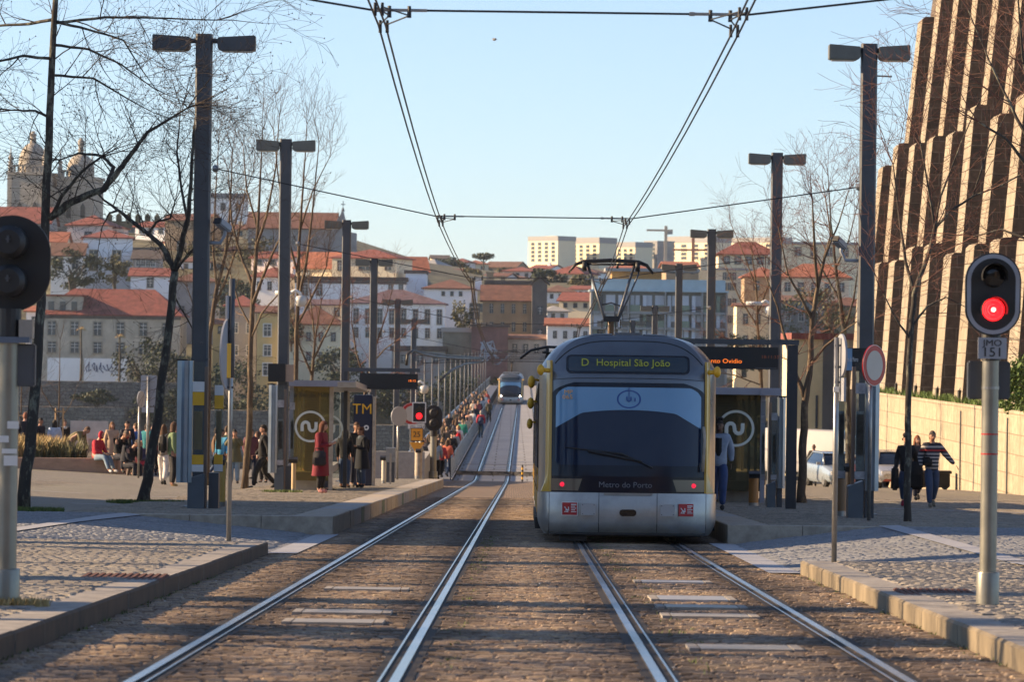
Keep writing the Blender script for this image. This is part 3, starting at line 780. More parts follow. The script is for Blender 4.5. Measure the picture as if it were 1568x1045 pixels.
def make_tram(loc, rz, pitch, label, L=34.0, lamps='tail', dest=True, group=None):
    root = empty('tram', loc, rz, label, 'tram', group)
    root.rotation_euler = (pitch, 0, rz)
    W0, W1 = 1.165, 1.325
    ZT = 3.11
    def hw(z):
        return W0 if z <= 2.60 else W0 * max(0.0, (ZT - z) / (ZT - 2.60)) ** (1 / 5.0)
    def Ff(x, z):
        y = 0.20 * (abs(x) / W0) ** 4 + 0.05 * (x / W0) ** 2
        if z > 1.0: y += 0.13 * (min(z, 2.39) - 1.0) / 1.39
        if z > 2.39: y += 0.95 * (z - 2.39) ** 2 + 0.09 * (z - 2.39)
        return y
    # body shell: front skin, then swept to full width and back
    zs = [.30, .45, .6, .8, 1.0, 1.2, 1.5, 1.8, 2.1, 2.3, 2.4, 2.5, 2.6, 2.7, 2.8, 2.88, 2.94, 2.99, 3.03, 3.06, 3.08, 3.095, 3.105, 3.11]
    m = MB()
    front = [[Vector((-hw(z) + 2 * hw(z) * k / 28, Ff(-hw(z) + 2 * hw(z) * k / 28, z), z)) for k in range(29)] for z in zs]
    m.grid(front)
    def ring(y, kf):
        out = []
        for z in zs: out.append(Vector((-hw(z) * kf, y, z)))
        for z in reversed(zs[:-1]): out.append(Vector((hw(z) * kf, y, z)))
        return out
    r0 = [Vector((-hw(z), Ff(hw(z), z), z)) for z in zs] + [Vector((hw(z), Ff(hw(z), z), z)) for z in reversed(zs[:-1])]
    rows = [r0, ring(0.62, 1.08), ring(0.9, W1 / W0), ring(1.3, W1 / W0)]
    for z in (0,):
        rows[1] = [Vector((p.x, max(p.y, q.y + 0.12), p.z)) for p, q in zip(rows[1], r0)]
        rows[2] = [Vector((p.x, max(p.y, q.y + 0.3), p.z)) for p, q in zip(rows[2], r0)]
        rows[3] = [Vector((p.x, max(p.y, q.y + 0.7), p.z)) for p, q in zip(rows[3], r0)]
    rows += [ring(6.8, W1 / W0)]
    m.grid(rows)
    m.build('front_body', MT['tram_body'], root, 'auto')
    # passenger cars: three modules joined by bellows
    mods = [(6.95, 14.6), (15.2, 22.8), (23.4, L)]
    for a, b in ((6.75, 7.0), (14.55, 15.25), (22.75, 23.45)):
        bel = MB()
        n = max(2, int((b - a) / 0.08)); rr = []
        for i in range(n + 1):
            rr.append(ring(a + (b - a) * i / n, (W1 / W0) * (0.965 if i % 2 else 0.93)))
        bel.grid(rr).build('bellows', MT['rubber'], root)
    for a, b in mods:
        s = MB().grid([ring(a, W1 / W0), ring(b, W1 / W0)])
        s.add([tuple(p) for p in ring(b, W1 / W0)], [tuple(range(2 * len(zs) - 1))])
        s.build('passenger_body', MT['tram_silver'], root, 'auto')
    # side glazing, doors and skirts
    for sd in (-1, 1):
        X = sd * W1
        spans = [(1.9, 3.2), (4.6, 6.6)] + [(a + .25 + k * 2.5, a + .25 + k * 2.5 + 2.2) for a, b in mods for k in range(3)]
        for a, b in spans:
            w_ = MB().bbox(X - .012, X + .012, a, b, 1.12, 2.38).build('side_window', MT['tram_glass'], root)
            for yy in (a, b): MB().bbox(X - .016, X + .016, yy - .03, yy + .03, 1.10, 2.40).build('mullion', MT['rubber'], w_)
        for a in (3.3, 9.4, 17.6, 25.9):
            d = MB().bbox(X - .014, X + .020, a, a + 1.2, .40, 2.36).build('side_door', MT['tram_yellow'], root)
            MB().bbox(X - .02, X + .026, a + .1, a + .56, .75, 2.25).bbox(X - .02, X + .026, a + .64, a + 1.1, .75, 2.25).build('door_glass', MT['tram_glass'], d)
        MB().bbox(X - .010, X + .014, 1.5, L - .3, .80, .98).build('yellow_band', MT['tram_yellow'], root)
    # corner pillar strips in yellow with flared feet
    for sd in (-1, 1):
        rows = []
        for i in range(18):
            z = .76 + (2.72 - .76) * i / 17
            fl = 0.07 * max(0, 1 - (z - .76) / .25) ** 2
            x1 = W0 + .002; x2 = W0 + .052 + fl
            rows.append([Vector((sd * (x1 - .03), Ff(W0, z) - .035, z)), Vector((sd * x1, Ff(W0, z) - .045, z)), Vector((sd * x2, Ff(W0, z) + .06, z)), Vector((sd * (x2 + .01), Ff(W0, z) + .20, z))])
        MB().grid(rows).build('corner_pillar', MT['tram_yellow'], root, 'auto')
        MB().sphere((sd * (W0 + .15), .30, 2.57), (.055, .08, .085), 12, 8).tube([(sd * (W0 + .02), .36, 2.56), (sd * (W0 + .12), .30, 2.57)], .035, 8).build('marker_lamp', MT['yellow'], root, True)
        for k, (yy, zz) in enumerate(((2.6, 2.45), (9.0, 2.2), (16.0, 1.9))):
            if sd < 0 and lamps == 'tail':
                a = MB().tube([(sd * (W1 - .02), yy, zz), (sd * (W1 + .10), yy - .05, zz + .02)], .02, 6)
                a.sphere((sd * (W1 + .12), yy - .06, zz - .02), (.06, .09, .10), 10, 7)
                a.build('side_camera', MT['yellow'], root, True)
        # running gear edge and steps below the doors
        for k in range(9):
            MB().bbox(sd * W1 - .04, sd * W1 + .04, 1.6 + k * 1.3, 1.6 + k * 1.3 + .5, .18, .36).build('side_step', MT['black'], root)
    def patch(nm, xl, xr, z0, z1, off, m_, nz=14, nx=22, parent=None):
        rows = []
        for i in range(nz + 1):
            z = z0 + (z1 - z0) * i / nz
            a, b = xl(z), xr(z)
            rows.append([Vector((a + (b - a) * k / nx, Ff(a + (b - a) * k / nx, z) - (off(z) if callable(off) else off), z)) for k in range(nx + 1)])
        return MB().grid(rows).build(nm, m_, parent or root, True)
    def rr(xa, xb, z0, z1, r):      # rounded rectangle limits
        def ins(z):
            d = min(z - z0, z1 - z)
            return 0 if d >= r else r - math.sqrt(max(0, r * r - (r - d) ** 2))
        return (lambda z: xa + ins(z)), (lambda z: xb - ins(z))
    # windscreen: black surround, sky reflection painted as a blue upper part, dark lower glass with a trapezoid edge
    def surround(s):
        def f(z):
            e = 1.155
            if z > 2.12: e = 1.155 - 0.34 * (max(0, (z - 2.12)) / .27) ** 3.2
            return s * e
        return f
    patch('windscreen_surround', surround(-1), surround(1), .99, 2.39, .006, MT['tram_surround'], 40)
    def scr(s, inset=0.0):
        def f(z):
            e = 1.085
            if z > 2.14: e = 1.085 - .17 * ((z - 2.14) / .18) ** 2.6
            if z < 1.24: e = 1.085 - .07 * ((1.24 - z) / .08) ** 2
            return s * (e - inset)
        return f
    ws = patch('windscreen', scr(-1), scr(1), 1.16, 2.32, .014, MT['tram_glass'], 40)
    # the painted sky reflection above the line (-1.085,1.72) (-.70,1.95) (0,1.985) (.70,1.94) (1.085,1.70)
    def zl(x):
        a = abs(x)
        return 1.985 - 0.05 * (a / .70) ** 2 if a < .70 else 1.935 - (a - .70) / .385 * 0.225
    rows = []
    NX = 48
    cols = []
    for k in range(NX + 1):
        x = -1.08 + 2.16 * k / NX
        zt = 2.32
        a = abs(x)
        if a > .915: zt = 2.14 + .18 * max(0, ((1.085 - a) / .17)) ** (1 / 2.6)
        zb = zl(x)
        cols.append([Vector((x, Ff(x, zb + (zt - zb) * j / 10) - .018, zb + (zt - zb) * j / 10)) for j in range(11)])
    MB().grid(cols).build('sky_reflection', MT['sky_reflection'], ws, True)
    if dest:
        # logo ring with a small m, fleet number, text
        lg = MB()
        n = 40
        def on(x, z, o=.021): return Vector((x, Ff(x, z) - o, z))
        lg.grid([[on(r * math.cos(2 * PI * k / n), 2.145 + r * .76 * math.sin(2 * PI * k / n)) for k in range(n)] for r in (.155, .18)], None, True)
        lg.tube([on(-.03, 2.18, .024), on(-.03, 2.13, .024), on(0, 2.11, .024), on(.03, 2.13, .024), on(.03, 2.18, .024)], .010, 6)
        lg.tube([on(.09, 2.165, .024), on(.09, 2.115, .024)], .010, 6)
        lg.build('logo', MT['logo_blue'], ws)
        for s, z, sx in (('MP', 2.24, 1.2), ('065', 2.165, 1.25)):
            text_mesh('fleet_number', s, .085, MT['text_orange'], ws, (-.90 if s == 'MP' else -.91, Ff(.9, z) - .055, z), R(-9), R(86), align='CENTER', sx=sx)
        MB().box((0, Ff(0, 2.2) - .02, 2.19), (.012, .01, .26)).build('aerial', MT['logo_blue'], ws)
    # wiper
    MB().tube([(.36, Ff(.36, 1.13) - .05, 1.13), (-.10, Ff(.1, 1.33) - .06, 1.33), (-.94, Ff(.9, 1.43) - .06, 1.42)], [.014, .022, .010], 6).tube([(.2, Ff(.2, 1.2) - .06, 1.22), (-.6, Ff(.6, 1.36) - .065, 1.37)], [.02, .03], 6).build('wiper', MT['black'], ws)
    # dark cab interior shapes seen through the lower glass are the console and a grab handle
    MB().tube([(1.12, Ff(1.12, 1.95) - .10, 1.75), (1.135, Ff(1.12, 1.9) - .13, 1.55), (1.11, Ff(1.12, 1.3) - .10, 1.08)], .022, 8).build('grab_handle', MT['granite_edge'], root, True)
    # lower dark band with lamps and name
    bd = patch('front_band', lambda z: -1.155, lambda z: 1.155, .755, .995, .008, MT['tram_surround'])
    for sd in (-1, 1):
        xa, xb = (-1.14, -.70) if sd < 0 else (.70, 1.14)
        lp = patch('lamp_cluster', (lambda z: -1.14) if sd < 0 else (lambda z: .72 - .06 * (z - .78) / .18), (lambda z: -.72 + .06 * (z - .78) / .18 - .02) if sd < 0 else (lambda z: 1.14), .78, .955, .016, MT['lamp_smoke'], 6, 10)
        x = sd * .97
        lm = MT['tail_red'] if lamps == 'tail' else MT['head_lit']
        MB().sphere((x, Ff(x, .87) - .014, .87), (.042, .02, .036) if lamps == 'tail' else (.10, .04, .09), 12, 8).build('tail_lamp' if lamps == 'tail' else 'headlight', lm, lp, True)
        if lamps == 'tail':
            MB().sphere((x + sd * -.14, Ff(x, .87) - .004, .86), (.05, .02, .045), 12, 8).build('lamp_lens', mat('unlit lens', (.12, .06, .05), .15), lp, True)
    if dest:
        text_mesh('lettering', 'Metro do Porto', .120, MT['text_grey'], bd, (-.04, Ff(0, .87) - .014, .87), 0, align='CENTER', sx=1.02, bold=.004)
    # bumper in three panels and two corner pieces
    def boff(z): return .055 + .035 * math.sin(max(0, min(1, (z - .13) / .62)) * PI) - (0.10 * max(0, (.30 - z) / .17) ** 2)
    def bpanel(nm, a, b, m_=None):
        o = patch(nm, lambda z: a, lambda z: b, .13, .752, boff, m_ or MT['tram_silver'], 20, 12)
        # thickness returns
        return o
    bl = bpanel('bumper_panel', -1.16, -.435)
    bc = bpanel('bumper_panel', -.425, .425)
    brr = bpanel('bumper_panel', .435, 1.16)
    patch('bumper_lip', lambda z: -.36, lambda z: .36, .725, .752, .096, MT['steel_grey'], 2, 10, bc)
    patch('bumper_core', lambda z: -1.162, lambda z: 1.162, .13, .757, .0, MT['black'], 8, 12)
    for sd in (-1, 1):
        rows = []
        for i in range(15):
            z = .13 + .62 * i / 14
            o = boff(z)
            e = 0.0 if z > .4 else .10 * ((.4 - z) / .27) ** 2
            rows.append([Vector((sd * 1.168, Ff(W0, z) - o + .005, z)), Vector((sd * (1.235 - e), Ff(W0, z) - o + .06, z)), Vector((sd * (1.30 - e), Ff(W0, z) + .12, z)), Vector((sd * (W1 + .012 - e), Ff(W0, z) + .42, z)), Vector((sd * (W1 + .012 - e), 1.6, z))])
        MB().grid(rows).build('bumper_corner', MT['tram_silver'], root, 'auto')
    # coupler slot, access plates, warning stickers
    sl = MB(); n = 24
    pts = []
    for k in range(n):
        t = 2 * PI * k / n
        pts.append((.075 * math.copysign(1, math.cos(t)) + .05 * math.cos(t), .46 + .05 * math.sin(t)))
    sl.prism([(a, b - 0) for a, b in pts], (0, Ff(0, .46) - .102, 0), 'y', .02).build('coupler_slot', MT['black_gloss'], bc)
    for sd in (-1, 1):
        pb = bl if sd < 0 else brr
        xc = sd * .585
        yb = Ff(.6, .5) - .112
        pl = MB().box((xc, yb, .505), (.215, .02, .175)).build('access_plate', mat('satin plate', (.40, .41, .42), .4, .5), pb)
        for ax in (-.085, .085):
            for az in (-.065, .065): MB().lathe((xc + ax, yb - .012, .505 + az), [(.008, 0), (.006, -.006)], 8, axis='y').build('bolt', MT['steel_dark'], pl)
        xs = sd * .86
        ys = Ff(.86, .5) - .118
        st = MB().box((xs, ys, .51), (.225, .012, .185), rz=sd * R(14)).build('warning_sticker', MT['red_sign'], pb)
        sm = MB()
        if sd < 0: sm.box((xs - .0, ys + .002, .51), (.245, .01, .205), rz=sd * R(14)).build('sticker_border', MT['white'], st)
        q = MB()
        def sp(x, z): 
            return (xs + x * math.cos(sd * R(14)), ys + x * math.sin(sd * R(14)) - .009, .51 + z)
        q.tube([sp(-.08, .03), sp(-.05, -.01), sp(-.08, -.045), sp(-.02, -.045)], .008, 5)
        q.tube([sp(-.05, -.01), sp(-.03, -.03)], .014, 5)
        q.tube([sp(-.02, .03), sp(-.015, -.03)], .007, 5)
        for k in range(5): q.tube([sp(.02, .06 - k * .026), sp(.10 - (k % 2) * .02, .06 - k * .026)], .006 if k else .009, 4)
        q.build('sticker_print', MT['white'], st)
    # destination display
    a, b = rr(-.935, .905, 2.525, 2.805, .07)
    dp = patch('destination_display', a, b, 2.525, 2.805, .010, mat('display frame', (.010, .013, .02), .25), 30, 22)
    a, b = rr(-.90, .87, 2.555, 2.778, .055)
    patch('display_glass', a, b, 2.555, 2.778, .016, mat('display glass', (.028, .045, .06), .10, coat=.3), 24, 22, dp)
    if dest:
        def dtext(s, x, h, bold):
            text_mesh('lettering', s, h, MT['led_green'], dp, (x, Ff(x, 2.69) - .035, 2.685), 0, R(72), align='CENTER', bold=bold)
        dtext('D', -.655, .17, .008)
        dtext('Hospital São João', .06, .155, .002)
    # panel seams
    sm_ = MB()
    pts = []
    for k in range(31):
        x = -1.10 + 2.2 * k / 30
        z = 3.02 - .44 * (abs(x) / W0) ** 4
        pts.append((x, Ff(x, z) - .002, z))
    sm_.tube(pts, .008, 5)
    sm_.build('roof_seam', MT['rubber'], root, True)
    for z_ in (2.455,):
        MB().tube([(-1.15 + 2.3 * k / 30, Ff(-1.15 + 2.3 * k / 30, z_) - .001, z_ - .03 * (abs(-1.15 + 2.3 * k / 30) / 1.15) ** 4) for k in range(31)], .005, 5).build('front_seam', MT['rubber'], root, True)
    # roof equipment
    m = MB()
    m.bbox(-.20, .20, .95, 5.5, 3.09, 3.16)
    m.build('roof_spine', MT['tram_body'], root)
    for sd in (-1, 1):
        rows = []
        for yy in (.82, 1.0, 6.0):
            rows.append([Vector((sd * x, yy, (ZT - .51 * (x / W0) ** 5 if x < W0 else 2.6) + (.012 if yy < .9 else .035))) for x in (.24, .5, .7, .85, .97)])
        MB().grid(rows).build('roof_cover', MT['tram_roof'], root, 'auto')
    MB().bbox(-.9, .9, 8.2, 13.4, 3.06, 3.22).bbox(-.85, .85, 16, 21.5, 3.06, 3.22).build('roof_box', MT['tram_roof'], root)
    # underframe
    MB().bbox(-1.10, 1.10, .35, L - .4, .10, .34).bbox(-1.0, -.6, .3, 1.0, .03, .14).build('underframe', MT['black'], root)
    for yy in (2.0, 3.7, 12, 14, 20, 22, 29, 31):
        for sd in (-1, 1):
            MB().lathe((sd * .74, yy, .30), [(.29, -.06), (.30, -.03), (.30, .05), (.26, .06)], 18, axis='x').build('wheel', MT['steel_dark'], root, 'auto')
    return root

TY = 57.0
tram = make_tram((1.745, TY, G(TY) + .012), -R(0.20), -math.atan(0.0281),
                 'large grey and yellow tram showing Hospital São João, standing at the right platform')
# raised pantograph on the rear roof and a folded one nearer
def pantograph(root, y, x, up, wire_h):
    e = bpy.data.objects.new('pantograph', None); link(e); e.parent = root; e.location = (x, y, 3.10)
    hb = wire_h - 3.10
    kn = hb * .47
    MB().bbox(-.45, .45, -.3, .9, 0, .10).build('base_frame', MT['black'], e)
    if up:
        MB().tube([(0, .8, .08), (0, -.35, kn)], [.075, .065], 8).build('lower_arm', MT['wood'] if False else mat('brown primed arm', (.10, .07, .045), .5, .3), e, True)
        MB().box((0, -.35, kn), (.34, .12, .12)).tube([(-.2, -.35, kn - .02), (-.2, -.35, kn - .2), (-.1, -.35, kn - .22), (-.08, -.35, kn - .05)], .012, 5).tube([(.2, -.35, kn - .02), (.2, -.35, kn - .2), (.1, -.35, kn - .22), (.08, -.35, kn - .05)], .012, 5).build('knuckle', MT['black'], e)
        u = MB()
        u.tube([(-.14, -.35, kn), (-.50, .45, hb - .10)], .03, 7).tube([(.14, -.35, kn), (.50, .45, hb - .10)], .03, 7).tube([(.17, -.33, kn), (.60, .42, hb - .28), (.60, .45, hb - .1)], .02, 6)
        u.tube([(-.24, -.1, kn + .30), (0, -.1, kn + .36), (.24, -.1, kn + .28)], .02, 6).tube([(.08, -.3, kn), (.08, -.1, kn + .34)], .014, 6)
        u.build('upper_arm', MT['steel_dark'], e, True)
        h = MB()
        for dy in (-.16, .16):
            h.tube([(-.92, .45 + dy, hb - .26), (-.78, .45 + dy, hb - .08), (-.60, .45 + dy, hb - .01), (0, .45 + dy, hb + .02), (.60, .45 + dy, hb - .01), (.78, .45 + dy, hb - .08), (.92, .45 + dy, hb - .26)], [.018, .03, .035, .04, .035, .03, .018], 7)
        h.tube([(-.55, .45, hb - .07), (.55, .45, hb - .07)], .025, 6)
        for s in (-1, 1): h.box((s * .58, .45, hb - .12), (.10, .40, .20))
        h.box((.14, .45, hb - .11), (.05, .1, .09))
        h.build('collector_head', MT['black'], e, True)
    else:
        h = MB()
        for dy in (-.16, .16):
            h.tube([(-.92, dy, .04), (-.72, dy, .20), (-.4, dy, .27), (.4, dy, .25), (.7, dy, .2), (.9, dy, .04)], .022, 6)
        h.tube([(-.5, 0, .16), (.5, 0, .15)], .02, 6).tube([(-.4, 0, .1), (-.4, 0, .26)], .03, 6)
        h.build('collector_head', MT['black'], e, True)
        MB().tube([(0, .8, .1), (0, 1.9, .16)], .05, 8).tube([(-.2, 1.9, .16), (-.45, 0, .17)], .02, 6).tube([(.2, 1.9, .16), (.45, 0, .17)], .02, 6).build('folded_arm', MT['steel_dark'], e, True)
pantograph(tram, 26.5, .30, True, wz(83.5) - G(83.5) + .0)
pantograph(tram, 17.0, -.72, False, 5.5)
# the oncoming tram on the bridge
ft = make_tram((CX(400), 400, 0.012), -R(0.2), 0, 'small oncoming tram with lit headlights far away on the bridge', 34, 'head', False)
pantograph(ft, 24, 0, True, 5.5)
# ------------------------------------------------------------------ lamp posts
def lamp_post(X, Y, zt, zb, label, gap=0.0, hw_=0.62, lit_side=1):
    H = zt - zb
    e = empty('lamp_post', (X, Y, zb), 0, label, 'lamp post', 'double headed lamp posts')
    wd, dp = 0.29, 0.22
    # I-shaped steel post: two flanges and a web
    c = 0.03
    out = [(-wd/2, -dp/2 + c), (-wd/2 + c, -dp/2), (wd/2 - c, -dp/2), (wd/2, -dp/2 + c), (wd/2, dp/2 - c), (wd/2 - c, dp/2), (-wd/2 + c, dp/2), (-wd/2, dp/2 - c)]
    MB().prism(out, (0, 0, 0), 'z', H).build('post', MT['steel_dark'], e)
    b = MB()
    for z in (1.4, 2.9, 4.4, 5.6): 
        b.lathe((0.03, -dp / 2, z), [(0.022, 0), (0.018, -0.015)], 8, axis='y')
    b.box((0, 0, 0.01), (.5, .42, .03)).box((0, 0, 2.62), (wd + .014, dp + .014, .03))
    b.build('base_plate', MT['steel_dark'], e)
    for s in (-1, 1):
        a = MB().tube([(s * (wd / 2 - .02), 0, H - .12), (s * (wd / 2 + gap + .06), 0, H - .12)], .045, 8).build('arm', MT['steel_dark'], e)
        x0 = wd / 2 + gap + .02; x1 = x0 + hw_
        prof = [(s * x0, H - .26), (s * (x0 + .07), H - .30), (s * x1, H - .29), (s * x1, H - .02), (s * x0, H - .06)]
        h = MB().prism(prof, (0, -.17, 0), 'y', .34).build('lamp_head', MT['steel_lamp'] if gap == 0 else MT['steel_dark'], e)
        bevel(h, .012)
        MB().bbox(min(s * (x0 + .10), s * (x1 - .05)), max(s * (x0 + .10), s * (x1 - .05)), -.13, .13, H - .312, H - .297).build('diffuser', mat('lamp diffuser', (.5, .5, .45), .3), h)
    return e
posts_l = []
for (px, py, Y, lab, gap) in ((313, 52, 68.0, 'nearest double headed lamp post on the left, beside the timetable panel', .08), (438, 213, 95, 'lamp post on the left platform standing by the shelter', 0),
        (531, 337, 127, 'lamp post on the left platform behind the glass shelter', 0), (573, 396, 150, 'left lamp post in front of the long white house', 0), (609, 458, 183, 'left lamp post where the platform ends, before the bridge', 0), (634, 488, 207, 'farthest left lamp post, close to the first bridge masts', 0)):
    p = P(px, py, Y)
    zb = G(Y) + (.30 if 60 < Y < 143 else .14)
    lamp_post(p.x, Y, p.z, zb, lab, gap, .66 if gap else .56); posts_l.append((p.x, Y))
posts_r = []
for (px, py, Y, lab) in ((1331, 67, 69.0, 'nearest lamp post on the right, behind the round red rimmed sign'), (1190, 234, 98, 'lamp post on the right platform standing over the display board'),
        (1090, 351, 130, 'right lamp post rising behind the tram roof, third from the camera'), (1040, 404, 160, 'right lamp post in front of the modern flats, right of the pantograph'), (1003, 468, 192, 'short looking right lamp post in front of the flats'), (969, 491, 215, 'farthest right lamp post, half hidden by the tram roof')):
    p = P(px, py, Y)
    lamp_post(p.x, Y, p.z, G(Y) + (.30 if Y < 143 else .14), lab, 0, .56); posts_r.append((p.x, Y))

# ------------------------------------------------------------------ overhead wires
spans = SPANS
def wx(side, y): return CX(y) + (-.02 if side < 0 else 3.30) + (.12 if int(y / 30) % 2 else -.05)
def contact(side, dx, label):
    pts = []
    for a, b in zip(spans[:-1], spans[1:]):
        for k in range(6):
            t = k / 6
            y = a + (b - a) * t
            za, zb = wz(a), wz(b)
            pts.append((wx(side, a) * (1 - t) + wx(side, b) * t + dx, y, za + (zb - za) * t - .10 * 4 * t * (1 - t)))
    m = MB().tube(pts, [.010 if p[1] < 90 else .017 for p in pts], 5)
    tag(m.build('contact_wire', MT['wire']), label, 'wire', 'overhead contact wires')
contact(-1, -.033, 'left wire of the pair hanging over the left track')
contact(-1, .033, 'right wire of the pair hanging over the left track')
contact(1, -.033, 'left wire of the pair hanging over the right track above the pantograph')
contact(1, .033, 'right wire of the pair hanging over the right track above the pantograph')
for i, y in enumerate(spans):
    if y < 20: continue
    xl, xr = wx(-1, y), wx(1, y)
    zc = wz(y) + .14
    if y < 60:
        pts = [P(330, -32, y), Vector((xl - .1, y, zc)), Vector((xr + .1, y, zc)), P(1330, -16, y)]
        pts[0].x, pts[3].x = -6.2, 7.4; pts[0].z = zc + .75; pts[3].z = zc + .65
    elif y < 175:
        k = {69.0: 0, 98.0: 1, 128.0: 2, 158.0: 3}[y]
        pts = [Vector((posts_l[k][0] + .15, y, zc + .80)), Vector((xl - .1, y, zc)), Vector((xr + .1, y, zc)), Vector((posts_r[k][0] - .15, y, zc + .62))]
        r = .012
    else:
        pts = [Vector((DX0(y) + .3, y, 5.3)), Vector((xl, y, zc)), Vector((xr, y, zc)), Vector((DX1(y) - .3, y, 5.3))]
        if i % 2 and y > 260: continue
    tot = []
    for a, b in zip(pts[:-1], pts[1:]):
        for q in range(5): tot.append(a.lerp(b, q / 5))
    tot.append(pts[-1])
    e = empty('span_wire', (0, 0, 0), 0, 'cross span wire %s' % {36.0: 'nearest the camera at the top of the picture', 69.0: 'tied between the two nearest lamp posts', 98.0: 'tied between the second pair of lamp posts above the pantograph', 128.0: 'tied between the third pair of lamp posts', 158.0: 'tied between the fourth pair of lamp posts', 190.0: 'at the near end of the bridge'}.get(y, 'stretched across the bridge far away, one of the row'), 'wire', 'cross span wires')
    MB().tube(tot, .011 if y < 175 else .02, 5).build('cable', MT['wire'], e)
    if y < 175:
        for x in (xl, xr):
            dxs = .2 if x == xl else -.2
            b = MB().tube([(x - .22 + dxs, y, zc), (x + .22 + dxs, y, zc)], .015, 7)
            b.tube([(x - .25 + dxs, y, zc), (x - .20 + dxs, y, zc)], .02, 7)
            b.build('bracket', MT['steel_grey'], e)
            for k in (-1, 1):
                h = MB()
                cx_ = x + k * .033 + dxs * .8
                h.tube([(cx_ + k * .06, y, zc + .04), (cx_ + k * .06, y, zc - .07)], [.018, .022], 7)
                for dy in (-.9, .5):
                    zz = wz(y + dy) + .01
                    h.tube([(cx_ + k * .06, y, zc - .05), (x + k * .033, y + dy, zz + .05)], .008, 5)
                    h.tube([(x + k * .033, y + dy, zz + .09), (x + k * .033, y + dy, zz - .03)], [.014, .017], 6)
                h.build('hanger', MT['black'], e)
        if y > 60:
            for p_ in (pts[0], pts[3]):
                MB().lathe((p_.x, p_.y, p_.z), [(.05, -.05), (.07, 0), (.05, .05)], 8, axis='x').build('insulator', MT['steel_grey'], e)
# thick cable draped from the last left post towards the bridge
m = MB()
m.tube([P(622, 560, 186), P(624, 543, 186), P(633, 537, 187), P(648, 543, 192), P(668, 547, 200), P(700, 549, 220), P(740, 550, 260)], .07, 7)
m.tube([P(633, 537, 187), P(650, 540, 194), P(690, 545, 215), P(740, 548, 260)], .04, 6)
tag(m.build('feeder_cable', MT['black'], None, True), 'thick black cable looping from the last left lamp post to the bridge', 'cable')
m = MB()
m.tube([P(673, 584, 188), P(690, 568, 192), P(712, 558, 200), P(740, 554, 215)], .06, 6)
tag(m.build('feeder_cable', MT['black'], None, True), 'black cable arching upwards above the crowded walkway', 'cable')

# ------------------------------------------------------------------ tram signals
def oval(rx, rz, n=40):       # stadium outline: straight sides
    pts = []
    for k in range(n):
        t = 2 * PI * k / n
        pts.append((rx * math.cos(t), (rz - rx) * (1 if math.sin(t) >= 0 else -1) + rx * math.sin(t)))
    return pts
def signal(X, Y, zb, zhead, facing, label, text=None, scale=1.0, lit=True, grp='oval tram signals', pole_r=.068, hh=(.225, .335), box=True):
    e = empty('tram_signal', (X, Y, zb), 0, label, 'signal', grp)
    H = zhead - zb                      # centre of the head
    rx, rz = hh
    MB().lathe((0, 0, 0), [(pole_r * 1.36, 0), (pole_r * 1.36, .26), (pole_r * 1.3, .27), (pole_r, .275), (pole_r, H - rz - .02)], 20).build('pole', MT['pole_green'], e, 'auto')
    f = facing                          # -1: lenses face the camera, +1: away
    y0 = f * .09
    hd = MB().prism(oval(rx, rz), (0, y0 - .02, H), 'y', .04)
    hd_o = hd.build('backing_board', MT['black'], e)
    if f < 0:
        fr = MB(); a = oval(rx - .012, rz - .012); b = oval(rx - .045, rz - .045)
        yy = y0 - .023
        fr.grid([[Vector((x, yy, H + z)) for x, z in a], [Vector((x, yy, H + z)) for x, z in b]], None, True)
        fr.build('pale_border', MT['grey_border'], hd_o)
    for k, dz in enumerate((.145, -.125)):
        dz *= rz / .335
        r = .092 * rz / .335
        MB().lathe((0, y0, H + dz), [(r * 1.25, 0), (r * 1.25, f * -.16 if False else -f * .20), (r * .9, -f * .24)], 20, axis='y').build('lamp_housing', MT['black'], e, 'auto')
        # visor hood
        v = MB(); rows = []
        for q, (rr_, yy) in enumerate(((r * 1.08, y0 + f * .02), (r * 1.12, y0 + f * .16))):
            rows.append([Vector((rr_ * math.cos(t), yy, H + dz + rr_ * math.sin(t))) for t in [R(-20 + 220 * j / 20) for j in range(21)]])
        v.grid(rows).build('visor', MT['black'], e, True)
        on = lit and k == 1
        ln = MB().sphere((0, y0 + f * .03, H + dz), (r, .02, r), 18, 8).build('lens', MT['red_lit'] if on else MT['black_gloss'], e, True)
        if on: MB().sphere((0, y0 + f * .05, H + dz), (r * .22, .012, r * .22), 14, 6).build('bright_core', MT['red_core'], ln, True)
        if on:
            for q_ in (.42, .62, .80):
                MB().grid([[Vector((rr2 * math.cos(2 * PI * j / 28) - r * .04, y0 + f * (.052 - .016 * q_) - .002, H + dz + rr2 * math.sin(2 * PI * j / 28))) for j in range(28)] for rr2 in (r * q_, r * (q_ + .07))], None, True).build('lens_ring', emis('lens ring', (1.0, .05, .05), 2.6 - 2.0 * q_), ln)
        if f > 0:
            MB().box((-.0, y0 - .25, H + dz + .02), (.014, .03, .05)).box((0, y0 - .25, H + dz + .02), (.035, .02, .014)).build('latch', MT['steel_dark'], e)
    MB().lathe((0, 0, H - rz - .20), [(pole_r * 1.15, 0), (pole_r * 1.15, .22)], 14).build('head_clamp', MT['black'], e)
    if text:
        t0 = MB().bbox(-.115, .115, -.10, -.085, H - rz - .185, H - rz - .015).build('number_plate', MT['grey_border'], e)
        text_mesh('lettering', text[0], .072, MT['black'], t0, (0, -.103, H - rz - .06), bold=.001, sx=1.15)
        text_mesh('lettering', text[1], .105, MT['black'], t0, (0, -.103, H - rz - .135), bold=.003, sx=1.1)
    return e, H
Yr = 31.1
p = P(1512, 928, Yr)
sg, Hh = signal(p.x, Yr, G(Yr) + .16, PZ(1517, 451, Yr), -1, 'tall right hand signal showing red above a plate reading JMO 151', ('JMO', '151'))
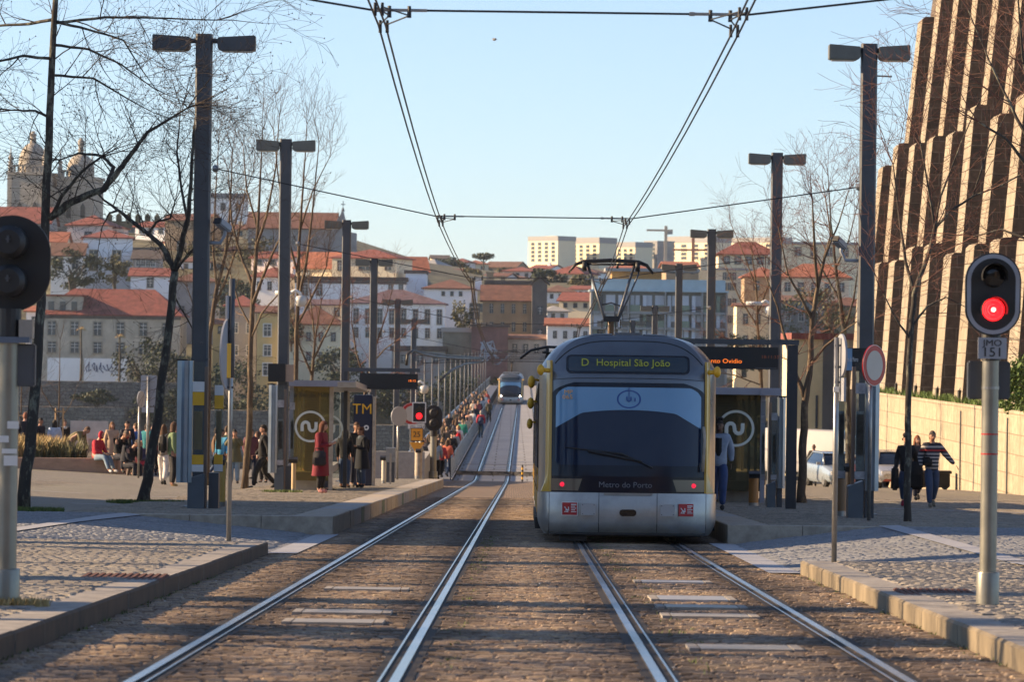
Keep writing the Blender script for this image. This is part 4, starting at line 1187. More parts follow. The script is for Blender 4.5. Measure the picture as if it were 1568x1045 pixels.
for s in (-1, 1):
    b = MB().box((s * .105, .13, Hh - .335 - .36), (.13, .12, .31)).build('cable_box', MT['steel_dark'], sg); bevel(b, .012)
MB().lathe((0, 0, Hh - .335 - .43), [(.073, 0), (.073, .02)], 16).build('clamp_band', MT['steel_grey'], sg)
for z in (1.22, 1.38): MB().lathe((0, 0, z), [(.0695, 0), (.0695, .012)], 16).build('red_band', MT['red_sign'], sg)
Yl = 28.7
p = P(9, 930, Yl)
sg, Hh = signal(p.x, Yl, G(Yl) + .16, PZ(12, 403, Yl), 1, 'dark back of the left hand signal at the picture edge', None, hh=(.29, .36), pole_r=.075)
b = MB().box((.13, -.03, Hh - .36 - .13), (.10, .12, .14)).build('cable_box', MT['steel_grey'], sg)
b = MB().box((.115, .02, Hh - .36 - .40), (.16, .10, .32)).build('cable_box', MT['steel_dark'], sg); bevel(b, .01)
MB().bbox(-.25, .16, -.10, .05, Hh - .36 - .235, Hh - .36 - .19).build('cross_bar', mat('blue grey bar', (.10, .13, .18), .5), sg)
for x, z, a, c in ((.045, 1.345, .085, .055), (-.02, 1.24, .07, .05), (.02, 1.15, .11, .035), (.03, 1.08, .10, .075)):
    MB().box((x, -.074, z), (a, .012, c), rz=0).build('paper_sticker', MT['white'], sg)
# small signals at the bridge end
Y2 = 150.0
p = P(641, 728, Y2)
e = empty('square_signal', (p.x, Y2, G(Y2) + .25), 0, 'square red signal with white rim at the end of the left platform', 'signal')
z0 = G(Y2) + .25
hz = PZ(642, 632, Y2) - z0
MB().lathe((.06, 0, 0), [(.13, 0), (.13, 1.1), (.10, 1.2), (.09, 1.25), (.06, 1.3), (.05, hz + .3)], 12).build('pole', MT['pole_green'], e, 'auto')
MB().bbox(-.26, .24, -.12, .1, hz - .38, hz + .38).build('backing_board', MT['black'], e)
fr = MB()
for a, b_, c_, d_ in ((-.28, .26, hz - .40, hz - .36), (-.28, .26, hz + .36, hz + .40), (-.28, -.24, hz - .36, hz + .36), (.22, .26, hz - .36, hz + .36)): fr.bbox(a, b_, -.14, -.10, c_, d_)
fr.build('white_border', MT['white'], e)
MB().sphere((-.01, -.15, hz - .14), (.12, .04, .12), 14, 8).build('lens', MT['red_lit'], e, True)
MB().lathe((-.01, -.12, hz + .15), [(.12, 0), (.13, -.12), (.11, -.12)], 14, axis='y').build('lens', MT['black_gloss'], e, True)
MB().bbox(-.44, -.06, -.10, -.08, hz - .64, hz - .46).build('number_plate', MT['white'], e)
pl = MB().bbox(-.05, .20, -.10, -.08, hz - .66, hz - .44).build('number_plate', MT['white'], e)
text_mesh('lettering', 'JMO', .11, MT['black'], pl, (-.25, -.105, hz - .55))
text_mesh('lettering', '151', .16, MT['black'], pl, (.075, -.105, hz - .55))
p = P(638, 690, Y2 - 1)
e = empty('speed_sign', (p.x, Y2 - 1, z0), 0, 'orange speed board reading 25 with a downward triangle below', 'sign')
MB().lathe((0, .05, 0), [(.11, 0), (.085, 1.05), (.05, 1.1), (.045, 2.0)], 12).build('pole', MT['pole_green'], e, 'auto')
zc = PZ(639, 666, Y2 - 1) - z0
b = MB().bbox(-.24, .24, -.05, -.01, zc - .25, zc + .25).build('square_board', MT['orange_sign'], e)
fr = MB()
for a, b_, c_, d_ in ((-.25, .25, zc - .26, zc - .23), (-.25, .25, zc + .23, zc + .26), (-.25, -.22, zc - .23, zc + .23), (.22, .25, zc - .23, zc + .23)): fr.bbox(a, b_, -.055, -.012, c_, d_)
fr.build('black_rim', MT['black'], b)
text_mesh('lettering', '25', .30, MT['black'], b, (0, -.06, zc), bold=.006)
MB().prism([(-.29, zc - .30), (.29, zc - .30), (0, zc - .78)], (0, -.05, 0), 'y', .04).build('triangle_board', MT['orange_sign'], e)
p = P(663, 728, Y2 + 4)
signal(p.x, Y2 + 4, z0 - .1, PZ(667, 641, Y2 + 4), 1, 'black back of an oval signal at the bridge end, beside the square one', None, hh=(.34, .52), pole_r=.13)
# no-entry discs
def disc(px, py, Y, r, turn, label, zb, pole=True, back=False, group=None):
    p = P(px, py, Y)
    e = empty('round_sign', (p.x, Y, zb), turn, label, 'sign', group)
    H = p.z - zb
    if pole: MB().tube([(0, .06, 0), (0, .06, H + r * .9)], .032, 10).build('pole', MT['steel_grey'], e, True)
    f = 1 if back else -1
    MB().lathe((0, 0, H), [(r, .012), (r, -.012)], 40, axis='y').build('red_disc' if not back else 'grey_disc', MT['red_sign'] if not back else MT['grey_border'], e, 'auto')
    if not back:
        MB().lathe((0, 0, H), [(r * 1.0, -.013), (r * 1.0, -.0135)], 40, axis='y')
        w_ = MB(); n = 40
        w_.grid([[Vector((q * math.cos(2 * PI * k / n), -.015, H + q * math.sin(2 * PI * k / n))) for k in range(n)] for q in (r * .975, r * 1.0)], None, True)
        w_.build('white_rim', MT['white'], e)
        MB().lathe((0, 0, H), [(r * .72, -.0125), (r * .72, -.017)], 40, axis='y').build('pale_face', mat('sign face', (.50, .48, .44), .5, 0, .05, 2), e, 'auto')
    return e
disc(1338, 560, 62.5, .335, R(52), 'round red rimmed sign with blank pale face on the right', G(62.5) + .31)
disc(631, 634, 152.5, .44, R(10), 'red rimmed round sign half hidden behind the square signal', G(149) + .25)
disc(611, 638, 139, .36, R(40), 'pale back of a round sign near the end of the left platform', G(139) + .3, True, True)
disc(216, 612, 118, .26, R(68), 'round sign seen nearly edge on, on a thin dark pole', plaza_l(-11, 118), True, True)
# board seen from behind on a pole
Yb = 121
p = P(226, 690, Yb); z0 = plaza_l(p.x, Yb)
e = empty('board_sign', (p.x, Yb, z0), 0, 'grey back of a square road sign above the plaza crowd', 'sign')
MB().tube([(0, -.05, 0), (0, -.05, PZ(226, 577, Yb) - z0)], .045, 8).build('pole', MT['steel_grey'], e, True)
bb = MB().bbox(-.24, .26, -.01, .01, PZ(226, 622, Yb) - z0, PZ(226, 575, Yb) - z0).bbox(-.2, .18, -.02, 0, PZ(226, 632, Yb) - z0, PZ(226, 624, Yb) - z0).build('board', MT['grey_border'], e)
for z in (585, 597, 610): MB().bbox(-.2, .2, -.03, -.012, PZ(226, z, Yb) - z0 - .015, PZ(226, z, Yb) - z0 + .015).build('rail', MT['steel_grey'], bb)
# edge-on sign poles close to the camera
Yp = 52.5
p = P(350, 842, Yp); zb = G(Yp) + .05
e = empty('sign_pole', (p.x, Yp, zb), 0, 'thin grey pole on the left carrying a sign seen edge on', 'sign pole')
Ht = PZ(352, 427, Yp) - zb
MB().tube([(0, 0, 0), (0, 0, Ht)], .033, 10).build('pole', MT['steel_grey'], e, True)
MB().tube([(0, 0, Ht - 1.35), (0, 0, Ht)], .042, 10).build('upper_sleeve', MT['steel_dark'], e, True)
zc = PZ(350, 543, Yp) - zb
s = MB().lathe((0, 0, 0), [(.48, -.012), (.48, .012)], 32, axis='y').build('round_plate', MT['grey_border'], e, 'auto'); s.location = (-.055, 0, zc); s.rotation_euler = (0, 0, R(83))
s = MB().bbox(-.07, .07, -.012, .012, -.22, .25).build('yellow_plate', MT['yellow'], e); s.location = (-.04, -.05, zc - .1); s.rotation_euler = (0, 0, R(30))
s = MB().bbox(-.14, .14, -.012, .012, -.16, .16).build('small_plate', MT['grey_border'], e); s.location = (-.04, 0, zc + .64); s.rotation_euler = (0, 0, R(80))
for dz in (-.45, -.1, .35, .75): MB().box((-.02, 0, zc + dz), (.12, .06, .03)).build('clamp', MT['steel_dark'], e)
Yp = 43.0
p = P(1277, 860, Yp); zb = G(Yp) + .16
e = empty('sign_pole', (p.x, Yp, zb), 0, 'thin grey pole on the right carrying a pale sign seen edge on', 'sign pole')
Ht = PZ(1277, 517, Yp) - zb
MB().tube([(0, 0, 0), (0, 0, Ht)], .03, 10).build('pole', MT['steel_grey'], e, True)
MB().box((0, 0, Ht - .58), (.064, .064, .06)).build('paper_sticker', MT['white'], e)
s = MB().lathe((0, 0, 0), [(.24, -.012), (.24, .012)], 32, axis='y').build('round_plate', MT['grey_border'], e, 'auto'); s.location = (.055, .02, Ht - .20); s.rotation_euler = (0, 0, R(-81))
s = MB().bbox(-.16, .16, -.012, .012, -.13, .13).build('small_plate', MT['grey_border'], e); s.location = (.055, 0, Ht - .58); s.rotation_euler = (0, 0, R(-80))
for dz in (-.09, -.33, -.5): MB().box((.02, 0, Ht + dz), (.08, .05, .025)).build('clamp', MT['steel_dark'], e)

# ------------------------------------------------------------------ timetable and ticket columns
MT['poster'] = mat('printed poster', (.30, .31, .33), .35, 0, .35, 9)
def totem(px0, px1, ytop, Y, zb, label, flip=1, colours=True):
    x0, x1 = PX(px0, 680, Y), PX(px1, 680, Y)
    e = empty('information_panel', ((x0 + x1) / 2, Y, zb), 0, label, 'information panel', 'aluminium and glass information panels')
    H = PZ((px0 + px1) / 2, ytop, Y) - zb
    W = x1 - x0
    hb = H * .22
    # base cabinet, slanted top
    MB().prism([(-W * .25, 0), (-W * .25, hb * .92), (W * .12, hb * 1.08), (W * .12, 0)], (0, -.06, 0), 'y', .36).build('base_cabinet', mat('cabinet grey', (.10, .125, .15), .4, .2, .1, 3), e)
    MB().bbox(min(W * .2, W * .42), max(W * .2, W * .42), .12, .42, 0, hb * 1.1).build('rear_cabinet', MT['steel_dark'], e)
    # folded aluminium fin
    a = -W / 2 if flip > 0 else W / 2
    s = flip
    f = [(a, -.10), (a + s * W * .10, -.13), (a + s * W * .16, -.09), (a + s * W * .24, -.09), (a + s * W * .27, -.12), (a + s * W * .34, -.10), (a + s * W * .34, .10), (a, .10)]
    MB().prism(f, (0, 0, hb * .80), 'z', H - hb * .80).build('aluminium_fin', MT['alu_blue'], e)
    MB().bbox(a + s * W * .1 - .1, a + s * W * .1 + .1, -.09, .05, H, H + .03).build('fin_cap', MT['black'], e)
    # two glass leaves turned a little, with yellow and white bands
    for q, (xa, xb, yy, tz) in enumerate(((.34, .60, -.08, 0), (.80, 1.0, .22, -.06))):
        xx0, xx1 = a + s * W * xa, a + s * W * xb
        l, r_ = min(xx0, xx1), max(xx0, xx1)
        g = MB().bbox(l, r_, yy, yy + .02, hb * 1.02 + .05, H + tz - .02).build('glass_leaf', MT['glass'], e)
        for za_, zb_ in ((H * .70 + tz, H * .79 + tz), (H * .30, H * .365)):
            if colours: MB().bbox(l, r_, yy - .008, yy - .002, za_, zb_).build('yellow_band', MT['yellow'], g)
        for za_, zb_ in ((H * .79 + tz + .004, H * .86 + tz), (hb * 1.05 + .05, H * .298)):
            MB().bbox(l, r_, yy - .008, yy - .002, za_, zb_).build('white_band', MT['white'] if colours else MT['poster'], g)
        if not colours: MB().bbox(l + .02, r_ - .02, yy + .022, yy + .03, H * .30, H * .68).build('timetable_sheet', MT['poster'], g)
        MB().bbox(l + .03, r_ - .03, yy + .022, yy + .026, H * .40, H * .66).build('printed_lines', MT['wood'] if colours else MT['poster'], g)
    MB().bbox(a + s * W * .62 - .03, a + s * W * .62 + .03, .10, .16, 0, H - .1).build('rear_post', mat('copper lit post', (.22, .17, .14), .4, .4), e)
    return e
totem(271, 340, 553, 66.0, G(66) + .31, 'aluminium and glass panel with yellow bands at the near end of the left platform')
totem(411, 450, 590, 94.0, G(94) + .31, 'aluminium information panel standing just left of the glass shelter', 1, False)
totem(1284, 1345, 553, 65.0, G(65) + .31, 'aluminium information panel behind the round sign on the right', -1, False)
totem(1166, 1202, 609, 77.0, G(77) + .31, 'aluminium information panel right of the shelter on the right platform', -1, False)
def bollard(px, pyt, pyb, Y, zb, label, m_=None, r=.10):
    p = P(px, pyt, Y)
    e = empty('bollard', (p.x, Y, zb), 0, label, 'bollard', 'ticket validators and bollards')
    H = p.z - zb
    MB().lathe((0, 0, 0), [(r, 0), (r, H - .05), (r * .92, H)], 16).build('post', m_ or MT['yellow'], e, 'auto')
    MB().lathe((0, 0, 0), [(r * 1.02, .0), (r * 1.02, H * .12)], 16).build('foot', MT['steel_grey'], e, 'auto')
    b = MB().box((0, 0, H + .06), (.22, .16, .10)).build('reader', MT['black'], e); b.rotation_euler = (R(20), 0, 0)
MT['validator'] = mat('yellow validator', (.70, .43, .10), .45, 0, .1, 3)
bollard(337, 706, 780, 68.5, G(68.5) + .3, 'yellow ticket validator behind the near left information panel', MT['validator'], .105)
bollard(450, 705, 757, 93.0, G(93) + .3, 'pale ticket validator in front of the shelter bench', mat('cream post', (.50, .38, .20), .5), .055)
bollard(1154, 728, 772, 79.0, G(79) + .3, 'orange ticket validator left of the right platform panel', mat('orange post', (.35, .15, .03), .5), .10)
bollard(1288, 716, 800, 67.0, G(67) + .3, 'brown ticket validator left of the near right panel', mat('brown post', (.22, .12, .05), .5), .10)
# station name light boxes fixed to the posts
def namebox(px0, px1, y0, y1, Y, front, label):
    a, b = P(px0, y0, Y), P(px1, y1, Y)
    w_, h = b.x - a.x, a.z - b.z
    e = empty('station_sign', ((a.x + b.x) / 2, Y, (a.z + b.z) / 2), 0, label, 'station sign', 'station name light boxes')
    bx = MB().bbox(-w_ / 2, w_ / 2, -.10, .16, -h / 2, h / 2).build('casing', MT['black'], e); bevel(bx, .012)
    if front:
        fp = MB().bbox(-w_ / 2 - .006, w_ / 2 - .33, -.12, .10, -h / 2 + .01, h / 2 - .01).build('blue_panel', mat('pale blue panel', (.20, .34, .50), .35, 0, .1, 3), e)
        text_mesh('lettering', 'Jardim do Morro', .12, MT['white'], fp, (-w_ / 2 + .14, -.125, .0), sx=.32, bold=.003)
    else:
        MB().bbox(w_ / 2 + .002, w_ / 2 + .20, -.05, .14, -h / 2, h / 2 - .02).build('side_panel', mat('lit timber colour panel', (.33, .24, .18), .6, 0, .15, 3), e)
namebox(1290, 1332, 533, 569, 68.6, True, 'pale blue light box naming Jardim do Morro on the right post')
namebox(411, 437, 557, 585, 94.6, False, 'black back of the station sign on the left shelter post')

# ------------------------------------------------------------------ hanging departure displays
def display(x0, x1, xpost, Y, ztop, zb, label, left, text, small):
    e = empty('departure_display', (xpost, Y, zb), 0, label, 'display', 'hanging departure displays')
    ox = xpost
    H = ztop - zb
    xa, xb = x0 - ox, x1 - ox
    pw = .05 if left else .10
    MB().bbox(-pw, pw, -pw, pw, 0, H - .101).build('post', mat('post charcoal', (.035, .038, .045), .45, .2), e)
    xe = (xa - .1, .12) if not left else (-.12, xb + .06)
    MB().bbox(xe[0], xe[1], -.10, .10, H - .10, H).build('beam', MT['steel_dark'], e)
    bx = MB().bbox(xa, xb, -.12, .12, H - .58, H - .15).build('display_case', MT['black'], e); bevel(bx, .01)
    for x in (xa + .2, xb - .2): MB().bbox(x - .02, x + .02, -.02, .02, H - .16, H - .09).build('hanger', MT['steel_dark'], e)
    if text:
        text_mesh('lettering', text, .12, MT['led_amber'], bx, (xa + (xb - xa) * .42, -.13, H - .43), sx=1.15, bold=-.002)
    text_mesh('lettering', small, .085, mat('dim amber', (.4, .10, .04), .5) if text else MT['led_amber'], bx, (xb - .16, -.13, H - .34), sx=1.2, bold=-.001)
    MB().bbox(xb - .45, xb - .03, -.126, -.121, H - .565, H - .545).build('maker_strip', MT['steel_dark'], bx)
Yd = 75.0
display(PX(1046, 545, Yd), PX(1191, 545, Yd), PX(1212, 650, Yd), Yd, PZ(1140, 520, Yd), G(Yd) + .31, 'dark departure display with amber letters on the right platform', False, 'Santo Ovidio', '18:11:33')
Yd = 105.0
display(PX(551, 575, Yd), PX(640, 575, Yd), PX(529, 640, Yd), Yd, PZ(590, 564, Yd), G(Yd) + .31, 'dark departure display hanging over the left platform', True, None, '18:12')

# ------------------------------------------------------------------ shelters
def arc_m(mb, x, z, y, r, w_, sy=1):
    n = 48
    def o(t, rr): return Vector((x + rr * math.cos(t), y, z + rr * math.sin(t)))
    mb.grid([[o(2 * PI * k / n, r - w_) for k in range(n)], [o(2 * PI * k / n, r) for k in range(n)]], None, True)
    # rounded m: two arches
    s = r * .40
    pts = [(-s * 1.3, -s * .75), (-s * 1.3, s * .1)] + [(-s * .75 - s * .55 * math.cos(R(a)), s * .15 + s * .55 * math.sin(R(a))) for a in range(20, 180, 32)] + [(-s * .2, 0)] + [(s * .35 - s * .55 * math.cos(R(a)), -s * .15 - s * .55 * math.sin(R(a))) for a in range(20, 180, 32)] + [(s * .9, 0), (s * .9, s * .72)]
    q = [Vector((x + a, y - .004, z + b)) for a, b in pts]
    mb.tube(q, w_ * .75, 4, flat=.15)
MT['logo_white'] = mat('frosted white film', (.62, .66, .62), .6)
MT['roof_alu'] = mat('roof edge aluminium', (.27, .28, .34), .4, .4, .08, 3)
def shelter(x0, x1, y0, y1, zb, zr, label, right=False):
    e = empty('tram_shelter', ((x0 + x1) / 2, y0, zb), 0, label, 'shelter', 'glass tram shelters')
    cx_ = (x0 + x1) / 2
    H = zr - zb
    L_ = y1 - y0
    a, b = x0 - cx_, x1 - cx_
    # roof slopes with the street
    dz = -.0281 * L_
    rx1 = b + (.62 if not right else .35); rx0 = a - (.35 if not right else .62)
    m = MB()
    m.add([(rx0, -.5, H), (rx1, -.5, H), (rx1, L_ + .5, H + dz), (rx0, L_ + .5, H + dz), (rx0, -.5, H + .15), (rx1, -.5, H + .15), (rx1, L_ + .5, H + dz + .15), (rx0, L_ + .5, H + dz + .15)],
          [(3, 2, 1, 0), (4, 5, 6, 7), (0, 1, 5, 4), (1, 2, 6, 5), (2, 3, 7, 6), (3, 0, 4, 7)])
    m.build('roof', MT['roof_alu'], e)
    MB().bbox(rx1 - .45, rx1 + .02, -.52, -.44, H - .01, H + .12).build('roof_nose', MT['granite_edge'] if not right else MT['roof_alu'], e)
    for k, yy in enumerate((0, L_)):
        zz = dz * yy / L_
        lo = -.0281 * yy
        g = MB().bbox(a, b, yy, yy + .025, lo + .25, H + zz).build('end_glass', (MT['glass_olive'] if right else MT['glass_amber']) if k == 0 else MT['glass'], e)
        lg = MB()
        lc = a + (b - a) * (.48 if not right else .62)
        arc_m(lg, lc, lo + 1.62, yy - .012, .40, .055)
        lg.build('line_emblem', MT['logo_white'], g, recalc=False)
        text_mesh('lettering', 'Jardim do Morro', .155, mat('dark film letters', (.02, .02, .02), .6), g, (lc + .05, yy - .008, lo + 2.42), ext=.001)
        for xx in ((a, b) if not right else (a, b)):
            MB().bbox(xx - .05, xx + .05, yy - .04, yy + .10, lo, H + zz).build('corner_post', MT['granite_edge'] if (xx == b and not right) else MT['roof_alu'], e)
    back = a if not right else b
    for k in range(4):
        y_a, y_b = L_ * k / 4 + .06, L_ * (k + 1) / 4 - .06
        z_a, z_b = dz * y_a / L_, dz * y_b / L_
        MB().add([(back, y_a, z_a + .25), (back, y_b, z_b + .25), (back, y_b, H + z_b), (back, y_a, H + z_a)], [(0, 1, 2, 3)]).build('back_glass', MT['glass'], e, recalc=False)
        MB().bbox(back - .03, back + .03, y_b, y_b + .08, z_b, H + z_b).build('mullion', MT['roof_alu'], e)
    # louvred machine cabinet inside, behind the end glass
    c = MB().bbox(a + (b - a) * .30, a + (b - a) * .66, .8, 1.3, .05, 2.5).build('cabinet', mat('cabinet beige', (.23, .19, .11), .6), e)
    lv = MB()
    for k in range(34): lv.bbox(a + (b - a) * .36, a + (b - a) * .60, .785, .80, .35 + k * .06, .35 + k * .06 + .018)
    lv.build('louvres', MT['black'], c)
    bn = (a + .05, a + .75) if not right else (b - .95, b - .05)
    s_ = MB().bbox(bn[0] - .02, bn[1] + .1, .3, L_ - 1, .28, .46).build('bench_top', MT['concrete'], e); bevel(s_, .02)
    for yy in (.6, L_ * .5): MB().bbox(bn[0] + .02, bn[1] - .05, yy, yy + .7, -.1, .28).build('bench_foot', MT['concrete'], e)
    return e
Ys = 97.5
sh_l = shelter(PX(446, 650, Ys), PX(507, 650, Ys), Ys, Ys + 9.8, G(Ys) + .31, PZ(500, 592, Ys), 'glass tram shelter with metro emblem on the left platform')
Ys = 84.0
sh_r = shelter(PX(1060, 650, Ys), PX(1168, 650, Ys), Ys, Ys + 9.8, G(Ys) + .31, PZ(1120, 604, Ys), 'glass tram shelter on the right platform behind the young man', True)
# ticket machine
Yt = 112.0
p = P(555, 735, Yt); z0 = G(Yt) + .31
e = empty('ticket_machine', (p.x, Yt, z0), 0, 'tall navy ticket machine lettered TM under the left display', 'ticket machine')
H = PZ(555, 605, Yt) - z0
b = MB().bbox(-.27, .27, -.2, .3, 0, H).build('cabinet', mat('navy cabinet', (.012, .018, .045), .35), e); bevel(b, .02)
tb = text_mesh('lettering', 'TM', .42, MT['yellow'], e, (-.02, -.215, H - .42), bold=.012)
n = 20
MB().grid([[Vector((.10 + r * math.cos(2 * PI * k / n), -.212, H - .95 + r * math.sin(2 * PI * k / n))) for k in range(n)] for r in (.035, .075)], None, True).build('ring_mark', MT['white'], e)
MB().bbox(-.2, .2, -.21, -.19, 1.0, 1.35).build('screen', MT['black_gloss'], e)
MB().bbox(.28, .36, -.25, .30, 0, H - .05).build('side_profile', MT['granite_edge'], e)
# litter bin, white post and parapet by the bridge end
Yb = 120.0
p = P(598, 730, Yb); z0 = G(Yb) + .31
e = empty('litter_bin', (p.x, Yb, z0), 0, 'grey box shaped litter bin near the end of the left platform', 'litter bin')
H = PZ(598, 686, Yb) - z0
MB().bbox(-.13, .13, -.15, .15, .05, H * .62).build('bin_body', MT['steel_dark'], e)
MB().bbox(-.15, .15, -.17, .17, H * .60, H).build('hood', MT['steel_grey'], e)
MB().bbox(-.03, .03, -.2, -.16, 0, H * .85).build('front_post', MT['granite_edge'], e)
bollard(588, 702, 727, 122, G(122) + .3, 'short cream post left of the grey litter bin', mat('cream bollard', (.55, .50, .40), .5), .075)
Yb = 148
e = empty('parapet', (0, 0, 0), 0, 'low pale stone parapet behind the end of the left platform', 'wall')
a, b = PX(570, 700, Yb), PX(650, 700, Yb)
MB().bbox(a, b, Yb, Yb + .4, G(Yb) - .3, PZ(600, 692, Yb)).build('stone', MT['concrete'], e)
MB().bbox(b - .3, b, Yb + .41, Yb + 27, -.3, PZ(600, 692, Yb) - .3).build('stone_return', MT['concrete'], e)
bollard(641, 690, 728, 146, G(146) + .28, 'pale stone bollard at the foot of the orange speed board', MT['granite_edge'], .14)
# yellow and black marker post between the tracks near the bridge
p = P(800, 712, 176)
e = empty('marker_post', (p.x, 176, 0), 0, 'slim yellow and black striped post between the tracks', 'marker post')
for k in range(7): MB().lathe((0, 0, k * .11), [(.045, 0), (.045, .11)], 10).build('band', MT['yellow'] if k % 2 else MT['black'], e)

# ------------------------------------------------------------------ cameras on the posts
def cctv(px, py, Y, dirx, label, dome=False):
    p = P(px, py, Y)
    e = empty('security_camera', p, 0, label, 'camera', 'security cameras on lamp posts')
    if dome:
        MB().tube([(-.5, 0, .05), (-.1, 0, .05)], .05, 8).tube([(-.12, 0, .05), (0, 0, .12), (.12, 0, .05), (.14, 0, -.02)], .04, 8).build('bracket', MT['white'], e, True)
        MB().lathe((.14, 0, -.30), [(.01, 0), (.11, .04), (.15, .14), (.14, .26), (.03, .30)], 16).build('dome', mat('dome housing', (.55, .55, .53), .3), e, True)
    else:
        MB().tube([(dirx * .45, 0, -.28), (dirx * .08, 0, -.28), (0, 0, -.12), (0, 0, 0)], .03, 8).build('bracket', MT['grey_border'], e, True)
        b = MB().bbox(-.08, .08, -.24, .10, -.06, .07).build('camera_body', MT['grey_border'], e); bevel(b, .02)
        b.rotation_euler = (R(-25), 0, R(-35))
        MB().bbox(-.075, .075, -.26, -.235, -.05, .05).build('lens_hood', MT['black'], b)
cctv(345, 348, 68, -1, 'small camera on the nearest left lamp post')
cctv(1288, 375, 69, 1, 'small camera on the nearest right lamp post')
p = P(1302, 385, 69.3)
cctv(643, 590, 128, -1, 'white dome camera hanging below the left display', True)
cctv(452, 452, 96, -1, 'white dome camera on the second left lamp post', True)
cctv(1172, 468, 99, 1, 'pale dome camera on the second right lamp post', True)
# seagull
p = P(757, 60, 120)
e = MB()
e.sphere((0, 0, 0), (.05, .11, .045), 8, 6)
e.tube([(-.10, 0, .005), (-.05, -.01, .02), (0, 0, .0), (.05, -.01, .02), (.10, 0, .005)], [.004, .018, .03, .018, .004], 6, flat=.3)
o = e.build('seagull', mat('gull grey', (.22, .22, .23), .7), None, True); o.location = p; o.rotation_euler = (0, R(6), R(30))
tag(o, 'small grey gull gliding in the open sky', 'bird')
# ------------------------------------------------------------------ trees
def barkmat(name, c1, c2, scale=9, moss=None):
    m, t, b = newmat(name); L = t.links
    tc = t.nodes.new('ShaderNodeTexCoord'); mp = t.nodes.new('ShaderNodeMapping'); mp.inputs['Scale'].default_value = (1, 1, .45)
    L.new(tc.outputs['Object'], mp.inputs[0])
    nz = t.nodes.new('ShaderNodeTexNoise'); nz.inputs['Scale'].default_value = scale; nz.inputs['Detail'].default_value = 6; nz.inputs['Roughness'].default_value = .7
    L.new(mp.outputs[0], nz.inputs['Vector'])
    mr = t.nodes.new('ShaderNodeMapRange'); mr.inputs[1].default_value = .52; mr.inputs[2].default_value = .64
    L.new(nz.outputs[0], mr.inputs[0])
    mx = t.nodes.new('ShaderNodeMix'); mx.data_type = 'RGBA'
    L.new(mr.outputs[0], mx.inputs[0]); mx.inputs[6].default_value = (*c1, 1); mx.inputs[7].default_value = (*c2, 1)
    L.new(mx.outputs[2], b.inputs['Base Color']); b.inputs['Roughness'].default_value = .9
    bp = t.nodes.new('ShaderNodeBump'); bp.inputs['Strength'].default_value = .8; bp.inputs['Distance'].default_value = .03
    L.new(nz.outputs[0], bp.inputs['Height']); L.new(bp.outputs[0], b.inputs['Normal'])
    return m
MT['bark_dark'] = barkmat('dark lichened bark', (.045, .039, .033), (.20, .20, .15), 7)
MT['bark_pale'] = barkmat('pale bark', (.085, .06, .04), (.20, .15, .09), 6)
MT['twig_dark'] = mat('dark twigs', (.055, .042, .034), .85)
MT['twig_red'] = mat('reddish twigs', (.15, .065, .045), .8)
MT['twig_pale'] = mat('pale brown twigs', (.13, .085, .055), .85)

def unit(rnd):
    while True:
        v = Vector((rnd.uniform(-1, 1), rnd.uniform(-1, 1), rnd.uniform(-1, 1)))
        if .05 < v.length < 1: return v.normalized()
def grow(tw, p, d, L, r, lev, rnd, up, kids, wob, buds):
    n = 5 if lev > 1 else 4
    pts = [p.copy()]; rad = [r]
    q = p.copy(); d = d.copy()
    for i in range(n):
        d = (d + unit(rnd) * wob + Vector((0, 0, up))).normalized()
        q = q + d * (L / n)
        pts.append(q.copy()); rad.append(max(.0028, r * (1 - (i + 1) / n * .82)))
        if lev > 0 and i >= 0:
            nk = kids if rnd.random() < .85 else kids - 1
            for _ in range(max(0, nk) if i < n - 1 else nk + 1):
                side = unit(rnd); side = (side - d * side.dot(d))
                if side.length < .1: continue
                side.normalize()
                a = R(rnd.uniform(22, 55))
                nd = d * math.cos(a) + side * math.sin(a)
                grow(tw, q, nd, L * rnd.uniform(.42, .68), max(.003, rad[-1] * .62), lev - 1, rnd, up * 1.1, kids, wob, buds)
    tw.tube(pts, rad, 3 if r < .02 else 5, caps=False)
    if buds and lev == 0 and rnd.random() < buds:
        e = pts[-1]; s = .012
        tw.add([e + Vector((s, 0, -s)), e + Vector((-s, s, -s)), e + Vector((-s, -s, -s)), e + Vector((0, 0, s * 1.4))], [(0, 1, 2), (0, 1, 3), (1, 2, 3), (2, 0, 3)])
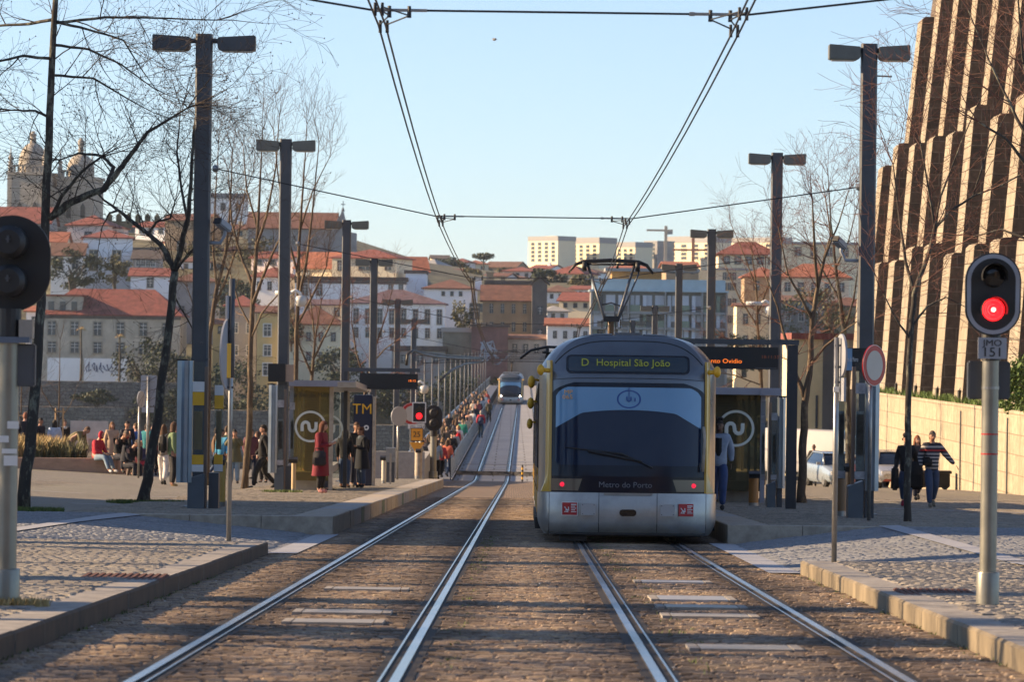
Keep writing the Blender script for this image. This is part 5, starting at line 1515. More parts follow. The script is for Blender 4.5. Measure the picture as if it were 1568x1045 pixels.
def tree(label, Y, trunk, limbs, seed, bark, twig, lev=2, L=1.5, kids=1, up=.06, wob=.16, density=1.0, base_z=None, group='bare plane trees', buds=0.0, px=True, start=.35, name='bare_tree', rtw=.022, spread=1.2):
    """trunk and limbs: lists of (px, py, radius) at distance Y, or world points when px is False"""
    rnd = random.Random(seed)
    def conv(pl, y0=0.0, y1=0.0):
        out = []
        for i, (a, b, r) in enumerate(pl):
            t = i / max(1, len(pl) - 1)
            out.append(((P(a, b, Y) + Vector((0, y0 + (y1 - y0) * t, 0))) if px else Vector(a), r if px else r))
        return out
    tp = conv(trunk)
    if base_z is not None: tp[0][0].z = base_z
    root = tp[0][0].copy()
    e = empty(name, root, 0, label, 'tree', group)
    T = MB(); C = MB(); TW = MB()
    rs_ = .8 if bark is MT['bark_pale'] else 1.0
    tp = [(a, r * rs_) for a, r in tp]
    def smooth(pl):
        pts = []; rad = []
        for (a, ra), (b, rb) in zip(pl[:-1], pl[1:]):
            for k in range(4):
                t = k / 4
                pts.append(a.lerp(b, t) - root + unit(rnd) * (ra * .22)); rad.append(ra + (rb - ra) * t)
        pts.append(pl[-1][0] - root); rad.append(pl[-1][1])
        return pts, rad
    pts, rad = smooth(tp)
    rad[0] *= 1.25
    T.tube(pts, rad, 9)
    lims = [(pts, rad, start)]
    for lb in limbs:
        dy = rnd.uniform(-1, 1) * spread
        p_, r_ = smooth(conv(lb, 0, dy))
        C.tube(p_, r_, 6)
        lims.append((p_, r_, .15))
    for p_, r_, st in lims:
        n = len(p_)
        for i in range(1, n):
            if i / n < st: continue
            d0 = (p_[i] - p_[i - 1]).normalized()
            m_ = density * (p_[i] - p_[i - 1]).length / .30
            k = int(m_) + (1 if rnd.random() < m_ - int(m_) else 0)
            for _ in range(k):
                side = unit(rnd); side = side - d0 * side.dot(d0)
                if side.length < .1: continue
                side.normalize(); a = R(rnd.uniform(35, 70))
                grow(TW, p_[i].lerp(p_[i - 1], rnd.random()), d0 * math.cos(a) + side * math.sin(a), L * rnd.uniform(.55, 1.15), min(r_[i] * .6, rtw), lev, rnd, up, kids, wob, buds)
        d0 = (p_[-1] - p_[-2]).normalized()
        for _ in range(3):
            grow(TW, p_[-1], (d0 + unit(rnd) * .45).normalized(), L * 1.0, min(r_[-1], rtw), lev, rnd, up, kids, wob, buds)
    T.build('trunk', bark, e, True, recalc=False)
    if C.v: C.build('limbs', bark, e, True, recalc=False)
    TW.build('crown', twig, e, True, recalc=False)
    return e
B1, B2, TD, TR, TP = MT['bark_dark'], MT['bark_pale'], MT['twig_dark'], MT['twig_red'], MT['twig_pale']
tree('dark lichened bare tree nearest on the left, its trunk beside the signal', 64,
     [(34, 814, .110), (48, 660, .095), (60, 500, .08), (70, 350, .075), (74, 210, .065), (80, 80, .055), (88, -70, .04)],
     [[(76, 335, .07), (112, 308, .068), (160, 290, .06), (184, 262, .05), (205, 236, .04), (228, 205, .03), (290, 168, .016)],
      [(160, 290, .04), (172, 255, .035), (150, 236, .025), (112, 231, .018), (80, 240, .012)],
      [(80, 330, .035), (98, 300, .03), (130, 265, .025), (160, 245, .018)],
      [(83, 35, .03), (160, 25, .024), (235, 25, .018), (330, 27, .01)],
      [(83, 32, .03), (135, 45, .022), (190, 62, .016), (220, 110, .01), (250, 150, .006)],
      [(80, 68, .028), (135, 75, .022), (185, 98, .016), (235, 135, .010), (275, 152, .006)],
      [(78, 115, .026), (140, 118, .02), (190, 148, .013), (228, 168, .006)],
      [(78, 90, .03), (40, 88, .025), (0, 100, .02), (-40, 120, .012)],
      [(76, 180, .025), (50, 168, .02), (10, 165, .014)],
      [(80, 30, .03), (40, 33, .026), (-20, 34, .02)]], 11, B1, TD, 2, 1.15, 1, .015, .15, .85, plaza_l(-8.2, 64), 'bare trees of the garden', .5, start=.55, rtw=.014)
tree('forked dark bare tree with grass at its foot, left of the near panel', 74,
     [(219, 771, .115), (232, 700, .095), (246, 600, .085), (258, 510, .08), (268, 416, .075)],
     [[(268, 416, .06), (246, 375, .05), (226, 360, .045), (180, 323, .035), (152, 304, .022), (120, 270, .012)],
      [(268, 416, .06), (280, 370, .055), (290, 335, .045), (296, 280, .035), (300, 210, .025), (312, 130, .012)],
      [(288, 345, .03), (276, 290, .025), (266, 230, .018), (270, 160, .01)],
      [(268, 416, .03), (286, 395, .025), (310, 372, .018), (340, 350, .01)],
      [(226, 360, .03), (240, 340, .025), (262, 335, .02), (270, 310, .012)],
      [(180, 323, .025), (165, 325, .02), (150, 345, .012), (140, 380, .006)],
      [(264, 450, .02), (286, 490, .016), (300, 520, .008)]], 12, B1, TD, 2, 1.2, 1, .04, .17, .85, plaza_l(-7, 74), 'bare trees of the garden', .3, start=.95, rtw=.014)
tree('pale barked bare tree right of the leaning grey sign pole on the left', 101,
     [(375, 753, .11), (382, 640, .10), (384, 540, .085), (388, 440, .075), (393, 370, .06), (398, 290, .035), (402, 200, .015)],
     [[(386, 470, .05), (404, 425, .04), (420, 390, .03), (440, 350, .015)], [(388, 440, .05), (370, 400, .035), (352, 340, .025), (345, 260, .012)],
      [(392, 380, .04), (410, 330, .03), (425, 260, .02), (432, 180, .01)], [(384, 520, .03), (402, 480, .025), (425, 455, .02), (450, 430, .01)],
      [(384, 500, .03), (366, 470, .025), (350, 420, .015)], [(394, 350, .03), (376, 290, .022), (368, 220, .01)]], 13, B2, TP, 2, 1.0, 1, .08, .14, .6, plaza_l(-7, 101), 'bare trees of the garden', start=.5, rtw=.015)
tree('tall bare tree behind the second left lamp post with thin upright shoots', 112,
     [(446, 745, .11), (452, 600, .09), (455, 480, .075), (458, 380, .06), (464, 290, .035), (470, 190, .014)],
     [[(455, 470, .05), (470, 400, .04), (480, 320, .025), (490, 220, .012)], [(456, 420, .04), (440, 360, .03), (428, 280, .02), (420, 200, .01)], [(454, 500, .04), (478, 455, .03), (500, 410, .018)], [(460, 350, .03), (478, 290, .02), (502, 240, .01)]], 14, B2, TP, 2, 1.0, 1, .12, .12, .6, plaza_l(-7, 112), 'bare trees of the garden', start=.5, rtw=.015)
tree('leaning pale bare tree half hidden behind the nearest left lamp post', 108,
     [(316, 748, .11), (318, 620, .10), (321, 510, .085), (332, 440, .07), (345, 390, .055), (352, 320, .035), (356, 230, .015)],
     [[(325, 480, .04), (345, 430, .035), (362, 380, .025), (372, 310, .012)], [(332, 440, .04), (326, 380, .03), (330, 300, .02), (335, 220, .01)], [(345, 390, .03), (362, 330, .022), (385, 260, .012)], [(320, 520, .03), (300, 480, .02), (285, 440, .012)]], 15, B2, TP, 2, 1.0, 1, .10, .13, .6, plaza_l(-8.6, 108), 'bare trees of the garden', start=.5, rtw=.015)
tree('small reddish bare tree behind the roof of the left shelter', 124,
     [(472, 742, .09), (476, 650, .08), (478, 580, .065), (482, 520, .045), (492, 460, .02)],
     [[(478, 575, .04), (460, 530, .03), (446, 480, .015)], [(480, 550, .04), (500, 510, .03), (520, 470, .015)], [(482, 520, .03), (475, 460, .018), (470, 420, .01)]], 16, B2, TR, 2, .85, 1, .03, .18, .9, plaza_l(-6.6, 124), 'bare trees of the garden', start=.5, rtw=.015)
tree('small reddish bare tree between the third and fourth left lamp posts', 153,
     [(552, 735, .10), (556, 650, .085), (560, 590, .07), (572, 540, .05), (592, 480, .03), (604, 430, .012)],
     [[(560, 590, .04), (545, 540, .03), (538, 490, .02), (540, 440, .01)], [(566, 560, .04), (590, 535, .03), (618, 515, .015)], [(575, 530, .03), (566, 480, .02), (570, 430, .01)], [(560, 600, .03), (585, 580, .02), (612, 572, .01)]], 17, B2, TR, 2, .95, 1, .03, .18, .9, plaza_l(-5.6, 153), 'bare trees of the garden', start=.5, rtw=.016)
for k, (a, b, lab) in enumerate(((90, 0, 'staked sapling in the planter with a pale stem, right one'), (32, 6, 'staked sapling in the planter close to the signal pole'))):
    t_ = tree(lab, 138, [(a, 700 + b, .035), (a, 640 + b, .03), (a + 1, 590 + b, .025), (a + 2, 520 + b, .012)],
         [[(a, 640, .018), (a - 22, 600, .014), (a - 28, 560, .006)], [(a, 645, .016), (a + 18, 620, .012), (a + 30, 585, .006)]], 20 + k, B2, TP, 1, .9, 1, .10, .15, .55, None, 'staked saplings', start=.4, rtw=.010)
    s_ = MB()
    for dx in (-.13, .13): s_.tube([(dx, 0, 0), (dx, 0, 1.75)], .032, 7)
    s_.box((0, 0, 1.62), (.36, .05, .05))
    s_.build('stakes', mat('stake wood %d' % k, (.42, .28, .15), .8), t_)
# right hand trees
tree('thin bare tree on the right pavement in front of the buttressed wall', 62,
     [(1389, 805, .062), (1390, 700, .055), (1391, 600, .05), (1394, 520, .045), (1400, 450, .042), (1418, 400, .035), (1432, 350, .028)],
     [[(1432, 350, .026), (1452, 325, .022), (1490, 300, .018), (1530, 285, .014), (1580, 255, .01)], [(1400, 450, .03), (1388, 400, .025), (1380, 330, .018), (1372, 250, .01)], [(1425, 375, .022), (1440, 300, .018), (1470, 220, .012), (1500, 150, .007)],
      [(1396, 500, .022), (1420, 470, .018), (1450, 455, .012), (1480, 470, .006)], [(1394, 520, .02), (1372, 490, .015), (1352, 450, .01)], [(1432, 350, .02), (1420, 290, .016), (1405, 210, .01)], [(1490, 300, .016), (1510, 230, .012), (1540, 170, .008)]], 31, B1, TR, 2, 1.2, 1, .03, .2, .62, G(62) + .2, 'bare trees on the right', start=.62, rtw=.012)
tree('forked bare tree right of the dark display post on the right plaza', 85,
     [(1226, 775, .125), (1229, 690, .115), (1232, 620, .10), (1240, 560, .085), (1244, 490, .07), (1252, 440, .055), (1262, 395, .04), (1285, 340, .02), (1300, 290, .012)],
     [[(1232, 610, .06), (1216, 565, .045), (1202, 520, .035), (1190, 470, .02), (1170, 420, .012)], [(1244, 490, .04), (1225, 455, .03), (1205, 420, .02), (1190, 350, .01)], [(1252, 440, .04), (1245, 380, .03), (1240, 310, .015)], [(1240, 560, .035), (1262, 530, .03), (1290, 505, .02), (1310, 490, .01)], [(1262, 395, .03), (1275, 360, .02), (1270, 300, .012)]], 32, B2, TR, 2, .95, 1, .03, .18, .8, G(85) + .26, 'bare trees on the right', start=.5, rtw=.015)
tree('dark stemmed bare tree behind the blue station sign on the right', 112,
     [(1300, 750, .10), (1298, 640, .09), (1294, 540, .075), (1288, 470, .06), (1280, 410, .045), (1272, 340, .025), (1268, 270, .012)],
     [[(1292, 510, .04), (1308, 460, .03), (1318, 400, .015)], [(1286, 460, .04), (1264, 420, .03), (1240, 370, .015)], [(1280, 410, .03), (1298, 370, .02), (1312, 310, .01)], [(1294, 540, .03), (1270, 500, .02), (1250, 470, .01)]], 33, B1, TR, 2, 1.0, 1, .03, .18, .7, G(112) + .26, 'bare trees on the right', start=.5, rtw=.015)
tree('reddish bare tree behind the right shelter and display', 140,
     [(1168, 748, .10), (1167, 640, .09), (1165, 560, .08), (1160, 500, .06), (1158, 440, .045), (1150, 380, .02)],
     [[(1165, 570, .04), (1140, 540, .03), (1115, 520, .015)], [(1160, 500, .04), (1135, 460, .03), (1110, 400, .015)], [(1160, 480, .04), (1180, 430, .03), (1200, 370, .015)], [(1165, 590, .03), (1125, 575, .025), (1095, 570, .012)], [(1158, 440, .03), (1140, 390, .02), (1120, 340, .01)]], 34, B2, TR, 2, 1.0, 1, .01, .20, .9, G(140) + .26, 'bare trees on the right', start=.5, rtw=.016)
tree('bare tree at the right picture edge sending red shoots across the buttresses', 58,
     [(1640, 830, .10), (1636, 640, .09), (1628, 450, .075), (1610, 330, .06), (1590, 200, .04), (1575, 60, .02)],
     [[(1610, 330, .04), (1575, 260, .03), (1535, 215, .02), (1490, 190, .012)], [(1600, 260, .035), (1560, 180, .025), (1520, 90, .015), (1490, 10, .008)], [(1595, 220, .03), (1560, 90, .02), (1545, -20, .01)], [(1620, 400, .03), (1585, 370, .025), (1540, 350, .015), (1500, 360, .008)]], 35, B1, TR, 2, 1.2, 1, .05, .18, .6, G(58) + .2, 'bare trees on the right', start=.7, rtw=.012)
# garden trees to the left, just outside the picture; their shadows band the pavement and road
for k, (x, y, h) in enumerate(((-9.2, 57.5, 9.5), (-11, 27, 8), (-13, 33.5, 9), (-10.5, 39.5, 8.5), (-14, 46, 9.5), (-19, 24, 9), (-17.5, 50.5, 9))):
    z = plaza_l(x, y)
    rnd = random.Random(60 + k)
    tr = [((x, y, z), 0, .16), ((x + .1, y, z + h * .25), 0, .14), ((x - .1, y + .1, z + h * .5), 0, .11), ((x + .1, y, z + h * .75), 0, .07), ((x, y, z + h), 0, .03)]
    lb = []
    for q in range(7):
        a = rnd.uniform(0, 2 * PI); zz = h * rnd.uniform(.3, .8); l = rnd.uniform(1.8, 3.2)
        lb.append([((x, y, z + zz), 0, .07), ((x + math.cos(a) * l * .5, y + math.sin(a) * l * .5, z + zz + l * .25), 0, .05), ((x + math.cos(a) * l, y + math.sin(a) * l, z + zz + l * .6), 0, .02)])
    tree('bare garden tree on the near left lawn, outside the picture frame', y, tr, lb, 70 + k, B1, TD, 2, 1.5, 1, .05, .16, .42, None, 'garden trees outside the frame', px=False, start=.4, rtw=.03)

# ------------------------------------------------------------------ leaves, grass
def leafmat(name, c1, c2):
    m, t, b = newmat(name); L = t.links
    oi = t.nodes.new('ShaderNodeNewGeometry')
    mx = t.nodes.new('ShaderNodeMix'); mx.data_type = 'RGBA'
    L.new(oi.outputs['Random Per Island'], mx.inputs[0])
    mx.inputs[6].default_value = (*c1, 1); mx.inputs[7].default_value = (*c2, 1)
    L.new(mx.outputs[2], b.inputs['Base Color']); b.inputs['Roughness'].default_value = .7
    return m
MT['leaf_dark'] = leafmat('dark evergreen leaves', (.012, .025, .012), (.045, .065, .025))
MT['leaf_green'] = leafmat('bright green leaves', (.05, .10, .015), (.12, .19, .035))
MT['leaf_olive'] = leafmat('olive leaves', (.05, .06, .02), (.13, .12, .05))
MT['grass_dry'] = leafmat('dry grass', (.30, .20, .07), (.42, .32, .14))
MT['grass_green'] = leafmat('grass', (.04, .085, .012), (.13, .17, .03))
def blades(mb, c, rx, ry, n, h, rnd, w_=.012, lean=.5, zf=None):
    for _ in range(n):
        a = rnd.uniform(0, 2 * PI); q = math.sqrt(rnd.random())
        x, y = c[0] + rx * q * math.cos(a), c[1] + ry * q * math.sin(a)
        z = zf(x, y) if zf else c[2]
        hh = h * rnd.uniform(.4, 1.1)
        dx, dy = rnd.uniform(-lean, lean) * hh, rnd.uniform(-lean, lean) * hh
        t = rnd.uniform(0, PI)
        wx_, wy_ = w_ * math.cos(t), w_ * math.sin(t)
        mb.add([(x - wx_, y - wy_, z), (x + wx_, y + wy_, z), (x + dx * .5 + wx_ * .6, y + dy * .5 + wy_ * .6, z + hh * .6), (x + dx, y + dy, z + hh)], [(0, 1, 2), (0, 2, 3)])
def leaves(mb, c, r, n, size, rnd, shell=.35, clumps=0):
    cl = []
    for _ in range(clumps): 
        u = unit(rnd); cl.append((Vector((u.x * r[0], u.y * r[1], u.z * r[2])) * rnd.uniform(.5, .95), rnd.uniform(.18, .42)))
    for i in range(n):
        if cl:
            cc, cr = cl[i % len(cl)]
            u = unit(rnd) * (rnd.random() ** .5)
            p = Vector(c) + cc + Vector((u.x * r[0], u.y * r[1], u.z * r[2])) * cr
        else:
            u = unit(rnd) * (shell + (1 - shell) * rnd.random() ** .6)
            p = Vector(c) + Vector((u.x * r[0], u.y * r[1], u.z * r[2]))
        a = unit(rnd); b = a.orthogonal().normalized(); s = size * rnd.uniform(.5, 1.3)
        b2 = a.cross(b)
        mb.add([p - b * s, p + b2 * s * .55, p + b * s, p - b2 * s * .55], [(0, 1, 2, 3)])
rnd = random.Random(5)
def turf(label, px, py, Y, rx, ry, n, h, m_, z=None):
    p = P(px, py, Y)
    mb = MB(); blades(mb, (p.x, Y, 0), rx, ry, n, h, rnd, zf=z or (lambda x, y: plaza_l(x, y)))
    o = mb.build('grass_patch', m_, recalc=False)
    tag(o, label, 'grass', None, 'stuff'); return o
turf('green grass ring at the foot of the forked tree', 222, 772, 74.2, .75, .7, 2600, .10, MT['grass_green'])
turf('green grass at the foot of the nearest left tree', 45, 812, 63.5, .55, .8, 2200, .10, MT['grass_green'])
turf('grass tuft by the right panel of the plaza', 432, 764, 92.8, .5, .5, 500, .07, MT['grass_green'], lambda x, y: G(y) + .31)
turf('yellowed grass tuft at the foot of the left signal', 16, 934, 28.5, .30, .22, 700, .07, MT['grass_dry'], lambda x, y: G(y) + .16)
mb = MB()
for _ in range(240):       # weeds in the joints along rails and kerbs
    y = rnd.uniform(21, 62); k = rnd.choice((0, 0, 1, 2, 3))
    x = (KL(y) + .03, CX(y) + .717 + rnd.uniform(.2, .34), CX(y) + 3.05 - .717 + rnd.uniform(.2, .4), KR(y) - .05)[k] if y < 43 else CX(y) + rnd.choice((.98, 2.62)) + rnd.uniform(-.08, .08)
    blades(mb, (x, y, 0), .07, .16, 7, .035, rnd, .006, .6, lambda a, b: G(b))
tag(mb.build('weeds', MT['grass_green'], recalc=False), 'small weeds growing along the rails and kerbs', 'weeds', None, 'stuff')
# planter wall with dry grass
Yp = 125.0
a, b = PX(-60, 712, Yp), PX(180, 712, Yp)
zb = plaza_l((a + b) / 2, Yp)
e = empty('planter', ((a + b) / 2, Yp, 0), 0, 'long low stone planter with dry grasses on the left plaza', 'planter')
w2 = (b - a) / 2
zt = PZ(90, 702, Yp)
MB().bbox(-w2, w2, 0, .4, zb - .5, zt).bbox(w2 - .42, w2, .41, 16, zb - .5, zt - .02).build('stone_rim', mat('planter stone', (.34, .22, .15), .8, 0, .2, 3, .2, stretch=(1, 1, 3)), e)
MB().bbox(-w2, w2 - .43, .41, 16, zb - .5, zt - .12).build('soil', MT['soil'], e)
mb = MB(); blades(mb, (-1.0, 3.0, zt - .1), w2 - 1.2, 2.6, 5200, .75, rnd, .018, .55)
mb.build('dry_grass', MT['grass_dry'], e, recalc=False)['kind'] = 'stuff'
mb = MB(); blades(mb, (-w2 * .35, 1.8, zt - .1), 2.2, 1.3, 1500, .7, rnd, .03, .5)
mb.build('green_plants', MT['leaf_olive'], e, recalc=False)['kind'] = 'stuff'
# ------------------------------------------------------------------ buttressed wall and terrace wall on the right
MT['block_shaded'] = blocks('shaded granite masonry', (0.135, 0.100, 0.072), (0.075, 0.058, 0.045), (0.21, 0.17, 0.13), 0.85, 0.45, 0.02, 'xz', 0.9, 0.5, patch=(0.07, 0.065, 0.055), patch_scale=.25, noise_amt=.35, dist=.05)  # same stone as the lit copy, flank shade put into the colour
MT['block_lit'] = blocks('sunlit granite masonry', (0.32, 0.275, 0.205), (0.235, 0.20, 0.15), (0.11, 0.09, 0.068), 0.85, 0.45, 0.02, 'yz', 0.9, 0.4, patch=(0.27, 0.21, 0.14), patch_scale=.3, noise_amt=.22, dist=.04)  # outer faces of that stone, sunlight put into the colour
MT['terrace'] = blocks('pale sandy ashlar', (0.38, 0.32, 0.225), (0.32, 0.265, 0.185), (0.20, 0.16, 0.11), 1.9, 0.62, 0.02, 'yz', 0.9, 0.4, patch=(0.21, 0.17, 0.115), patch_scale=.7, noise_amt=.28, dist=.03, streak=True, mossc=(.14, .125, .08))
XW = 15.5
bw = empty('buttressed_building', (XW, 140, 4.4), 0, 'huge stone building with rows of tall leaning buttresses on the right', 'building')
tiers = ((0.0, 5.6, .25, .62, 2.5), (5.6, 10.7, .98, 1.42, 2.2), (10.7, 22.0, 1.80, 3.0, 1.9))
for k in range(11):
    y = 178 - 7.0 * k
    if y < 104: break
    top = 10.7 + 5.6 + (0 if k == 1 else 9) 
    m = MB()
    for t, (z0, z1, x0, x1, w_) in enumerate(tiers):
        if k == 0 and t == 2: continue
        if k == 1 and t == 2: z1 = 16.6; x1 = x0 + (x1 - x0) * .52
        ya, yb_ = y - w_ / 2 - 140, y + w_ / 2 - 140
        ch = .12; z1 = z1 + (random.Random(k * 5 + t).uniform(-.5, .5) if t < 2 else 0)
        o = [(x0, z0 - (.5 if t else 0)), (x1, z1 - .12), (x1 + ch, z1), (6, z1), (6, z0 - (.5 if t else 0))]
        vs = [(a, ya, b) for a, b in o] + [(a, yb_, b) for a, b in o]
        n = len(o)
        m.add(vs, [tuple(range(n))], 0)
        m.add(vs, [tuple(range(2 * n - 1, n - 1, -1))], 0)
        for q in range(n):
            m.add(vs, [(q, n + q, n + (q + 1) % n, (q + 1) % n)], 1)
    m.build('buttress', [MT['block_shaded'], MT['block_lit']], bw)
m = MB()
m.add([(1.7, -45, 0), (4.4, -45, 22), (1.7, 40, 0), (4.4, 40, 22), (14, -45, 0), (14, -45, 22), (14, 40, 0), (14, 40, 22)], [(0, 2, 3, 1), (0, 1, 5, 4), (2, 6, 7, 3), (1, 3, 7, 5), (4, 5, 7, 6)])
m.build('wall', MT['block_shaded'], bw)
for yy, zz in ((-4, 16), (31, 14), (38, 9.6), (12, 17)):
    MB().tube([(1.2, yy, zz), (.3, yy - .1, zz + .02)], .04, 6).build('stone_spout', MT['steel_dark'], bw)
tw_ = empty('terrace_wall', (XW, 140, 0), 0, 'long sunlit retaining wall of pale stone blocks on the right', 'wall')
m = MB(); rows = []
for y in frange(60, 172, 8): rows.append([Vector((0, y - 140, G(y) - .4)), Vector((.04, y - 140, 4.42))])
m.grid(rows)
m.bbox(.03, .9, 60 - 140, 172 - 140, 4.24, 4.44)
m.bbox(.0, .9, 32, 32.6, 0, 4.44)
m.build('stone', MT['terrace'], tw_)
for k, y in enumerate((132.5, 120)):
    MB().tube([(-.04, y - 140, G(y) + .1), (-.04, y - 140, 4.2)], .03, 7).build('drain_pipe', MT['steel_dark'], tw_)
mb = MB()
rnd = random.Random(9)
for _ in range(420):
    y = rnd.uniform(104, 170); blades(mb, (XW + .35, y, 4.44), .25, .5, 9, .28, rnd, .02, .6)
tag(mb.build('grass_strip', MT['leaf_green'], recalc=False), 'green grass and weeds along the top of the retaining wall', 'grass', None, 'stuff')
for k, px in enumerate((1374, 1404, 1437, 1471)):
    y = 5900 * (XW + .25) / (px - 784)
    e = empty('floodlight', (XW + .3, y, 4.44), R(-60), '%s black floodlight on the terrace wall from the left' % ('first', 'second', 'third', 'fourth')[k], 'floodlight', 'floodlights below the buttresses')
    MB().box((0, 0, .22), (.06, .3, .44)).build('yoke', MT['black'], e)
    b = MB().box((0, -.05, .42), (.5, .34, .36)).build('lamp_body', MT['black'], e); b.rotation_euler = (R(-35), 0, 0); bevel(b, .03)
def bush(label, px, py, Y, r, n, size, m_, group=None, clumps=26, name='shrub', stem=True, seed=1):
    rnd = random.Random(seed)
    p = P(px, py, Y)
    e = empty(name, (p.x, Y, p.z - r[2]), 0, label, 'shrub' if name == 'shrub' else 'tree', group)
    mb = MB(); leaves(mb, (0, 0, r[2] * 1.02), r, n, size, rnd, clumps=clumps)
    mb.build('foliage', m_, e, recalc=False)
    s = MB()
    for k in range(3): s.tube([(0, 0, -.6), (rnd.uniform(-.2, .2) * r[0], rnd.uniform(-.2, .2) * r[1], r[2] * .5), (rnd.uniform(-.5, .5) * r[0], rnd.uniform(-.5, .5) * r[1], r[2] * 1.2)], [r[0] * .08, r[0] * .05, r[0] * .02], 6)
    s.build('stem', MT['bark_dark'], e)
    return e
bush('bright green bush on the terrace wall at the right picture edge', 1575, 590, 112, (.85, .8, .95), 2600, .075, MT['leaf_green'], None, 30, seed=3)

# ------------------------------------------------------------------ far bank terrain
def lerp_tab(tab, v):
    for (a, za), (b, zb) in zip(tab[:-1], tab[1:]):
        if v <= b: return za + (zb - za) * max(0, (v - a)) / (b - a)
    return tab[-1][1]
TAB = [(540, -62), (556, -30), (572, -14), (588, -6), (606, -1), (640, 5), (690, 11), (760, 18), (1000, 24), (1500, 36), (2600, 52), (5000, 90)]
def terr(x, y):
    z = lerp_tab(TAB, y)
    if x < -12 and y > 600:
        z += 10 * min(1, (-12 - x) / 25) * min(1, (y - 600) / 90.0) * (1 if y < 900 else max(0, 1 - (y - 900) / 300.0))
    z += 1.3 * noise.noise(Vector((x * .03, y * .03, 0))) * min(1, (y - 540) / 60)
    return z
ys = [540, 548, 556, 564, 572, 580, 588, 597, 606, 618, 640, 665, 690, 725, 760, 820, 900, 1000, 1250, 1500, 2000, 2600, 3500, 5000]
rows = []
for y in ys:
    hwid = 160 + y * .5
    rows.append([Vector((-hwid + 2 * hwid * k / 60, y, terr(-hwid + 2 * hwid * k / 60, y))) for k in range(61)])
MT['hill'] = mat('scrubby hillside', (.10, .095, .055), .95, 0, .65, .22, .6)
MB().grid(rows).build('hillside', MT['hill'], None, True)['kind'] = 'structure'
MB().add([(-900, 176, -62), (900, 176, -62), (900, 548, -62), (-900, 548, -62)], [(0, 1, 2, 3)]).build('river', mat('river water', (.03, .05, .055), .12, 0, 0, 1, 0), None)['kind'] = 'structure'
rows = [[Vector((x, 182 + (0 if abs(x) < 12 else 4), z)) for x in (-140, -60, -12, 10, 60, 140)] for z in (0.2, -63)]
MB().grid(rows).build('river_cliff', MT['stone_grey'])['kind'] = 'structure'

# ------------------------------------------------------------------ houses of the far bank
WALL = {}
def wallm(k, c, var=.14, sc_=.35):
    if k not in WALL: WALL[k] = mat('plaster ' + k, c, .85, 0, var, sc_, .15)
    return WALL[k]
W_WHITE = wallm('white', (.87, .87, .87), .05); W_CREAM = wallm('cream', (.74, .64, .46), .08); W_BEIGE = wallm('beige', (.46, .41, .33), .25, .5)
W_YELL = wallm('yellow', (.58, .44, .20), .1); W_GREY = wallm('grey', (.27, .27, .27), .2); W_TAN = wallm('tan', (.34, .25, .16), .2)
W_BLUE = wallm('pale blue', (.66, .73, .82), .06); W_PINK = wallm('pinkish white', (.74, .63, .60), .08); W_DARK = wallm('dark stone', (.11, .105, .10), .3)
W_PURP = wallm('faded maroon', (.17, .095, .09), .35, .5); W_PALE = wallm('pale cream far', (.78, .68, .48), .05)
RF = {'red': rooftile('red tiles', (.215, .066, .05)), 'orange': rooftile('orange tiles', (.30, .105, .06), .3), 'brown': rooftile('brown tiles', (.16, .085, .06)), 'plum': rooftile('weathered plum tiles', (.13, .085, .10)), 'dark': rooftile('dark tiles', (.085, .07, .065)), 'grey': mat('flat roof', (.30, .30, .30), .8), 'rust': rooftile('rusty brown tiles', (.155, .07, .05), .4)}
MT['frame_white'] = mat('white window frame', (.62, .62, .60), .5); MT['frame_stone'] = mat('stone window surround', (.28, .25, .20), .8); MT['frame_dark'] = mat('dark window frame', (.07, .08, .08), .5)
MT['pane'] = mat('window pane', (.045, .06, .075), .12); MT['pane_pale'] = mat('pale blind pane', (.55, .58, .66), .35); MT['shutter'] = mat('dark shutter', (.05, .05, .045), .6)
_wcache = {}
def window_mesh(w_, h, frame, bars, pane):
    key = (round(w_, 2), round(h, 2), frame.name, bars, pane.name)
    if key not in _wcache:
        t = min(.16, w_ * .16)
        f = MB()
        f.bbox(-w_ / 2 - t, w_ / 2 + t, -.10, 0, h / 2, h / 2 + t).bbox(-w_ / 2 - t * 1.2, w_ / 2 + t * 1.2, -.16, 0, -h / 2 - t, -h / 2)
        f.bbox(-w_ / 2 - t, -w_ / 2, -.10, 0, -h / 2, h / 2).bbox(w_ / 2, w_ / 2 + t, -.10, 0, -h / 2, h / 2)
        q = MB().bbox(-w_ / 2, w_ / 2, -.045, .02, -h / 2, h / 2)
        if bars:
            b = min(.07, w_ * .07)
            q.cur = 1
            q.bbox(-b / 2, b / 2, -.075, -.04, -h / 2, h / 2)
            for z in (.0, .28): q.bbox(-w_ / 2, -b / 2 - .001, -.07, -.04, z * h - b / 2, z * h + b / 2).bbox(b / 2 + .001, w_ / 2, -.07, -.04, z * h - b / 2, z * h + b / 2)
        _wcache[key] = (f.mesh('window', frame), q.mesh('pane', [pane, MT['frame_white']]))
    return _wcache[key]
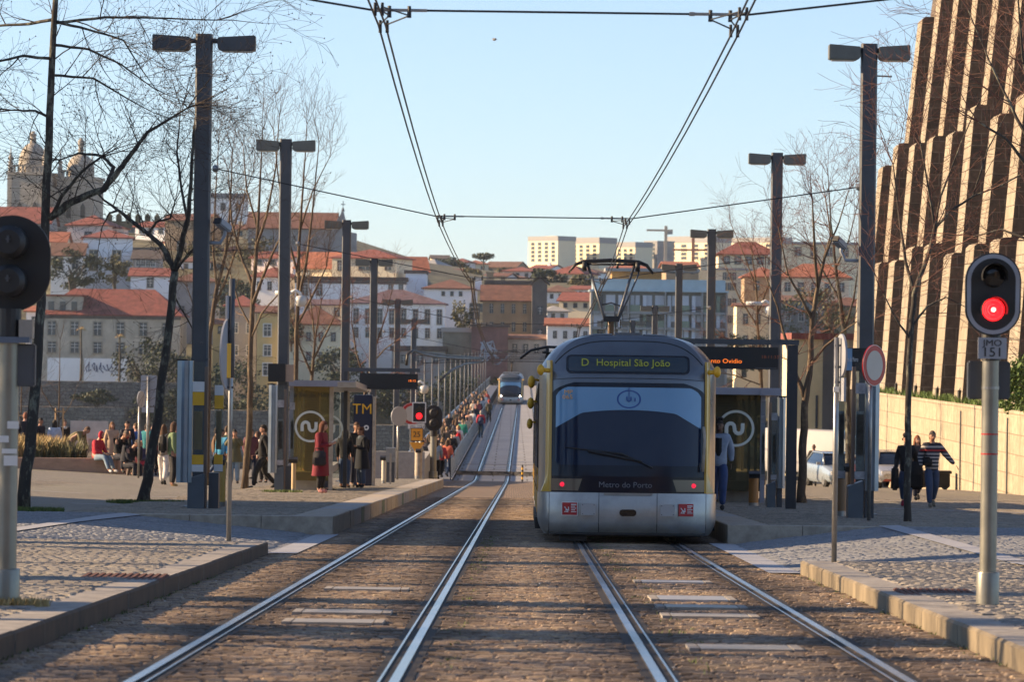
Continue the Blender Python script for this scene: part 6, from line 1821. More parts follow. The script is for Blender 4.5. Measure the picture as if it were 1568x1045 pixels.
def house(label, x0, x1, ye, yb, yr, Y, wall, roof, kind='hip', wins=(), yaw=0.0, depth=9.0, chim=(), over=.45, cat='house', name='house', group='houses of the far bank', inset=None, drop=7.0, cornice=None):
    pa, pb = P(x0, ye, Y), P(x1, ye, Y)
    cx_ = (pa.x + pb.x) / 2
    ze = P((x0 + x1) / 2, ye, Y).z; zb = P((x0 + x1) / 2, yb, Y).z; zr = P((x0 + x1) / 2, yr, Y).z
    w_ = (pb.x - pa.x) / math.cos(yaw)
    e = empty(name, (cx_, Y, zb), yaw, label, cat, group)
    H = ze - zb; h = max(.2, zr - ze)
    m = MB().bbox(-w_ / 2, w_ / 2, 0, depth, -drop, H)
    if kind == 'gablef': m.prism([(-w_ / 2, H + .001), (w_ / 2, H + .001), (0, H + h - .1)], (0, 0, 0), 'y', depth)
    if kind == 'gable':
        for s in (-1, 1):
            m.prism([(0.0, H + .001), (depth, H + .001), (depth / 2, H + h - .1)], (s * (w_ / 2 - .2) - .2, 0, 0), 'x', .4)
    m.build('wall', wall, e)
    o = over; a = -w_ / 2 - o; b = w_ / 2 + o; f = -o; k = depth + o; zz = H - .02; th = .18
    r = MB()
    if kind == 'hip':
        i = min((b - a) / 2 - .05, (k - f) / 2) if inset is None else inset
        md = (f + k) / 2
        for dz in (0,):
            V = [(a, f, zz), (b, f, zz), (b, k, zz), (a, k, zz), (a + i, md, H + h), (b - i, md, H + h), (a, f, zz + th), (b, f, zz + th), (b, k, zz + th), (a, k, zz + th)]
            r.add(V, [(0, 3, 2, 1), (6, 7, 5, 4), (8, 9, 4, 5), (7, 8, 5), (9, 6, 4), (0, 1, 7, 6), (1, 2, 8, 7), (2, 3, 9, 8), (3, 0, 6, 9)])
    elif kind == 'gable':
        md = (f + k) / 2
        V = [(a, f, zz), (b, f, zz), (b, k, zz), (a, k, zz), (a, md, H + h), (b, md, H + h), (a, f, zz + th), (b, f, zz + th), (b, k, zz + th), (a, k, zz + th), (a, md, H + h - th), (b, md, H + h - th)]
        r.add(V, [(6, 7, 5, 4), (8, 9, 4, 5), (0, 1, 7, 6), (0, 10, 11, 1), (3, 2, 11, 10), (2, 3, 9, 8), (0, 6, 4, 10), (3, 10, 4, 9), (1, 11, 5, 7), (2, 8, 5, 11)])
    elif kind == 'gablef':
        V = [(a, f, zz), (0, f, H + h), (b, f, zz), (a, k, zz), (0, k, H + h), (b, k, zz)]
        V2 = [(x, y, z + th) for x, y, z in V]
        r.add(V + V2, [(6, 9, 10, 7), (7, 10, 11, 8), (0, 1, 4, 3), (1, 2, 5, 4), (0, 6, 7, 1), (1, 7, 8, 2), (3, 4, 10, 9), (4, 5, 11, 10), (0, 3, 9, 6), (2, 8, 11, 5)])
    else:
        r.bbox(a + o * .4, b - o * .4, f + o * .4, k - o * .4, H + .003, H + max(.3, h))
    ro = r.build('roof', roof, e)
    for (cx1, cw, ct) in chim:
        xx = PX(cx1, ye, Y) - cx_
        c = MB().bbox(xx - cw / 2, xx + cw / 2, depth * .35, depth * .35 + cw, H, PZ(cx1, ct, Y) - zb)
        c.bbox(xx - cw * .6, xx + cw * .6, depth * .35 - .1 * cw, depth * .35 + 1.1 * cw, PZ(cx1, ct, Y) - zb, PZ(cx1, ct, Y) - zb + .2)
        c.build('chimney', wall if wall is not W_BEIGE else W_TAN, ro)
    if cornice: MB().bbox(-w_ / 2 - .12, w_ / 2 + .12, -.14, -.002, H - .5, H - .03).build('cornice', cornice, e)
    for (n, wx0, wx1, wy0, wy1, fr, *rest) in wins:
        frac = rest[0] if rest else .5
        bars = rest[1] if len(rest) > 1 else True
        pane = rest[2] if len(rest) > 2 else MT['pane']
        xa, xb = (PX(wx0, wy0, Y) - cx_) / math.cos(yaw), (PX(wx1, wy0, Y) - cx_) / math.cos(yaw)
        za, zc = PZ((wx0 + wx1) / 2, wy1, Y) - zb, PZ((wx0 + wx1) / 2, wy0, Y) - zb
        st = (xb - xa) / n
        fm, pm = window_mesh(st * frac, zc - za, fr, bars, pane)
        for q in range(n):
            ob = bpy.data.objects.new('window', fm); link(ob); ob.parent = e
            ob.location = (xa + st * (q + .5), -.004, (za + zc) / 2)
            pn = bpy.data.objects.new('pane', pm); link(pn); pn.parent = ob
    return e
FW, FS, FD = MT['frame_white'], MT['frame_stone'], MT['frame_dark']
# -- left of the bridge
mh = house('long stained beige mansion with a plum red roof and six tall windows, far left', 60, 276, 484, 575, 442, 600, W_BEIGE, RF['red'], 'hip',
      [(6, 62, 272, 494, 514, FS, .32, True), (6, 62, 272, 525, 541, FS, .34, True)], 0, 12, inset=5.0, cornice=W_DARK)
MB().bbox(-9.6, -4.2, -.14, -.02, -3.0, 2.6).bbox(-3.9, 2.8, -.14, -.02, -3.0, 2.6).build('white_base', W_WHITE, mh)
gr = MB(); rnd = random.Random(4)
for k in range(13):
    x = -3.4 + k * .45; pts = [(x + rnd.uniform(-.3, .4), -.17, rnd.uniform(.3, 2.2)) for _ in range(4)]
    gr.tube(pts, .07, 4)
gr.build('scribbles', mat('blue spray paint', (.06, .07, .16), .8), mh)
dm = MB().bbox(-10.4, -4.4, .6, 5, 9.2, 12.2).build('attic_storey', W_BEIGE, mh)
for x in (-9.2, -7.4, -5.6):
    MB().bbox(x - .45, x + .45, .5, .62, 10.0, 11.4).build('attic_window', MT['pane'], dm)
MB().bbox(-10.7, -4.1, .3, 5.4, 12.2, 12.5).build('attic_roof', RF['orange'], dm)
house('narrow white house with dark green windows at the far left edge', 40, 62, 478, 585, 468, 603, W_WHITE, RF['orange'], 'gable', [(1, 46, 60, 486, 500, FD, .5), (1, 46, 60, 515, 530, FD, .5)], 0, 8)
house('pale blue white villa with two tall windows and a red hipped roof, upper left', 128, 203, 365, 440, 350, 660, W_BLUE, RF['red'], 'hip', [(2, 126, 196, 384, 414, FS, .32)], R(6), 11)
house('low white annex with a brown roof left of the pale villa', 78, 127, 393, 432, 371, 655, W_WHITE, RF['brown'], 'gable', [(2, 78, 128, 394, 412, FW, .42)], 0, 7)
house('low lean brown roofed annex with a band of small windows right of the pale villa', 204, 244, 398, 445, 382, 655, W_GREY, RF['dark'], 'gable', [(4, 208, 238, 398, 408, FW, .8)], 0, 7)
house('terracotta shed roof below the pale villa', 200, 262, 424, 450, 410, 640, W_BLUE, RF['red'], 'gable', [(1, 220, 240, 427, 440, FD, .4)], 0, 6)
house('pinkish white house with red hip roof under the cathedral', 102, 166, 346, 385, 328, 705, W_PINK, RF['red'], 'hip', [(1, 120, 150, 356, 366, FD, .3)], R(-8), 10)
house('white wing with small red roof right of the pinkish house', 160, 190, 350, 375, 345, 708, W_PINK, RF['red'], 'hip', [(1, 166, 184, 354, 362, FD, .3)], 0, 8)
house('long bright red tiled roof at the left picture edge', -40, 76, 343, 400, 315, 690, W_GREY, RF['red'], 'gable', [(2, 0, 70, 352, 362, FD, .3)], 0, 12)
house('orange roofed house behind the nearest left tree trunk', 62, 100, 372, 400, 354, 672, W_CREAM, RF['orange'], 'gable', (), 0, 8)
house('tan stone house with blank walls between the forked tree and the post', 252, 318, 338, 435, 326, 700, W_TAN, RF['rust'], 'gable', [(2, 262, 310, 370, 382, FD, .25)], R(-12), 9)
house('white house on the ridge behind the nearest left lamp post', 322, 380, 304, 350, 296, 770, W_WHITE, RF['grey'], 'flat', [(2, 330, 376, 312, 322, FD, .25)], R(10), 9)
house('grey house with a red roof low behind the nearest left lamp post', 262, 330, 432, 560, 416, 625, W_GREY, RF['rust'], 'hip', [(3, 268, 328, 470, 484, FD, .35), (3, 268, 328, 505, 520, FD, .35)], 0, 9)
house('small yellow house front low between two left lamp posts', 326, 350, 497, 560, 488, 604, W_YELL, RF['brown'], 'gable', [(1, 330, 350, 501, 510, FD, .5)], 0, 7)
house('tall narrow yellow house with two framed windows', 394, 431, 480, 585, 468, 590, W_YELL, RF['rust'], 'gable', [(1, 399, 420, 497, 515, FW, .5), (1, 399, 420, 529, 545, FW, .5), (1, 399, 420, 557, 575, FW, .6)], 0, 8)
house('grey rendered house beside the tall yellow house', 345, 393, 470, 570, 452, 597, W_GREY, RF['red'], 'hip', [(2, 350, 392, 495, 510, FW, .35), (2, 350, 392, 530, 544, FW, .35)], 0, 8)
house('beige house with broad red roof behind the small reddish tree', 440, 524, 498, 600, 468, 588, W_CREAM, RF['rust'], 'hip', [(4, 444, 520, 510, 522, FD, .3), (4, 444, 520, 540, 552, FD, .3)], 0, 9)
house('white wall and rust roof above the tall yellow house', 384, 440, 425, 470, 408, 650, W_WHITE, RF['red'], 'hip', [(3, 388, 438, 432, 444, FD, .3)], R(-10), 8)
# cathedral
ct = empty('cathedral', (PX(70, 300, 750), 750, PZ(70, 345, 750)), R(-10), 'granite cathedral with two domed towers at the far left', 'cathedral')
W_CATH = blocks('cathedral granite', (.40, .36, .30), (.33, .295, .25), (.24, .215, .18), 1.6, .6, .03, 'xz', .9, .3, patch=(.19, .165, .13), patch_scale=.12, noise_amt=.2)
oz = PZ(70, 345, 750); ox = PX(70, 300, 750)
def q(px, py): return PX(px, py, 750) - ox, PZ(px, py, 750) - oz
for (a, b, top, dome0, lant, yy, nm) in ((10, 70, 262, 216, 198, 0, 'west_tower'), (77, 134, 268, 232, 207, 5, 'east_tower')):
    xa, zt = q(a, top); xb, _ = q(b, top)
    T = MB().bbox(xa, xb, yy, yy + (xb - xa), -12, zt - .6).bbox(xa - .3, xb + .3, yy - .3, yy + (xb - xa) + .3, zt - .6, zt - .1)
    for s in ((xa + .35), (xb - .35)): T.bbox(s - .45, s + .45, yy - .12, yy - .001, -12, zt - .61)
    to = T.build(nm, W_CATH, ct)
    B = MB()
    n = 9
    for k in range(n):
        x = xa + (xb - xa) * (k + .5) / n
        B.bbox(x - .18, x + .18, yy - .1, yy + .2, zt - .1, zt + 1.0)
    B.bbox(xa, xb, yy - .15, yy + .25, zt + 1.0, zt + 1.25)
    B.build('balustrade', W_CATH, to)
    cxm = (xa + xb) / 2; cy = yy + (xb - xa) / 2
    rad = (xb - xa) * .33
    _, zd = q(a, dome0); _, zl_ = q(a, lant)
    MB().lathe((cxm, cy, 0), [(rad, zt - .1), (rad, zt + 1.2), (rad * 1.12, zt + 1.4), (rad * 1.10, zt + 1.7)] + [(rad * 1.10 * math.cos(R(a_)), zt + 1.7 + (zd - zt - 1.7) * math.sin(R(a_))) for a_ in (15, 30, 45, 60, 72, 82)] + [(rad * .1, zd)], 24).build('dome', W_CATH, to, 'auto')
    MB().lathe((cxm, cy, 0), [(rad * .28, zd - .3), (rad * .22, zd + .6), (rad * .34, zd + .7), (rad * .2, zd + 1.0), (rad * .3, zl_ - .7), (rad * .12, zl_ - .3), (rad * .2, zl_ - .15), (.03, zl_)], 12).build('lantern', W_CATH, to, 'auto')
    for s in (xa + .4, xb - .4):
        MB().lathe((s, yy + .4, 0), [(.5, zt - .1), (.45, zt + 1.6), (.6, zt + 1.7), (.3, zt + 2.1), (.5, zt + 2.8), (.15, zt + 3.4), (.1, zt + 4.6), (.02, zt + 5.2)], 8).build('pinnacle', W_CATH, to, 'auto')
    for k in (.32, .72):
        MB().prism([(xa + (xb - xa) * k - .45, 1.6), (xa + (xb - xa) * k + .45, 1.6), (xa + (xb - xa) * k + .45, 3.8), (xa + (xb - xa) * k, 4.6), (xa + (xb - xa) * k - .45, 3.8)], (0, yy - .14, 0), 'y', .12).build('belfry_opening', MT['shutter'], to)
MB().bbox(q(70, 300)[0], q(78, 300)[0], 3, 9, -12, q(70, 285)[1]).build('nave_wall', W_CATH, ct)
cw = empty('crenellated_wall', (0, 765, 0), 0, 'dark crenellated stone wall on the skyline right of the cathedral', 'wall')
a, b = PX(132, 340, 765), PX(330, 340, 765); zt = PZ(230, 339, 765)
m = MB().bbox(a, b, 0, 3, 5, zt)
k = 0; x = a
while x < b - 1: m.bbox(x + .2, x + 1.3, 0, .8, zt + .001, zt + 1.0).add([(x + .2, 0, zt + 1.0), (x + 1.3, 0, zt + 1.0), (x + 1.3, .8, zt + 1.0), (x + .2, .8, zt + 1.0), (x + .75, .4, zt + 1.7)], [(0, 1, 4), (1, 2, 4), (2, 3, 4), (3, 0, 4)]); x += 1.9
m.build('stone', mat('mossy dark stone', (.10, .10, .065), .95, 0, .3, .5), cw)
# church on the ridge
ch = house('granite church with long brown tiled nave and a cross on its gable', 380, 512, 351, 410, 323, 700, W_GREY, RF['rust'], 'gable', [(3, 400, 500, 362, 374, FS, .12)], R(0), 14, cat='church', name='church', group=None)
pg = P(520, 410, 700)
hx = PX(512, 350, 700) - ch.location.x
g = MB()
gw = PX(541, 350, 700) - PX(507, 350, 700)
hz_ = PZ(520, 357, 700) - ch.location.z; hp = PZ(520, 322, 700) - ch.location.z
g.prism([(hx - .4, -8), (hx + gw, -8), (hx + gw, hz_), (hx + gw * .62, hz_ + .2), (hx + gw * .38, hp), (hx - .4, hz_ + .6)], (0, -1.2, 0), 'y', 3.0)
g.build('gable_front', W_GREY, ch)
MB().bbox(hx + gw * .38 - .06, hx + gw * .38 + .06, -.2, -.08, hp, hp + 1.7).bbox(hx + gw * .38 - .4, hx + gw * .38 + .4, -.2, -.08, hp + 1.0, hp + 1.14).lathe((hx + gw * .38, -.14, hp - .2), [(.35, 0), (.2, .4), (.05, .7)], 8).build('cross', MT['steel_dark'], ch)
# centre cluster
house('upper storey of the white palace under a pointed red hip roof', 508, 607, 396, 428, 381, 640, W_CREAM, RF['red'], 'hip', [(1, 514, 526, 400, 414, FD, .5), (1, 548, 572, 402, 413, FD, .8), (1, 585, 604, 402, 413, FD, .4)], R(-14), 10)
house('wide white palace with a dark cornice and arched dormers below the red hip roof', 452, 622, 430, 470, 424, 628, W_WHITE, RF['dark'], 'flat', [(2, 456, 500, 436, 452, FS, .35), (2, 590, 622, 436, 448, FS, .35)], 0, 10, cornice=W_DARK)
house('blank pale blue gable wall right of the white palace', 621, 652, 419, 478, 414, 632, W_BLUE, RF['dark'], 'flat', (), 0, 10)
house('red roofed wing left of the white palace', 452, 520, 412, 430, 385, 650, W_CREAM, RF['orange'], 'gable', [(1, 456, 480, 416, 424, FD, .4)], R(-25), 9)
house('terracotta roofed wing behind the white palace on its right', 594, 655, 418, 440, 392, 660, W_BLUE, RF['orange'], 'gable', (), R(8), 9)
house('long white house with weathered plum roof and two rows of dark tall windows', 530, 681, 466, 552, 443, 596, W_WHITE, RF['plum'], 'hip', [(8, 536, 682, 474, 496, FS, .36), (8, 536, 682, 503, 517, FS, .32)], 0, 10, inset=7)
house('sunlit white wing at the left end of the plum roofed house', 466, 531, 468, 500, 458, 598, W_CREAM, RF['plum'], 'gable', [(2, 474, 530, 472, 484, FD, .25)], 0, 9)
house('white gabled house with rust red roof and square chimney in the centre', 649, 722, 443, 495, 427, 625, W_WHITE, RF['rust'], 'hip', [(3, 672, 712, 447, 453, FD, .3, False), (1, 716, 738, 466, 488, FD, .6)], R(-4), 12, chim=((729, 1.0, 428),))
house('ochre house with dormered brown roof beside the centre white house', 739, 818, 462, 525, 436, 622, W_TAN, RF['rust'], 'gable', [(4, 744, 812, 466, 480, FS, .3), (4, 744, 812, 494, 508, FS, .3)], 0, 10, chim=((757, .9, 446), (777, .9, 448)))
house('tall blank tan wall with rusty parapet behind the ochre house', 744, 816, 436, 465, 430, 645, W_TAN, RF['dark'], 'flat', (), 0, 8, chim=((750, 1.2, 418), (770, .8, 424)))
house('dark narrow stone tower house right of the ochre house', 815, 838, 436, 560, 424, 612, W_DARK, RF['dark'], 'gablef', [(1, 818, 836, 470, 482, FD, .4), (1, 818, 836, 505, 518, FD, .4)], 0, 10)
house('small greenish shed low in front of the white gabled house', 678, 735, 509, 575, 502, 589, wallm('mossy render', (.16, .17, .145), .25, .6), RF['grey'], 'flat', (), 0, 6)
mw = house('faded maroon wall with a pale spray painted mural', 722, 778, 501, 560, 497, 587, W_PURP, RF['dark'], 'flat', (), 0, 5)
m = MB(); rnd = random.Random(8)
for k in range(16):
    pts = [(rnd.uniform(-1.6, 1.4), -.06, 2.0 + rnd.uniform(-1.6, 1.9)) for _ in range(3)]
    m.tube(pts, .09, 4)
m.build('mural', mat('pale blue spray', (.35, .42, .52), .8), mw)
house('grey cottage wall with patched render under the ochre house', 776, 836, 520, 590, 512, 590, W_GREY, RF['brown'], 'gable', [(3, 780, 830, 528, 540, FD, .35)], 0, 7)
house('blue grey retaining house below the plum roofed house', 600, 682, 538, 590, 530, 585, W_GREY, RF['dark'], 'flat', [(3, 606, 680, 545, 556, FD, .3)], 0, 5)
# hillside beyond
far = ((560, 600, 405, 425, 393, 900, W_CREAM, 'rust', 'small cream house with rusty roof just right of the pointed hip roof'), (612, 650, 403, 425, 393, 930, W_TAN, 'brown', 'brown roofed house on the skyline above the palace'),
       (640, 668, 407, 430, 396, 1000, W_GREY, 'grey', 'grey pitched house on the skyline, left of the pale square one'), (662, 688, 397, 420, 390, 1050, W_CREAM, 'dark', 'pale square house with a dark cap on the skyline'),
       (688, 716, 402, 420, 395, 1080, W_PINK, 'red', 'pink house with red roof right of the pale square house'), (716, 748, 405, 425, 398, 1100, W_CREAM, 'orange', 'cream house with orange roof under the umbrella pine'),
       (742, 790, 410, 428, 400, 1120, W_TAN, 'brown', 'long low tan house right of the umbrella pine'), (655, 700, 424, 440, 416, 850, W_PINK, 'red', 'low pink house with red roof above the centre white house'),
       (770, 815, 416, 440, 408, 900, W_PINK, 'red', 'pink house with red roof left of the pale tower block'), (700, 735, 418, 436, 411, 880, W_WHITE, 'rust', 'small white house with rust roof below the umbrella pine'),
       (840, 892, 420, 445, 405, 800, W_CREAM, 'red', 'house with large bright red hip roof below the tower blocks'), (836, 880, 448, 475, 436, 720, W_WHITE, 'brown', 'white house with brown roof left of the flats'),
       (856, 906, 462, 500, 447, 690, W_CREAM, 'red', 'sunlit cream house with maroon roof left of the flats'), (838, 870, 478, 510, 468, 660, W_BLUE, 'grey', 'pale blue house with grey roof behind the folded pantograph'),
       (868, 912, 418, 440, 410, 950, W_WHITE, 'rust', 'white house with rust roof below the second tower block'), (1020, 1070, 410, 440, 400, 800, W_TAN, 'orange', 'tan house with orange roof behind the flats'),
       (930, 990, 412, 440, 402, 820, W_CREAM, 'orange', 'ochre house with orange roof behind the flats, left one'))
for i, (a, b, ye, yb_, yr, Y, wl, rf, lab) in enumerate(far):
    house(lab, a, b, ye, yb_, yr, Y, wl, RF[rf], 'hip' if i % 3 else 'gable', [(3 if b - a > 40 else 2, a + 2, b - 2, ye + 3, ye + 9, FD, .3, False)], R((-12, 8, -20, 5)[i % 4]), 10, drop=14)
house('white house with a flat orange tiled edge close behind the tram roof', 838, 908, 500, 560, 487, 585, W_WHITE, RF['orange'], 'gable', [(4, 842, 904, 508, 518, FD, .3)], 0, 7)
more = ((566, 600, 427, 440, 420, 720, W_WHITE, 'red', 'white cottage roofed in red between palace and plum roofed house'), (655, 690, 412, 426, 406, 960, W_WHITE, 'red', 'white cottage on the hillside under the grey pitched house'), (676, 706, 432, 446, 426, 780, W_CREAM, 'rust', 'cream cottage directly over the roof of the centre gabled house'), (706, 742, 432, 446, 425, 800, W_WHITE, 'red', 'white cottage right of the cream cottage, over the centre gabled house'),
        (742, 776, 424, 438, 417, 840, W_PINK, 'rust', 'pinkish cottage over the blank tan wall'), (778, 812, 428, 442, 421, 860, W_CREAM, 'brown', 'cream cottage with brown roof left of the dark tower house'), (812, 842, 412, 426, 405, 980, W_WHITE, 'red', 'white cottage at the foot of the tallest tower block'), (842, 872, 432, 448, 426, 830, W_WHITE, 'rust', 'white cottage in front of the bright red hip roof'),
        (872, 906, 444, 460, 437, 740, W_WHITE, 'red', 'white cottage beside the olive trees left of the flats'), (590, 622, 410, 420, 403, 1000, W_WHITE, 'red', 'small white house far behind the pointed hip roof'), (206, 256, 348, 372, 338, 735, W_WHITE, 'red', 'white house below the dark crenellated wall'), (256, 300, 372, 400, 362, 715, W_CREAM, 'red', 'cream house left of the tan stone house base'),
        (330, 378, 352, 380, 342, 735, W_CREAM, 'rust', 'cream house under the white ridge house'), (335, 385, 386, 420, 376, 700, W_WHITE, 'red', 'white house with red roof behind the leaning pale tree'), (384, 450, 396, 424, 384, 680, W_PINK, 'red', 'pinkish house under the church nave'), (276, 322, 402, 432, 392, 680, W_WHITE, 'rust', 'white house behind the forked tree right branch'))
for i, (a, b, ye, yb_, yr, Y, wl, rf, lab) in enumerate(more):
    house(lab, a, b, ye, yb_, yr, Y, wl, RF[rf], ('gable', 'hip')[i % 2], [(3 if b - a > 32 else 2, a + 2, b - 2, ye + 3, ye + 9, FD, .34, False)], R((-14, 6, -24, 10)[i % 4]), 9, drop=14, chim=(((a + b) / 2 + 6, .8, yr - 2),) if i % 3 == 0 else ())
# tower blocks and crane
for i, (a, b, yt, yb_, cap, lab) in enumerate(((809, 854, 369, 408, 362, 'tallest pale yellow tower block on the skyline, left of the group'), (873, 917, 373, 408, 364, 'second pale tower block, right of the tallest one'), (934, 972, 379, 408, 371, 'third lower tower block behind the pantograph'), (987, 1006, 371, 405, 369, 'narrow grey tower block beside the crane'), (1020, 1092, 372, 410, 362, 'broad building under construction below the red crane'), (1116, 1185, 372, 400, 364, 'wide pale block behind the right red roof'))):
    h_ = house(lab, a, b, yt, yb_, cap, 1480 + i * 12, W_PALE if i != 3 else W_GREY, RF['grey'], 'flat', [(4 if b - a > 30 else 2, a + 2, b - 2, yt + 3 + 6.2 * r_, yt + 6.2 + 6.2 * r_, FD, .4, False) for r_ in range(5 if i < 2 else 4)], R(-50), 9, drop=25, cat='tower block', name='tower_block', group='tower blocks on the skyline', over=.2)
    w_ = h_.dimensions
    MB().bbox(-3.2, 2.8, 4, 9, PZ(a, yt, 1480) - PZ(a, yb_, 1480), PZ(a, cap - 1, 1480) - PZ(a, yb_, 1480)).build('roof_house', W_PALE, h_)
for (px, py0, py1, x0, x1, yj, lab, col) in ((1019, 400, 346, 990, 1030, 353, 'thin pale tower crane on the skyline', (.55, .42, .30)), (1061, 405, 362, 1030, 1094, 383, 'orange red crane over the building site', (.55, .16, .06))):
    e = empty('tower_crane', P(px, py0, 1430), 0, lab, 'crane', 'cranes on the skyline')
    z0 = e.location.z; cm = mat('crane paint', col, .6)
    MB().bbox(-.55, .55, -.5, .5, -14, PZ(px, py1, 1430) - z0).build('mast', cm, e)
    MB().bbox(PX(x0, yj, 1430) - e.location.x, PX(x1, yj, 1430) - e.location.x, -.4, .4, PZ(px, yj + 1.5, 1430) - z0, PZ(px, yj - 1.5, 1430) - z0).build('jib', cm, e)
    MB().bbox(PX(x1, yj, 1430) - e.location.x - 2, PX(x1, yj, 1430) - e.location.x, -.8, .8, PZ(px, yj + 6, 1430) - z0, PZ(px, yj + 1.6, 1430) - z0).build('counterweight', MT['concrete'], e)
# modern flats behind the tram
Yf = 560
a, b = P(906, 448, Yf), P(1113, 448, Yf)
fl = empty('apartment_block', (a.x, Yf, P(1000, 570, Yf).z), 0, 'modern four storey flats with pale blinds and green glass balconies behind the tram', 'apartment block')
zf = fl.location.z; Wf = b.x - a.x
ztop = PZ(1000, 447, Yf) - zf
MB().bbox(0, Wf, .9, 14, -8, ztop).build('wall', mat('grey flats wall', (.22, .22, .21), .8, 0, .1, 1), fl)
MB().bbox(-.3, Wf + .3, -.4, 13, ztop + .0, ztop + .25).bbox(.2, Wf - .2, .4, 12, ztop + .25, PZ(1000, 428, Yf) - zf).build('blue_fascia', mat('pale blue fascia', (.36, .46, .52), .4, .2, .08, 1), fl)
MB().bbox(Wf * .15, Wf * .52, 2, 10, PZ(1000, 428, Yf) - zf + .002, PZ(1000, 416, Yf) - zf).build('roof_house', mat('ochre timber', (.48, .25, .08), .7, 0, .15, 2), fl)
MB().bbox(Wf * .1, Wf * .8, .5, 10, PZ(1000, 416, Yf) - zf + .002, PZ(1000, 411, Yf) - zf).build('roof_slab', RF['grey'], fl)
MT['balcony_glass'] = mat('green balcony glass', (.16, .21, .165), .2, 0, .08, 1.5)
rowsY = [(451, 466, 476, 480), (476.5, 490, 500, 504), (501.5, 515, 524, 528), (526, 540, 549, 553)]
for r_, (w0, w1, g1, s1) in enumerate(rowsY):
    z = [PZ(1000, v, Yf) - zf for v in (w0 + 1.5, w1 + 1.5, g1 + 1.5, s1 + 1.5)]
    MB().bbox(-.1, Wf + .1, -.35, .89, z[3], z[2]).build('floor_slab', W_GREY, fl)
    n = 11
    for k in range(n):
        x0, x1 = Wf * k / n, Wf * (k + 1) / n
        pale = (k * 7 + r_ * 5) % 10 not in (0, 3)
        wd = MB().bbox(x0 + .32, x1 - .12, .72, .88, z[1] - .1, z[0]).build('window', MT['pane_pale'] if pale else MT['pane'], fl)
        if (k + r_) % 3 == 0: MB().bbox(x0 + .9, x0 + 1.0, .66, .715, z[1] - .1, z[0]).build('blind_bar', FD, wd)
        if k % 2: MB().bbox(x0 + .2, x1 - .05, -.3, -.22, z[2], z[1]).build('balcony_panel', MT['balcony_glass'], fl)
        else: MB().bbox(x0 + .32, x0 + .85, .3, .5, z[2], z[0]).build('side_panel', MT['pane_pale'] if pale else MT['balcony_glass'], fl)
for k in (0, 3, 6, 9, 11):
    MB().bbox(Wf * k / 11 - .12, Wf * k / 11 + .12, -.5, .5, -8, ztop).build('fin', W_GREY, fl)
# right hand houses
house('cream house with a broad red hip roof and five windows right of the flats', 1100, 1192, 391, 420, 369, 640, W_CREAM, RF['red'], 'hip', [(5, 1104, 1190, 394, 404, FD, .45, True)], 0, 11, inset=4)
house('beige apartment front below the cream red roofed house', 1094, 1150, 414, 560, 411, 620, W_CREAM, RF['grey'], 'flat', [(3, 1106, 1128, 418, 428, FD, .6), (3, 1106, 1128, 434, 444, FD, .6), (3, 1106, 1128, 458, 468, FD, .6), (3, 1106, 1128, 484, 494, FD, .6)], 0, 9)
house('small orange roofed house in front of the beige apartments', 1140, 1200, 425, 470, 408, 605, W_TAN, RF['orange'], 'hip', [(2, 1146, 1196, 432, 444, FD, .3)], 0, 9)
house('white house with twin orange hip roofs behind the forked right tree', 1192, 1300, 426, 480, 403, 590, W_CREAM, RF['orange'], 'hip', [(5, 1196, 1298, 434, 446, FD, .35)], R(-6), 10, inset=4)
house('long pale building with curved cornice on the ridge at the right', 1195, 1345, 375, 420, 371, 700, W_PALE, RF['grey'], 'flat', [(5, 1210, 1330, 380, 392, FS, .35)], 0, 12)
house('sandy stone house behind the reddish right tree', 1128, 1192, 470, 570, 464, 585, W_CREAM, RF['rust'], 'gable', [(3, 1132, 1190, 482, 496, FD, .3), (3, 1132, 1190, 515, 528, FD, .3)], 0, 8)
house('grey blue house wall behind the right lamp posts', 1192, 1262, 462, 570, 452, 575, W_GREY, RF['brown'], 'gable', [(3, 1196, 1258, 478, 492, FW, .35), (3, 1196, 1258, 510, 522, FW, .35)], 0, 8)
house('tan house wall low at the right of the far bank', 1258, 1345, 470, 570, 455, 580, W_TAN, RF['rust'], 'hip', [(4, 1262, 1340, 482, 496, FD, .3)], 0, 8)
# yellow house at the end of the right plaza
Yh = 187
yh = empty('yellow_house', (PX(1228, 700, Yh), Yh, .2), R(0), 'tall yellow house with brown pilasters at the end of the right plaza', 'house')
zt = PZ(1250, 520, Yh) - .2
wq = PX(1300, 600, Yh) - PX(1214, 600, Yh)
MB().bbox(-.45, wq, 0, 8, -.3, zt).build('wall', mat('sunny yellow plaster', (.60, .49, .28), .8, 0, .1, 1.2), yh)
MB().bbox(-.6, wq + .2, -.2, 8.2, zt, zt + .3).build('roof', RF['red'], yh)
for x0, x1 in ((.95, 1.55), (2.2, 2.7)): MB().bbox(x0, x1, -.12, -.002, -.3, zt).build('pilaster', W_DARK if x0 < 1 else W_TAN, yh)
for x in (.05, .62): MB().bbox(x, x + .12, -.05, .02, 2.2, 3.8).build('window', MT['pane'], yh)
yl = MB().bbox(-.452, -.45, .01, 7.9, -.2, zt - .01).build('side_wall', mat('sunny cream plaster', (.66, .57, .38), .8), yh)
